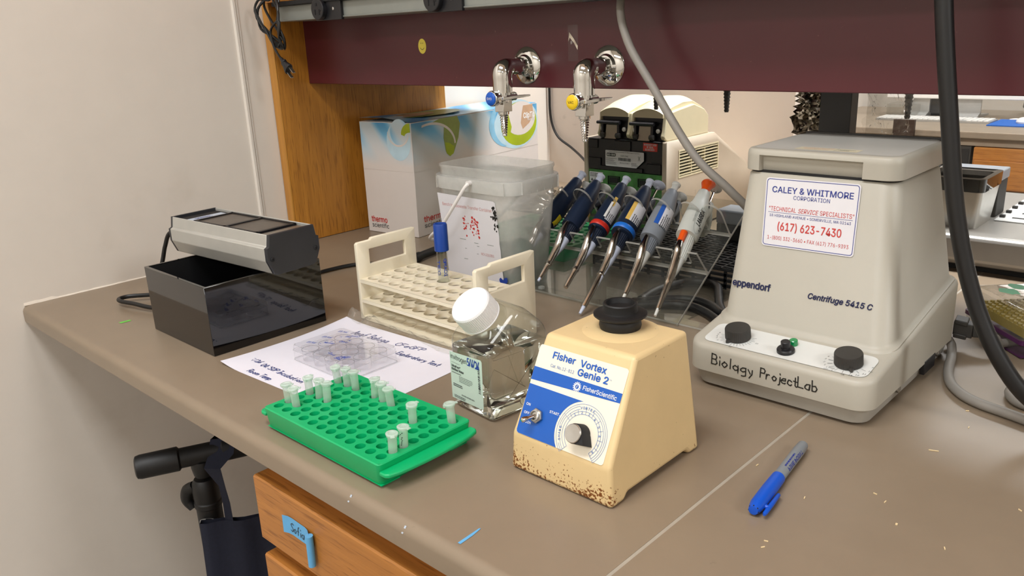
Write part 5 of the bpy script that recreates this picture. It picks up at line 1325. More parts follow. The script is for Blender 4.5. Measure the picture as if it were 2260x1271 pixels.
    b.tube([P(s_, f) for s_, f, r_ in pts], [r_ for s_, f, r_ in pts], 18, 4, smooth=True)
    b.build('ejector_arm', t, smooth=60)
    if style['k'] != 'navy':
        b = MB('orange' if lam else 'pgrey2'); b.tube([P(hb + 0.024, 0.0135), P(hb + 0.004, 0.0142), P(hb - 0.014, 0.0146)], [0.0050, 0.0056, 0.0050] if lam else [0.0036, 0.0040, 0.0036], 14); b.build('arm_sleeve', t)
    # labels wrapped on the grip
    def wrap(b, a0, a1, s_0, s_1, lift, n2=6, d_a=0.0158, r_a=0.0142):
        for k in range(n2):
            x0 = R(a0 + (a1 - a0) * k / n2); x1 = R(a0 + (a1 - a0) * (k + 1) / n2)
            for m2 in range(3):
                u0 = s_0 + (s_1 - s_0) * m2 / 3; u1 = s_0 + (s_1 - s_0) * (m2 + 1) / 3
                def at(x_, u_):
                    j = max(0, min(len(spec) - 2, sum(1 for z_ in spec if z_[0] <= u_) - 1)); a_, c_ = spec[j], spec[j + 1]; w_ = (u_ - a_[0]) / (c_[0] - a_[0])
                    cf = a_[1] + (c_[1] - a_[1]) * w_; df = a_[2] + (c_[2] - a_[2]) * w_ + lift; rs = a_[3] + (c_[3] - a_[3]) * w_ + lift
                    return P(u_, cf + df * math.cos(x_), rs * math.sin(x_))
                b.poly([at(x0, u0), at(x1, u0), at(x1, u1), at(x0, u1)])
    for (a0, a1, s_0, s_1, m_, lf) in style.get('wraps', []):
        b = MB(m_) if 'lb' not in dir() or True else b
        wrap(b, a0, a1, s_0, s_1, lf, max(2, int(abs(a1 - a0) / 8)))
        b.build('label', t, recalc=False)
    if style.get('print'):
        b = MB('dk_p'); rnd = random.Random(style['print'])
        for k in range(5):
            a = 44 + k * 10; s_ = hb + 0.016; s_e = hb + 0.016 + rnd.uniform(0.012, 0.026)
            while s_ < s_e:
                l_ = rnd.uniform(0.0010, 0.003); wrap(b, a, a + 4.2, s_, s_ + l_, 0.0009, 1); s_ += l_ + 0.0007
        b.build('label_print', t, recalc=False)
    if lam:
        LFm = Frame(P(0.1560, 0.0, 0.0), A, N_)
        b = MB('blk_ink')
        # name written along the grip, on its camera side
        class G:
            def at(s, a, c, l=0):
                th = R(62) - c / 0.0175; u_ = 0.158 + a
                j = max(0, min(len(spec) - 2, sum(1 for z_ in spec if z_[0] <= u_) - 1)); a_, c_ = spec[j], spec[j + 1]; w_ = (u_ - a_[0]) / (c_[0] - a_[0])
                return P(u_, a_[1] + (c_[1] - a_[1]) * w_ + (a_[2] + (c_[2] - a_[2]) * w_ + 0.0005) * math.cos(th), (a_[3] + (c_[3] - a_[3]) * w_ + 0.0005) * math.sin(th))
        text(b, G(), 'LAMBDA', 0.002, -0.0030, w=0.030, h=0.0075, bold=0.02, shear=0.2)
        text(b, G(), 'PLUS', -0.006, -0.0075, w=0.008, h=0.0036, bold=0.02)
        b.mat('grey_p'); text(b, G(), 'HIGH PRECISION', 0.004, 0.0082, w=0.026, h=0.0024)
        class G2(G): pass
        oo = [(0.012 + 0.026 * math.cos(R(a)), -0.001 + 0.0085 * math.sin(R(a))) for a in range(0, 360, 12)]
        for (ax, ay), (bx, by) in zip(oo, oo[1:] + oo[:1]):
            d_ = math.hypot(bx - ax, by - ay); nx, ny = -(by - ay) / d_ * 0.00016, (bx - ax) / d_ * 0.00016
            b.poly([G().at(ax + nx, ay + ny), G().at(ax - nx, ay - ny), G().at(bx - nx, by - ny), G().at(bx + nx, by + ny)])
        b.build('printed_name', t, recalc=False)
    return t
N1 = dict(k='navy')
pipette(0.6250, -0.009, 0.6290, dict(k='navy', g=1.12, end=0.0, wraps=[(78, 112, 0.124, 0.146, 'yellow', 0.0007)]), 'navy pipette with yellow tape at the grip end, beside the tub')
pipette(0.6897, 0.006, 0.6700, dict(k='navy', g=1.15, end=0.012, wraps=[(100, 128, 0.126, 0.156, 'stkw', 0.0007), (100, 128, 0.156, 0.164, 'lblyel', 0.0007)]), 'plain navy pipette with a label only on its lower side')
pipette(0.7462, 0.0145, 0.7245, dict(k='navy', g=1.15, end=0.0055, band='redband', wraps=[(34, 52, 0.172, 0.192, 'lblyel', 0.0010), (40, 92, 0.142, 0.184, 'stkw', 0.0008), (30, 41, 0.144, 0.178, 'white', 0.0030)], print=7), 'navy pipette with red band and a peeling label')
pipette(0.8018, -0.035, 0.7722, dict(k='navy', end=-0.020, g=1.28, band='blueband', big=1.28, pz=0.258, pl='plav', wraps=[(14, 34, 0.145, 0.184, 'lblyel', 0.0006), (34, 92, 0.145, 0.184, 'stkw', 0.0006)], print=3), 'navy pipette with bright blue band and white label')
pipette(0.8560, 0.004, 0.8225, dict(k='grey', g=1.22, ej='pwhite', pl='pwhite', end=0.016, pz=0.238, wraps=[(12, 36, 0.146, 0.186, 'lblblue', 0.0006), (36, 94, 0.146, 0.186, 'stkw', 0.0006)], print=5), 'grey pipette with blue and white calibration label')
pipette(0.9209, -0.008, 0.8772, dict(k='white', g=1.22, ej='orange', pl='pwhite', end=0.004, hb=0.137, pz=0.268), 'white pipette with orange button, next to the centrifuge')

# cables under the stand and black wire tray
for pts, lab in (([(0.842, 0.625, 0.0075), (0.834, 0.685, 0.0075), (0.850, 0.742, 0.008), (0.878, 0.757, 0.010), (0.908, 0.742, 0.012), (0.935, 0.700, 0.010), (0.965, 0.655, 0.0075), (1.02, 0.605, 0.0075), (1.03, 0.70, 0.0075)], 'thick black cable looping farthest back under the pipette stand'),
                 ([(0.838, 0.610, 0.0075), (0.875, 0.655, 0.0075), (0.908, 0.672, 0.0075), (0.942, 0.664, 0.0075), (0.985, 0.635, 0.0075), (1.035, 0.64, 0.0075)], 'thick black cable running in the middle under the pipette stand'),
                 ([(0.852, 0.600, 0.0075), (0.893, 0.636, 0.0075), (0.925, 0.642, 0.0075), (0.955, 0.630, 0.0075), (0.985, 0.610, 0.0075), (1.025, 0.585, 0.0075)], 'thick black cable lying nearest the front under the pipette stand')):
    b = MB('cordb'); b.tube(pts, 0.0068, 12); tag(b.build('power_cable'), lab, 'cable', 'black cables under the pipette stand')
t = thing('wire_tray', 'black mesh tray behind the pipettes left of the centrifuge', 'tray', (0.80, 0.86, 0.0005))
b = MB('blackm'); wx0, wx1, wy0, wy1, wz = 0.640, 1.000, 0.765, 0.985, 0.036
for k in range(19): b.box(wx0 + k * (wx1 - wx0) / 18 - 0.0012, wx0 + k * (wx1 - wx0) / 18 + 0.0012, wy0, wy1, wz - 0.003, wz)
for k in range(17): b.box(wx0, wx1, wy0 + k * (wy1 - wy0) / 16 - 0.0022, wy0 + k * (wy1 - wy0) / 16 + 0.0022, wz - 0.0045, wz - 0.0012)
b.build('mesh_top', t)
b = MB('blackm')
for y in (wy0, wy1 - 0.002):
    for zz in (0.004, 0.013, 0.022, 0.031): b.box(wx0, wx1, y, y + 0.002, zz, zz + 0.0050)
    for k in range(13): b.box(wx0 + k * (wx1 - wx0 - 0.005) / 12, wx0 + k * (wx1 - wx0 - 0.005) / 12 + 0.005, y, y + 0.002, 0.0005, 0.034)
for x in (wx0, wx1 - 0.002):
    for zz in (0.004, 0.013, 0.022, 0.031): b.box(x, x + 0.002, wy0, wy1, zz, zz + 0.0050)
b.build('slotted_sides', t)
t = thing('small_case', 'small grey and black case behind the orange-buttoned pipette', 'case', (0.83, 0.955, 0.0365))
b = MB('blackm'); b.box(0.800, 0.862, 0.925, 0.975, 0.0365, 0.066); b.build('case_base', t, bevel=0.002)
b = MB('dgrey'); b.mats[0] = M['pgrey']; b.box(0.799, 0.863, 0.924, 0.976, 0.066, 0.092); b.build('case_lid', t, bevel=0.003)

# ================================================================== CENTRIFUGE
t = thing('centrifuge', 'putty-coloured benchtop centrifuge with closed lid and two dark knobs', 'centrifuge', (1.16, 0.56, 0.0004))
def cy(a, c): return 0.0555 + (c - 0.415) * 0.176 if c < 0.676 else 0.1014
cyf = lambda d: (lambda a, c: cy(a, c) - d)
b = MB('blackm')
for x in (1.085, 1.235):
    for y in (0.45, 0.675): b.lathe([(0.010, 0), (0.011, 0.006)], (x, y, 0.0004), (0, 0, 1), 16)
b.build('feet', t)
b = MB('centtray')
b.loft([ring(1.066, 1.256, 0.430, 0.695, 0.0030, 0.016), ring(1.0610, 1.2610, 0.4235, 0.6990, 0.0040, 0.018), ring(1.0555, 1.2655, 0.4180, 0.7010, 0.0225, 0.020)]); b.build('base_tray', t)
b = MB('cent')
C = (1.0520, 1.2690, 0.4140, 0.7020)
def cr(o, z, r=0.022): return ring(C[0] + o, C[1] - o, C[2] + o, C[3] - o, z, max(0.004, r - o), 8)
b.loft([cr(0.002, 0.0222), cr(0, 0.0228), cr(0, cyf(0.0065)), cr(0.0012, cyf(0.0028)), cr(0.0035, cyf(0.0008)), cr(0.0065, cyf(0.0))]); b.build('base_shell', t, smooth=60)
b = MB('cent')
def bd(u, z, r=0.020, g=0.0): return ring(1.0600 + (1.0655 - 1.0600) * u - g, 1.2600 + (1.2425 - 1.2600) * u + g, 0.4800 + (0.5150 - 0.4800) * u - g, 0.694 + (0.6690 - 0.694) * u + g, z, r, 8)
zb_ = lambda g: (lambda a, c: cy(a, c) + g)
b.loft([bd(0, zb_(-0.004), 0.022, 0.006), bd(0, zb_(0.0004), 0.022, 0.0055), bd(0.005, zb_(0.0018), 0.021, 0.0020), bd(0.02, zb_(0.0052), 0.020, 0)] + [bd(1.0, 0.2405), bd(1.0, 0.2430, 0.019, -0.002)]); b.build('tower_shell', t, smooth=60)
b = MB('blackm'); b.loft([bd(1.0, 0.2428, 0.016, -0.0030), bd(1.0, 0.2458, 0.016, -0.0030)]); b.build('lid_gasket', t)
b = MB('cent'); L = (1.0635, 1.2445, 0.5125, 0.6700)
def notched(o, z, dep):
    pts = rrect(L[0] + o, L[1] - o, L[2] + o, L[3] - o, 0.018 - o, 8)
    out = []; n_ = len(pts)
    for k, (x, y) in enumerate(pts):
        out.append((x, y, z)); 
        if k == 26: # after the front-left corner (start of bottom edge)
            for px, py in ((1.0850, 0), (1.0872, dep), (1.2028, dep), (1.2050, 0)): out.append((px, L[2] + o + py, z))
    return out
b.loft([notched(0.0006, 0.2455, 0.0075), notched(0.0, 0.2460, 0.0075), notched(0.0, 0.2620, 0.0060), notched(0.0, 0.2640, 0.00005), notched(0.0007, 0.2680, 0.00005), notched(0.0024, 0.2702, 0.00005), notched(0.0050, 0.2708, 0.00005)]); 
b.mat('centtop'); b.poly([(x, y, 0.2709) for x, y in rrect(L[0] + 0.007, L[1] - 0.007, L[2] + 0.009, L[3] - 0.001, 0.014, 6)])
b.mat('dgrey'); b.box(1.070, 1.238, 0.6695, 0.6735, 0.2560, 0.2730)
ld = b.build('lid', t, smooth=45)
F = FZ(1.118, 0.530, 0.2710); b = MB('stkcream'); patch(b, F, [(0, 0), (0.072, 0.001), (0.072, 0.0205), (0.001, 0.020)], 0.0)
b.mat('redlt'); text(b, F, 'CAUTION DO NOT OPEN', 0.006, 0.0125, w=0.036, h=0.0035, lift=0.0002); text(b, F, 'WHILE ROTATING', 0.010, 0.0055, w=0.028, h=0.0035, lift=0.0002); b.mat('grey_p'); line(b, F, 0.046, 0.001, 0.046, 0.0195, 0.0005, 0.0002); greek(b, F, 0.049, 0.007, 0.018, 0.009, 2, 0.0002, 0.3, 2)
b.build('lid_sticker', ld, recalc=False)
# front panel plate
sl = 0.176; pn = V((0, 1, sl)).normalized()
DK = Frame((1.0520, 0.414, 0.0555), (1, 0, 0), pn); DK.O = DK.O + DK.N * 0.0004
b = MB('panelgrey'); rpatch(b, DK, 0.0165, 0.2065, 0.0085, 0.0540, 0.010, 0.0002)
b.mat('dk_p')
rngk = ((0.0525, 0.0290, [(-200 + k * 11, 1) for k in range(21)]), (0.1815, 0.0290, [(-18 - k * 23, 0) for k in range(8)] + [(-222 + k * 23, 0) for k in range(4)]))
for kx_, ky_, ticks in rngk:
    for a, m_ in ticks:
        a = R(a); r0_, r1_ = 0.0162, (0.0195 if m_ and int(math.degrees(a)) % 2 else 0.0215)
        line(b, DK, kx_ + r0_ * math.cos(a), ky_ + r0_ * math.sin(a) * 0.92, kx_ + r1_ * math.cos(a), ky_ + r1_ * math.sin(a) * 0.92, 0.0004, 0.0003)
for s_, a in (('20', -8), ('30', -88), ('8', 176), ('6', 186), ('4', 196), ('2', 207), ('0', 222)): text(b, DK, s_, 0.0525 + 0.0245 * math.cos(R(a)) - 0.001, 0.0290 + 0.0222 * math.sin(R(a)) - 0.001, h=0.0022, lift=0.0003)
for s_, a in (('9', 8), ('10', -14), ('11', -34), ('12', -52), ('13', -68), ('14', -86), ('4', 166), ('3', 182), ('2', 198), ('1', 214)): text(b, DK, s_, 0.1815 + 0.0245 * math.cos(R(a)) - 0.001, 0.0290 + 0.0222 * math.sin(R(a)) - 0.001, h=0.0024, lift=0.0003, shear=0.15)
text(b, DK, 'x 1000', 0.164, 0.0150 - 0.0028, w=0.009, h=0.0022, lift=0.0003); text(b, DK, 'min -1', 0.163, 0.0150 - 0.0064, w=0.0095, h=0.0022, lift=0.0003)
b.build('control_panel', t, recalc=False)
def knob(kx_, ky_, pa_):
    b = MB('dgrey'); n_ = 88; rr = []
    for r_, h_, rib in ((0.0142, 0.0006, 0), (0.0148, 0.0012, 1), (0.0146, 0.0128, 1), (0.0139, 0.0142, 0), (0.0001, 0.0145, 0)):
        rr.append([DK.at(kx_ + (r_ - (0.0005 if rib and k % 2 else 0)) * math.cos(2 * PI * k / n_), ky_ + (r_ - (0.0005 if rib and k % 2 else 0)) * math.sin(2 * PI * k / n_), h_) for k in range(n_)])
    b.loft(rr)
    a = R(pa_); u_ = V((math.cos(a), math.sin(a))); w_ = V((-u_.y, u_.x))
    b.loft([[DK.at(kx_ + u_.x * q + w_.x * e, ky_ + u_.y * q + w_.y * e, h_) for q, e in ((0.0135, -0.003), (0.0185, -0.0006), (0.0185, 0.0006), (0.0135, 0.003))] for h_ in (0.0006, 0.0038)])
    b.build('control_knob', t, smooth=25)
knob(0.0525, 0.0290, -108); knob(0.1815, 0.0290, -58)
b = MB('black'); b.lathe([(0.0098, 0.0004), (0.0098, 0.0036), (0.0088, 0.0050), (0.0052, 0.0052), (0.0048, 0.0062), (0.0048, 0.0066), (0.0052, 0.0068), (0.0052, 0.0130), (0.0046, 0.0136), (0.0001, 0.0134)], DK.at(0.1135, 0.0240), DK.N, 28); b.build('push_button', t)
b = MB('ledg'); b.lathe([(0.0048, 0.0004), (0.0047, 0.0060), (0.0040, 0.0066), (0.0001, 0.0064)], DK.at(0.1145, 0.0415), DK.N, 24); b.build('indicator_light', t)
# lettering on the tower front
cd = V((0, 0.035, 0.1755)).normalized(); CFm = Frame((1.060, 0.480, 0.0670), (1, 0, 0), cd); CFm.O = CFm.O + CFm.N * 0.0007
b = MB('navy2')
text(b, CFm, 'eppendorf', 0.0108, 0.0425, w=0.0480, h=0.0078, lift=0.0002, bold=0.03)
text(b, CFm, 'Centrifuge 5415 C', 0.1050, 0.0430, w=0.0720, h=0.0062, lift=0.0002, bold=0.025, shear=0.2)
b.build('printed_name', t, recalc=False)
q = [(0.0350, 0.1750), (0.1450, 0.1762), (0.1482, 0.0965), (0.0404, 0.0954)]
class QF:
    """sticker plane; a, b in 0..1"""
    def at(s, a, c, l=0):
        l0 = V(q[3]).lerp(V(q[0]), c); l1 = V(q[2]).lerp(V(q[1]), c); p_ = l0.lerp(l1, a); return CFm.at(p_.x, p_.y, l + 0.0002)
S = QF(); W0, H0 = 0.109, 0.080
def rr01(i, r): return [(x / W0, y / H0) for x, y in rrect(i, W0 - i, i, H0 - i, r, 5)]
b = MB('stkw'); b.poly([S.at(x, y, 0.0) for x, y in rr01(0, 0.004)])
b.mat('navy_p'); o1 = rr01(0.0014, 0.0034); o2 = rr01(0.0021, 0.0028)
for k in range(len(o1)):
    k2 = (k + 1) % len(o1); b.poly([S.at(*o1[k], 0.0002), S.at(*o1[k2], 0.0002), S.at(*o2[k2], 0.0002), S.at(*o2[k], 0.0002)])
class SM:
    def at(s, a, c, l=0): return S.at(a / W0, c / H0, l)
SS = SM()
def tq(s_, x0, x1, yb, h_, bold=0.0, shear=0.0): text(b, SS, s_, x0, yb, w=x1 - x0, h=h_, lift=0.0003, bold=bold, shear=shear)
tq('CALEY & WHITMORE', 0.0085, 0.1020, 0.0632, 0.0068, 0.012)
tq('CORPORATION', 0.0345, 0.0768, 0.0564, 0.0045)
b.mat('red')
tq('"TECHNICAL', 0.0062, 0.0390, 0.0418, 0.0050); tq('SERVICE', 0.0415, 0.0652, 0.0418, 0.0050, 0, 0.25); tq('SPECIALISTS"', 0.0670, 0.1050, 0.0418, 0.0050)
tq('(617) 623-7430', 0.0185, 0.0930, 0.0200, 0.0090, 0.012)
tq('1-(800) 332-3660 \u2022 FAX (617) 776-9393', 0.0068, 0.1025, 0.0085, 0.0042)
b.mat('navy_p'); tq('18 HIGHLAND AVENUE \u2022 SOMERVILLE, MA 02143', 0.0075, 0.1025, 0.0350, 0.0030)
b.poly([S.at(x, y, 0.0003) for x, y in ((0.05, 0.4985), (0.955, 0.4985), (0.955, 0.503), (0.05, 0.503))])
b.build('service_sticker', t, recalc=False)
F = Frame((1.052, 0.4137, 0.0222), (1, 0, 0), (0, 0, 1)); b = MB('blk_ink')
scribble(b, F, 'Biology', 0.0350, 0.0120, 0.056, 0.0125, 0.0013, 0.0002, rot=-0.04, slant=0.0)
scribble(b, F, 'Project', 0.0965, 0.0105, 0.046, 0.0115, 0.0013, 0.0002, rot=0.0, slant=0.0)
scribble(b, F, 'Lab', 0.1400, 0.0108, 0.024, 0.0120, 0.0013, 0.0002, slant=0.0)
patch(b, F, [(0.0690 + 0.0009 * math.cos(k), 0.013 + 0.006 * math.sin(k)) for k in range(7)], 0.0002)
b.build('handwriting', t, recalc=False)
b = MB('black'); b.box(1.2640, 1.2698, 0.5835, 0.6210, 0.0085, 0.0255); b.build('power_switch', t, bevel=0.001)
for y in (0.512, 0.646):
    b = MB('brushed'); b.lathe([(0.0040, 0), (0.0038, 0.0020), (0.002, 0.003)], (1.2640, y, 0.0150), (1, 0, 0), 12); b.build('case_screw', t)

# ================================================================== THERMAL CYCLER (seen from behind)
t = thing('thermal_cycler', 'beige thermal cycler with two cream lids seen from its black back', 'instrument', (0.54, 1.19, 0.0004))
PX0, PX1 = 0.4350, 0.6440
prof = [(1.000, 0.004), (1.000, 0.1935), (1.182, 0.1935), (1.330, 0.108), (1.378, 0.090), (1.378, 0.004)]
for x0, x1, nm in ((PX0, PX0 + 0.0115, 'side_panel'), (PX1 - 0.0115, PX1, 'side_panel')):
    b = MB('pcr')
    if x1 > 0.6:
        vy0, vy1, vz0, vz1 = 1.046, 1.197, 0.1185, 0.1690
        # panel with a real vent opening: ring of faces around the opening, both sides
        outer = prof; inn = [(vy0, vz0), (vy0, vz1), (vy1, vz1), (vy1, vz0)]
        for x in (x0, x1):
            P3 = [(x, y, z) for y, z in outer]; I3 = [(x, y, z) for y, z in inn]; s_ = len(b.v); b.add(P3 + I3, [])
            for f_ in ((0, 1, 7, 6), (1, 2, 8, 7), (2, 3, 4, 9, 8), (4, 5, 9), (5, 0, 6, 9)): b.f.append(tuple(s_ + k for k in f_)); b.mi.append(b.cur)
        n_ = len(outer)
        for k in range(n_):
            (ya, za), (yb_, zb2) = outer[k], outer[(k + 1) % n_]; b.add([(x0, ya, za), (x0, yb_, zb2), (x1, yb_, zb2), (x1, ya, za)], [(0, 1, 2, 3)])
        for k in range(4):
            (ya, za), (yb_, zb2) = inn[k], inn[(k + 1) % 4]; b.add([(x0, ya, za), (x0, yb_, zb2), (x1, yb_, zb2), (x1, ya, za)], [(0, 1, 2, 3)])
        o = b.build(nm, t, smooth=20)
        bm = bmesh.new(); bm.from_mesh(o.data); bmesh.ops.remove_doubles(bm, verts=bm.verts, dist=1e-5); bmesh.ops.recalc_face_normals(bm, faces=bm.faces); bm.to_mesh(o.data); bm.free()
        bv = o.modifiers.new('soft_edges', 'BEVEL'); bv.width = 0.004; bv.segments = 3; bv.limit_method = 'ANGLE'; bv.angle_limit = R(60)
        vb = MB('pcr'); vb.mats[0] = M['pcrhead']
        for k in range(8):
            zz = vz0 + 0.003 + k * (vz1 - vz0 - 0.006) / 7; vb.box(x1 - 0.006, x1 + 0.0008, vy0, vy1, zz - 0.0011, zz + 0.0011)
        vb.box(x1 - 0.008, x1 - 0.001, 1.094, 1.0965, vz0, vz1); vb.box(x1 - 0.008, x1 - 0.001, 1.146, 1.1485, vz0, vz1)
        for a0, a1, c0, c1 in ((vy0 - 0.003, vy1 + 0.003, vz0 - 0.003, vz0), (vy0 - 0.003, vy1 + 0.003, vz1, vz1 + 0.003), (vy0 - 0.003, vy0, vz0, vz1), (vy1, vy1 + 0.003, vz0, vz1)): vb.box(x1 - 0.001, x1 + 0.0012, a0, a1, c0, c1)
        vb.build('vent_grille', o)
        dk = MB('blackm'); dk.box(x0 - 0.002, x0, vy0 - 0.004, vy1 + 0.004, vz0 - 0.004, vz1 + 0.004); dk.build('vent_backing', o)
    else:
        b.loft([[(x, y, z) for y, z in prof] for x in (x0, x1)]); b.build(nm, t, bevel=0.004, seg=3)
b = MB('pcr'); b.loft([[(x, y, z) for y, z in ((1.175, 0.1930), (1.182, 0.1930), (1.330, 0.1075), (1.377, 0.0895), (1.377, 0.005), (1.37, 0.005), (1.37, 0.085), (1.326, 0.103), (1.18, 0.188))] for x in (PX0 + 0.011, PX1 - 0.011)]); b.build('front_cover', t)
b = MB('pcrblk')
x0, x1 = PX0 + 0.0117, PX1 - 0.0117
b.box(x0, x1, 1.0035, 1.175, 0.128, 0.1915)
b.box(x0 + 0.002, x0 + 0.026, 1.0005, 1.004, 0.172, 0.190); b.box(x0 + 0.070, x0 + 0.110, 1.0005, 1.004, 0.168, 0.1900); b.box(x0 + 0.160, x1, 1.0012, 1.004, 0.150, 0.190)
b.box(x0 + 0.002, x0 + 0.034, 1.0000, 1.004, 0.128, 0.152); b.box(x0 + 0.034, x0 + 0.140, 0.9990, 1.004, 0.128, 0.1365); b.box(x0 + 0.150, x1 - 0.002, 1.0000, 1.004, 0.128, 0.148)
b.box(x0, x1, 1.0, 1.17, 0.1915, 0.1930)
b.build('back_block', t, bevel=0.0008, seg=1)
b = MB('pcb'); b.box(x0, x1, 1.003, 1.006, 0.008, 0.1262); pb = b.build('circuit_board', t)
b = MB('stkw'); F = Frame((x0 + 0.002, 1.0026, 0.100), (1, 0, 0), (0, 0, 1)); patch(b, F, [(0, 0), (0.036, 0), (0.036, 0.021), (0, 0.021)], 0.0001); b.mat('dk_p'); greek(b, F, 0.002, 0.011, 0.032, 0.009, 3, 0.0002, 0.5, 4); patch(b, F, [(0.004, 0.002), (0.010, 0.002), (0.007, 0.008)], 0.0002); greek(b, F, 0.014, 0.001, 0.018, 0.008, 3, 0.0002, 0.5, 6); b.build('warning_label', t, recalc=False)
b = MB('blackm')
for a, c in ((0.052, 0.030), (0.128, 0.045)):
    for q0, q1, z0_, z1_ in ((a, a + c, 0.114, 0.1155), (a, a + c, 0.098, 0.0995), (a, a + 0.0015, 0.098, 0.1155), (a + c - 0.0015, a + c, 0.098, 0.1155)): b.box(x0 + q0, x0 + q1, 1.0005, 1.0035, z0_, z1_)
    b.box(x0 + a + 0.004, x0 + a + c - 0.004, 1.0012, 1.0032, 0.101, 0.1125)
b.build('port_sockets', pb)
F = Frame((0.4947, 0.9986, 0.1370), (1, 0, 0), (0, 0, 1)); F.O.y = 1.0030 - 0.0044
b = MB('stkw'); patch(b, F, [(0, 0.0015), (0.0015, 0), (0.0780, 0), (0.0965, 0.0160), (0.0965, 0.0318), (0.095, 0.033), (0.0015, 0.033), (0, 0.0318)], 0.0)
b.mat('dk_p'); rpatch(b, F, 0.003, 0.0270, 0.0205, 0.0275, 0.003, 0.0002)
text(b, F, 'ALD1244', 0.0390, 0.0215, w=0.0185, h=0.0032, lift=0.0002); text(b, F, 'SN AL121457', 0.0370, 0.0070, w=0.0240, h=0.0028, lift=0.0002)
text(b, F, 'Alpha\u2122 Unit Block Assembly for DNA Engine\u2122 Systems', 0.0095, 0.0292, w=0.076, h=0.0022, lift=0.0002)
rnd = random.Random(3); q_ = 0.033
while q_ < 0.064: ww = rnd.uniform(0.0003, 0.0011); patch(b, F, [(q_, 0.0125), (q_ + ww, 0.0125), (q_ + ww, 0.0188), (q_, 0.0188)], 0.0002); q_ += ww + rnd.uniform(0.0003, 0.0009)
greek(b, F, 0.002, 0.004, 0.028, 0.014, 7, 0.0002, 0.35, 2); greek(b, F, 0.066, 0.003, 0.018, 0.008, 4, 0.0002, 0.35, 3)
line(b, F, 0.0825, 0.015, 0.0875, 0.0245, 0.0008, 0.0002); line(b, F, 0.0875, 0.015, 0.0825, 0.0245, 0.0008, 0.0002)
b.mat('stkw'); text(b, F, 'BIO-RAD', 0.0045, 0.0222, w=0.0210, h=0.0036, lift=0.0004, bold=0.03)
b.build('rating_label', t, recalc=False)
F = Frame((0.5877, 1.0006, 0.1732), (1, 0, 0), (0, 0, 1)); b = MB('red'); b.mats[0] = M['redband']; patch(b, F, [(0, 0), (0.0340, 0), (0.0345, 0.0160), (0.0004, 0.0165)], 0.0)
b.mat('stkw'); text(b, F, 'WARRANTY VOID', 0.002, 0.0112, w=0.030, h=0.0034, lift=0.0002, bold=0.02); text(b, F, 'IF SEAL', 0.009, 0.0064, w=0.016, h=0.0034, lift=0.0002, bold=0.02); text(b, F, 'IS BROKEN', 0.005, 0.0016, w=0.022, h=0.0034, lift=0.0002, bold=0.02)
b.build('seal_sticker', t, recalc=False)
for k, hx0 in enumerate((0.4760, 0.5585)):
    hw = 0.0715; b = MB('pcrhead'); rr = []
    for y, zs, ar in ((1.006, 0.246, 0.0105), (1.012, 0.249, 0.0115), (1.040, 0.257, 0.013), (1.080, 0.264, 0.0125), (1.115, 0.263, 0.011), (1.150, 0.250, 0.009), (1.172, 0.232, 0.007), (1.176, 0.205, 0.003)):
        pts = [(hx0, y, min(0.2385, zs - 0.006))]
        for m in range(11):
            u = m / 10; pts.append((hx0 + hw * u, y, zs + ar * math.sin(PI * u) ** 0.8))
        pts += [(hx0 + hw, y, min(0.2385, zs - 0.006))]; rr.append(pts)
    b.loft(rr); hd = b.build('lid_head', t, smooth=50)
    b = MB('pcrhead')
    for xx in (hx0 - 0.0035, hx0 + hw - 0.002):
        pr = [(1.004, 0.197), (1.000, 0.203), (1.004, 0.212), (1.010, 0.246), (1.050, 0.252), (1.110, 0.258), (1.150, 0.245), (1.168, 0.230), (1.168, 0.1932), (1.012, 0.1932)]
        b.loft([[(q2, y, z) for y, z in pr] for q2 in (xx, xx + 0.0055 + (0.004 if xx > hx0 else 0))])
    b.build('hinge_cheeks', hd, bevel=0.002, seg=2)
    b = MB('pcrblk'); b.box(hx0 + 0.002, hx0 + hw - 0.002, 1.014, 1.16, 0.1932, 0.2395)
    b.loft([[(x, 1.0 + 0.0045 * math.cos(2 * PI * m / 12), 0.2265 + 0.0035 * math.sin(2 * PI * m / 12)) for m in range(12)] for x in (hx0 - 0.002, hx0 + 0.055)])
    b.box(hx0 + 0.002, hx0 + 0.052, 1.001, 1.015, 0.2265, 0.2305)
    for xx in (hx0 + 0.006, hx0 + 0.046): b.box(xx, xx + 0.005, 1.002, 1.015, 0.1945, 0.2265)
    b.build('latch_bar', hd)
    for xx in (hx0 + 0.006, hx0 + 0.044):
        b = MB('dgrey'); b.lathe([(0.0052, 0), (0.0052, 0.010)], (xx, 1.002, 0.2005), (1, 0, 0), 14); b.build('latch_roller', hd)
    b = MB('pcr'); b.loft([[(x, 1.0015 + 0.006 * math.sin(u * 1.4), 0.1935 + 0.0275 * u) for x in (hx0 + 0.0150, hx0 + 0.0430)] + [(x, 1.0030 + 0.006 * math.sin(u * 1.4), 0.1935 + 0.0275 * u) for x in (hx0 + 0.0430, hx0 + 0.0150)] for u in [m / 6 for m in range(7)]]); b.build('latch_tongue', hd)
    b = MB('pwhite')
    for xx in (hx0 + 0.002, hx0 + 0.058): b.lathe([(0.0045, 0), (0.0045, 0.004), (0.003, 0.005)], (xx + 0.002, 1.010, 0.213), (0, -1, 0), 14)
    b.build('pivot_pins', hd)

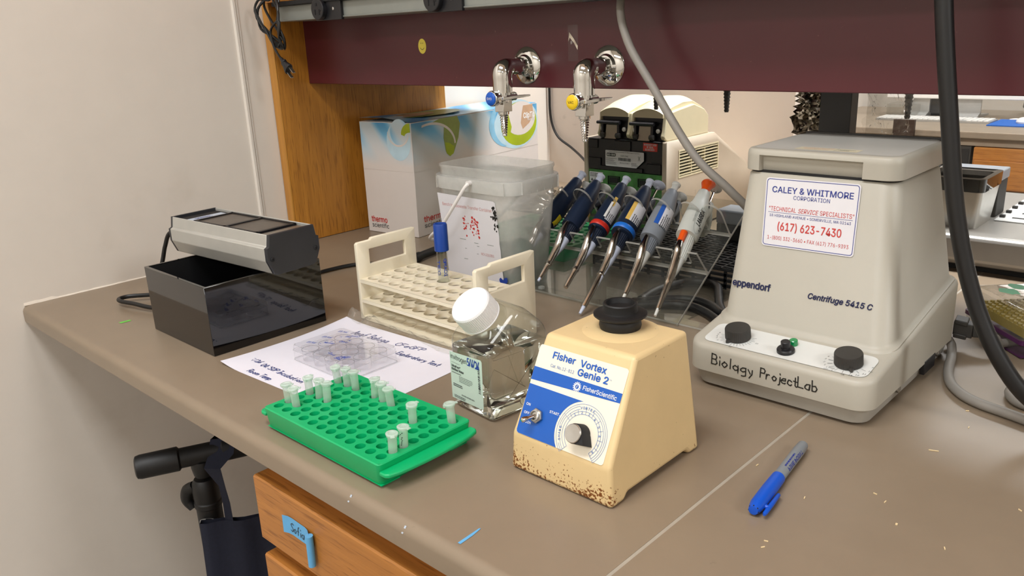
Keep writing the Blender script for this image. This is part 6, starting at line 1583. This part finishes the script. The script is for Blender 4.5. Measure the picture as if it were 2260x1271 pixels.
# ================================================================== SHIELD, FOIL AND FILM AT THE POST
b = MB('pane'); b.box(1.098, 3.1, 0.8000, 0.8030, 0.125, 0.45)
tag(b.build('splash_shield'), 'clear splash shield hanging behind the maroon panel on the right', 'shield')
def crumple(name, mat, x0, x1, z0, z1, y, amp, label, jag, cat, seed):
    rnd = random.Random(seed); b = MB(mat); nx, nz = 22, 34; vs = []
    for j in range(nz + 1):
        jl = rnd.uniform(-jag, jag)
        for i in range(nx + 1):
            u = i / nx; x = x0 + (x1 - x0) * u + jl * (1 - u) ** 3
            vs.append((x, y + rnd.uniform(-amp, amp) + amp * 1.5 * math.sin(u * 9 + j * 0.35), z0 + (z1 - z0) * j / nz))
    b.add(vs, [(j * (nx + 1) + i, j * (nx + 1) + i + 1, (j + 1) * (nx + 1) + i + 1, (j + 1) * (nx + 1) + i) for j in range(nz) for i in range(nx)])
    return tag(b.build(name, recalc=False, smooth=25), label, cat)
crumple('foil_sheet', 'foil', 1.000, 1.075, 0.215, 0.340, 0.785, 0.0045, 'crumpled aluminium foil sheet hanging left of the black shelf post', 0.006, 'foil', 5)
crumple('film_sheet', 'film', 1.102, 1.160, 0.200, 0.340, 0.785, 0.0050, 'wrinkled clear film hanging right of the black shelf post', 0.004, 'film', 6)

# ================================================================== POWER LEAD AND TIP BOX BESIDE THE CENTRIFUGE
t = thing('power_lead', 'grey power lead plugged into the rear of the centrifuge and looping on the bench', 'cable', (1.28, 0.73, 0.03))
b = MB('dgrey')
pa0, pa1 = V((1.262, 0.716, 0.030)), V((1.300, 0.722, 0.026)); dd = (pa1 - pa0).normalized(); sdv = V((-dd.y, dd.x, 0)).normalized()
def blk(b, u0, u1, w_, h0, h1):
    b.loft([[pa0 + dd * u + sdv * s_ * w_ + V((0, 0, z_)) for s_, z_ in ((-1, h0), (1, h0), (1, h1), (-1, h1))] for u in (u0, u1)])
blk(b, 0, 0.022, 0.0095, -0.009, 0.009); blk(b, 0.001, 0.016, 0.0115, -0.012, -0.006); blk(b, 0.001, 0.016, 0.0115, 0.006, 0.012)
b.loft([[pa0 + dd * u + sdv * s_ * w_ + V((0, 0, z_ * w_)) for s_, z_ in ((-1, -1), (1, -1), (1, 1), (-1, 1))] for u, w_ in ((0.022, 0.0075), (0.040, 0.0050))])
b.build('plug', t, bevel=0.0012)
b = MB('cordg'); b.tube([pa0 + dd * 0.038, (1.308, 0.726, 0.020), (1.3128, 0.735, 0.012), (1.3307, 0.7749, 0.0062), (1.38, 0.80, 0.0062), (1.42, 0.76, 0.0062), (1.41, 0.68, 0.0062), (1.375, 0.632, 0.0062), (1.357, 0.612, 0.0062), (1.3575, 0.592, 0.0062), (1.370, 0.575, 0.0062), (1.395, 0.572, 0.0062), (1.42, 0.59, 0.0100), (1.41, 0.625, 0.0150), (1.382, 0.628, 0.0165), (1.368, 0.608, 0.0165), (1.376, 0.588, 0.0165), (1.41, 0.585, 0.0165), (1.46, 0.62, 0.010)], 0.0056, 12); b.build('lead', t)
b = MB('cordg'); b.tube([(1.258, 0.712, 0.012), (1.2648, 0.7054, 0.0062), (1.2760, 0.665, 0.0062), (1.2820, 0.636, 0.0062), (1.2900, 0.606, 0.0062), (1.3010, 0.581, 0.0062), (1.3180, 0.560, 0.0062), (1.338, 0.5475, 0.0062), (1.3613, 0.5409, 0.0062), (1.3838, 0.5344, 0.0062), (1.46, 0.51, 0.0062)], 0.0056, 12)
tag(b.build('grey_lead'), 'grey cable curving across the bench in front of the tip box', 'cable')
t = thing('tip_box', 'clear pipette tip box with purple base and amber insert right of the centrifuge', 'box', (1.31, 0.80, 0.0004))
ta = math.atan2(-0.094, 0.093); TU = V((0.700, -0.714, 0)); TV = V((0.714, 0.700, 0)); TO = V((1.2475, 0.8120, 0.0004))
TX = Matrix(((TU.x, TV.x, 0, TO.x), (TU.y, TV.y, 0, TO.y), (0, 0, 1, TO.z), (0, 0, 0, 1)))
b = MB('tipclear', TX); b.loft([ring(0.003, 0.127, 0.003, 0.082, 0.0, 0.006), ring(0.001, 0.129, 0.001, 0.084, 0.018, 0.006)], True, False); b.build('base_tray', t, recalc=False)
b = MB('purple', TX); b.loft([ring(0, 0.130, 0, 0.085, 0.018, 0.006), ring(0, 0.130, 0, 0.085, 0.0235, 0.006), ring(0.003, 0.127, 0.003, 0.082, 0.0235, 0.005), ring(0.003, 0.127, 0.003, 0.082, 0.018, 0.005)], False, False); b.box(0.002, 0.128, 0.002, 0.083, 0.0015, 0.003)
b.mat('pgrey'); b.box(0.044, 0.064, -0.0035, 0.0, 0.008, 0.026); b.build('purple_rim', t, recalc=False)
b = MB('amber', TX); b.box(0.008, 0.122, 0.008, 0.077, 0.0245, 0.036)
for i in range(12):
    for j in range(8): b.lathe([(0.0028, 0), (0.0026, 0.003)], (0.0155 + 0.009 * i, 0.011 + 0.009 * j, 0.036), (0, 0, 1), 8)
b.build('tip_insert', t)
b = MB('tipclear', TX); b.loft([ring(0.001, 0.129, 0.001, 0.084, 0.0238, 0.006), ring(0.005, 0.125, 0.005, 0.080, 0.056, 0.007), ring(0.008, 0.122, 0.008, 0.077, 0.0585, 0.006)], False, True)
b.mat('greendk'); rnd = random.Random(6)
for cx_, cy_, r0_ in ((0.022, 0.055, 0.012), (0.040, 0.035, 0.014)): b.poly([(cx_ + r0_ * 1.3 * math.cos(k * PI / 6) * rnd.uniform(.6, 1), cy_ + r0_ * math.sin(k * PI / 6) * rnd.uniform(.6, 1), 0.0591) for k in range(12)])
b.build('lid', t, recalc=False)

# ================================================================== SILVER INSTRUMENT ON THE FAR HALF OF THE BENCH
t = thing('silver_instrument', 'low silver bench instrument with white slotted deck and metal side box', 'instrument', (1.55, 1.28, 0.0004))
b = MB('blackm'); b.box(1.10, 2.00, 1.092, 1.47, 0.0004, 0.012); b.build('plinth', t)
b = MB('silver'); b.loft([[(x, y, z) for y, z in ((1.078, 0.012), (1.070, 0.022), (1.072, 0.058), (1.080, 0.0640), (1.48, 0.0640), (1.48, 0.012))] for x in (1.080, 2.02)]); b.build('body', t, bevel=0.003, seg=2)
b = MB('deckw'); b.box(1.183, 1.98, 1.200, 1.465, 0.0640, 0.0665)
dk = b.build('deck', t, bevel=0.001)
b = MB('blackm')
for k in range(6):
    y = 1.225 + 0.043 * k; b.box(1.205 + 0.006 * (k % 2), 1.42, y, y + 0.006, 0.0664, 0.0674)
    b.box(1.186, 1.194, y - 0.003, y + 0.005, 0.0664, 0.0710)
b.box(1.255, 1.30, 1.34, 1.375, 0.0664, 0.084)
b.build('deck_slots', dk)
b = MB('brushed'); b.loft([[(x, y, z) for x, y in rrect(x0_, x1_, y0_, y1_, 0.010, 5)] for x0_, x1_, y0_, y1_, z in ((1.085, 1.1755, 1.118, 1.215, 0.0642), (1.080, 1.1825, 1.108, 1.220, 0.130))]); b.build('side_box', t)
b = MB('blackg'); b.loft([[(x, y, z) for x, y in rrect(x0_, x1_, y0_, y1_, r_, 5)] for x0_, x1_, y0_, y1_, r_, z in ((1.0785, 1.1840, 1.1060, 1.222, 0.011, 0.128), (1.0770, 1.1850, 1.1040, 1.2235, 0.012, 0.1500), (1.0840, 1.1780, 1.112, 1.216, 0.008, 0.1512), (1.0840, 1.1780, 1.112, 1.190, 0.008, 0.1512), (1.0880, 1.1740, 1.116, 1.186, 0.008, 0.120))], False, True); b.build('black_tray', t, recalc=False, smooth=25)
b = MB('blackm'); b.box(1.088, 1.178, 1.228, 1.285, 0.0642, 0.128); b.mat('pgrey'); b.box(1.087, 1.1795, 1.226, 1.287, 0.128, 0.146); b.build('rear_block', t, bevel=0.002)

# ================================================================== THE DESK ACROSS THE AISLE
t = thing('far_desk', 'long taupe desk with oak drawers across the aisle behind the bench', 'desk', (1.2, 3.25, FLOOR))
b = MB('desk'); b.box(-0.0 + 0.001, 3.2, 2.92, 3.70, -0.026, 0.0); b.build('desk_top', t, bevel=0.004)
b = MB('desk'); b.box(0.002, 3.2, 2.935, 2.955, -0.052, -0.026); b.build('apron', t)
for k in range(4):
    b = MB('oakX'); z1_ = -0.056 - 0.155 * k; b.box(0.705, 1.40, 2.925, 2.945, z1_ - 0.150, z1_); b.box(0.712, 1.40, 2.918, 2.926, z1_ - 0.146, z1_ - 0.045); b.build('drawer', t, bevel=0.002)
b = MB('oakX'); b.box(0.705, 2.5, 2.946, 3.60, FLOOR, -0.053); b.build('cabinet', t)
b = MB('oakX'); b.box(0.002, 0.50, 2.93, 3.60, FLOOR, -0.053); b.build('cabinet', t)
b = MB('brownblk'); b.box(0.425, 0.500, 2.90, 2.918, FLOOR, 0.035); b.build('brown_upright', t)
b = MB('dgrey'); b.box(0.560, 0.695, 2.93, 3.30, -0.60, -0.055); b.mat('blackm'); b.box(0.565, 0.690, 2.926, 2.93, -0.58, -0.065)
tag(b.build('dark_computer_tower'), 'dark grey box standing under the far desk left of the oak drawers', 'computer')
t = thing('far_keyboard', 'white flat keyboard on the far desk seen under the shelf', 'keyboard', (0.475, 3.22, 0.0002))
b = MB('alum'); b.loft([[(x, y, z) for x, y in rrect(0.262, 0.690, 3.165, 3.28, 0.008)] for z in (0.0002, 0.008)]); b.build('key_tray', t)
b = MB('white')
for i in range(21):
    for j in range(6):
        x = 0.267 + 0.0199 * i; y = 3.170 + 0.0178 * j
        if i in (15, 16) and j < 2: continue
        b.box(x, x + 0.0165, y, y + 0.0145, 0.008, 0.0115)
b.build('keys', t)
for (xc, lab) in ((0.36, 'left white-rimmed monitor on the far desk, mostly hidden by the maroon panel'), (0.775, 'right white-rimmed monitor with grey foot on the far desk, mostly hidden by the maroon panel')):
    t = thing('far_monitor', lab, 'monitor', (xc, 3.36, 0.0002), 'monitors on the far desk')
    wd = 0.125 if xc < 0.5 else 0.27
    b = MB('white'); b.box(xc - wd, xc + wd, 3.35, 3.372, 0.0735, 0.42); b.build('shell', t, bevel=0.004)
    b = MB('screen'); b.box(xc - wd + 0.01, xc + wd - 0.01, 3.3485, 3.3505, 0.135, 0.405); b.build('screen', t)
    b = MB('alum'); fx = xc - 0.22 if xc > 0.5 else xc
    fw = 0.045
    b.loft([[(fx - fw, y, z) for y, z in ((3.33, 0.0002), (3.50, 0.0002), (3.50, 0.006), (3.385, 0.012), (3.374, 0.20), (3.368, 0.20), (3.372, 0.02), (3.33, 0.006))], [(fx + fw, y, z) for y, z in ((3.33, 0.0002), (3.50, 0.0002), (3.50, 0.006), (3.385, 0.012), (3.374, 0.20), (3.368, 0.20), (3.372, 0.02), (3.33, 0.006))]]); b.build('foot', t)
b = MB('mpad'); b.box(0.692, 0.93, 3.105, 3.315, 0.0003, 0.004); tag(b.build('mouse_pad'), 'blue mouse pad on the far desk right of the keyboard', 'mouse pad')
b = MB('white'); b.lathe([(0.026, 0), (0.028, 0.006), (0.024, 0.015), (0.012, 0.021), (0.0005, 0.023)], (0.795, 3.205, 0.0042), (0, 0, 1), 24); tag(b.build('computer_mouse'), 'white computer mouse on the blue pad', 'mouse')
b = MB('white'); b.tube([(0.795, 3.235, 0.008), (0.79, 3.28, 0.006), (0.745, 3.30, 0.006), (0.72, 3.32, 0.003), (0.735, 3.35, 0.003), (0.78, 3.345, 0.003), (0.79, 3.40, 0.02), (0.77, 3.43, 0.06)], 0.0022, 8); tag(b.build('mouse_cable'), 'thin white cable looping behind the mouse on the far desk', 'cable')
b = MB('white'); b.tube([(0.345, 3.36, 0.075), (0.325, 3.34, 0.05), (0.33, 3.31, 0.015), (0.38, 3.29, 0.004), (0.47, 3.285, 0.004)], 0.003, 8); tag(b.build('keyboard_cable'), 'white cable curving down to the far keyboard', 'cable')
b = MB('dgrey'); b.lathe([(0.06, 0), (0.09, 0.03), (0.085, 0.08), (0.05, 0.12), (0.0005, 0.13)], (0.80, 3.56, 0.0003), (0, 0, 1), 20); tag(b.build('dark_bag'), 'dark round bundle at the back of the far desk behind the mouse', 'bag')
b = MB('blackm'); b.box(0.40, 0.56, 3.40, 3.52, 0.0003, 0.085); tag(b.build('dark_block'), 'black block at the back of the far desk beside the grey monitor foot', 'box')
b = MB('pane'); b.mats[0] = M['tipclear']; b.loft([ring(0.245, 0.37, 3.33, 3.46, z_, 0.008) for z_ in (0.0003, 0.05)], True, True); tag(b.build('clear_tray'), 'clear plastic tray at the left back of the far desk', 'tray')

# ================================================================== UNDER THE BENCH: PUMP AND TOTE BAG
t = thing('bicycle_pump', 'black upright bicycle pump with T handle under the bench by the left wall', 'pump', (0.318, 0.125, FLOOR))
HC = V((0.3335, 0.120, -0.2190)); HD = V((0.036, 0.082, 0.0)).normalized()
b = MB('pump')
b.tube([HC - HD * 0.098, HC - HD * 0.096, HC - HD * 0.090, HC - HD * 0.034, HC - HD * 0.031], [0.014, 0.0180, 0.0195, 0.0200, 0.0165], 18, smooth=False)
b.tube([HC + HD * 0.098, HC + HD * 0.096, HC + HD * 0.090, HC + HD * 0.034, HC + HD * 0.031], [0.014, 0.0180, 0.0195, 0.0200, 0.0165], 18, smooth=False)
b.tube([HC - HD * 0.034, HC + HD * 0.034], 0.0165, 18, smooth=False)
b.lathe([(0.016, 0), (0.0175, 0.012), (0.0150, 0.026), (0.0120, 0.030)], HC + V((-0.001, 0, -0.010)), (-0.03, 0, -1), 18)
b.build('t_handle', t)
PT = V((0.3265, 0.122, -0.268)); PB = V((0.318, 0.125, FLOOR + 0.03)); PD = (PB - PT).normalized()
MB('dgrey').cyl(HC + V((-0.002, 0, -0.036)), PT, 0.0048, 0.0048, 12).build('piston_rod', t)
b = MB('pump'); b.lathe([(0.006, -0.004), (0.016, -0.002), (0.0205, 0.005), (0.0220, 0.020), (0.0210, 0.038), (0.0225, 0.040), (0.0225, 0.048), (0.0205, 0.050), (0.0205, (PB - PT).length)], PT, PD, 24)
b.build('barrel', t)
b = MB('pump'); b.tube([PT + V((-0.010, -0.014, -0.010)), PT + V((-0.024, -0.020, -0.022)), PT + V((-0.028, -0.022, -0.040)), PT + V((-0.020, -0.018, -0.055))], [0.008, 0.011, 0.010, 0.007], 12); b.build('hose_clip', t)
b = MB('pump'); b.box(0.22, 0.42, 0.10, 0.150, FLOOR, FLOOR + 0.015); b.box(0.295, 0.341, 0.07, 0.18, FLOOR, FLOOR + 0.035); b.build('foot_base', t, bevel=0.004)
pr = V((0.30, -0.95, 0)).normalized(); 
class PumpF:
    def at(s, a, c, l=0):
        th = math.atan2(-0.85, 0.52) + a / 0.0208; o_ = PT + PD * (-c); return o_ + V((math.cos(th), math.sin(th), 0)) * (0.0212 + l)
b = MB('logo_s'); b.poly([PumpF().at(0.006 + 0.015 * math.cos(k * PI / 12), -0.073 + 0.0105 * math.sin(k * PI / 12)) for k in range(24)])
b.mat('blk_ink'); text(b, PumpF(), 'BELL', -0.005, -0.077, w=0.022, h=0.0075, lift=0.0004, bold=0.03)
b.mat('logo_s'); text(b, PumpF(), 'AIR', 0.004, -0.092, h=0.010, w=0.024, lift=0.0002, bold=0.02, rot=-PI / 2)
b.build('badge', t, recalc=False)
t = thing('tote_bag', 'dark navy canvas tote bag hanging from the pump handle under the bench', 'bag', (0.40, 0.18, -0.5))
A0 = V((0.341, 0.098, -0.331)); AD = V((0.052, 0.068, 0)).normalized(); AN = V((AD.y, -AD.x, 0)); rnd = random.Random(9)
b = MB('bag'); nx, nz = 26, 26
def bagpt(i, j, side):
    u = i / nx; v_ = j / nz; x = 0.30 * u - 0.006 * v_
    f_ = 0.006 * math.sin(u * 16 + v_ * 1.2) * (0.3 + v_) + 0.004 * math.sin(u * 31 + 1)
    top = -0.004 * math.sin(PI * min(1, u * 1.6))
    return A0 + AD * x + V((0, 0, -0.40 * v_ + top)) + AN * ((0.004 + 0.010 * math.sin(PI * min(1, v_)) + f_) if side else (-0.006 + f_ * 0.6))
rr = []
for j in range(nz + 1): rr.append([bagpt(i, j, 1) for i in range(nx + 1)] + [bagpt(i, j, 0) for i in range(nx, -1, -1)])
b.loft(rr, False, True); b.build('bag_body', t, recalc=True, smooth=180)
b = MB('bag')
def strap(b, pts, w_, wd):
    rr = []
    for p_, ww, tw in zip(pts, w_, wd):
        p_ = V(p_); e = (AD * math.cos(tw) + AN * math.sin(tw)); rr.append([p_ - e * ww, p_ + e * ww, p_ + e * ww + AN * 0.0016, p_ - e * ww + AN * 0.0016])
    b.loft(rr)
H2 = HC + HD * 0.045
strap(b, [A0 + AD * 0.045 + V((0, 0, -0.01)), A0 + AD * 0.045 + V((0, 0, 0.03)) , A0 + AD * 0.044 + V((0, 0, 0.062)) + AN * 0.006, A0 + AD * 0.035 + V((0, 0, 0.10)) + AN * 0.012, H2 + AN * 0.0225 - AD * 0.01, H2 + V((0, 0, 0.0215)) + AN * 0.006 - AD * 0.006, H2 + V((0, 0, 0.0215)) - AN * 0.01], [0.008, 0.008, 0.008, 0.014, 0.020, 0.020, 0.020], [0.5, 0.6, 0.7, 0.3, 0, 0, 0])
strap(b, [H2 + V((0, 0, 0.0232)) - AD * 0.008 + AN * 0.006, H2 + V((0, 0, 0.0225)) + AD * 0.02 + AN * 0.010, H2 + AD * 0.075 + V((0, 0, -0.018)) + AN * 0.016, H2 + AD * 0.150 + V((0, 0, -0.072)) + AN * 0.010, A0 + AD * 0.255 + V((0, 0, -0.01))], [0.014, 0.014, 0.013, 0.013, 0.013], [0.9, 0.9, 0.8, 0.6, 0.2])
b.build('strap', t, recalc=True)

# ================================================================== MARKER PEN
t = thing('marker_pen', 'grey marker pen with bright blue cap lying on the bench right of the mixer', 'pen', (1.24, 0.275, 0.0062))
p0 = V((1.2498, 0.2045, 0.0066)); p1 = V((1.2322, 0.3445, 0.0064)); d = (p1 - p0).normalized()
b = MB('peng'); b.lathe([(0.0050, 0.0), (0.0056, 0.001), (0.0058, 0.060), (0.0053, 0.073), (0.0050, 0.0745), (0.003, 0.0752)], p0 + d * 0.064, d, 28)
class PenF:
    def at(s, a, c, l=0):
        e1_ = V((0, 0, 1)); e2_ = d.cross(e1_); th = R(36) + c / 0.0058
        return p0 + d * (0.076 + a) + (e1_ * math.cos(th) - e2_ * math.sin(th) * -1) * (0.00585 + l)
b.mat('navy_p'); text(b, PenF(), 'FINE POINT', 0.004, 0.0005, w=0.040, h=0.0036, lift=0.0001, bold=0.02); greek(b, PenF(), 0.004, -0.0030, 0.040, 0.0020, 1, 0.0001, 0.7, 3)
b.build('barrel', t)
b = MB('penb'); b.lathe([(0.0028, 0.0), (0.0042, 0.0002), (0.0052, 0.003), (0.0066, 0.011), (0.0068, 0.040), (0.0064, 0.065), (0.0058, 0.0655)], p0, d, 28)
cpn = b.build('cap', t)
b = MB('penb'); sd = d.cross(V((0, 0, 1))).normalized()
c0 = p0 + sd * 0.0096 + V((0, 0, -0.0012))
b.tube([c0 + d * 0.0005, c0 + d * 0.003, c0 + d * 0.020, c0 + d * 0.038, c0 + d * 0.0395], [0.0012, 0.0020, 0.0022, 0.0018, 0.0010], 12, smooth=False)
b.tube([p0 + d * 0.013, p0 + d * 0.013 + sd * 0.0095 + V((0, 0, -0.0010))], 0.0021, 10, smooth=False); b.build('clip', cpn)
b = MB('blackm')
for k in range(7): 
    a = 2 * PI * k / 7; e1_ = V((0, 0, 1)); b.sphere(p0 + d * 0.0012 + (e1_ * math.cos(a) + sd * math.sin(a)) * 0.0042, 0.0008, 8)
b.build('cap_vents', cpn)
for m_ in list(bpy.data.materials):
    if m_.users == 0: bpy.data.materials.remove(m_)
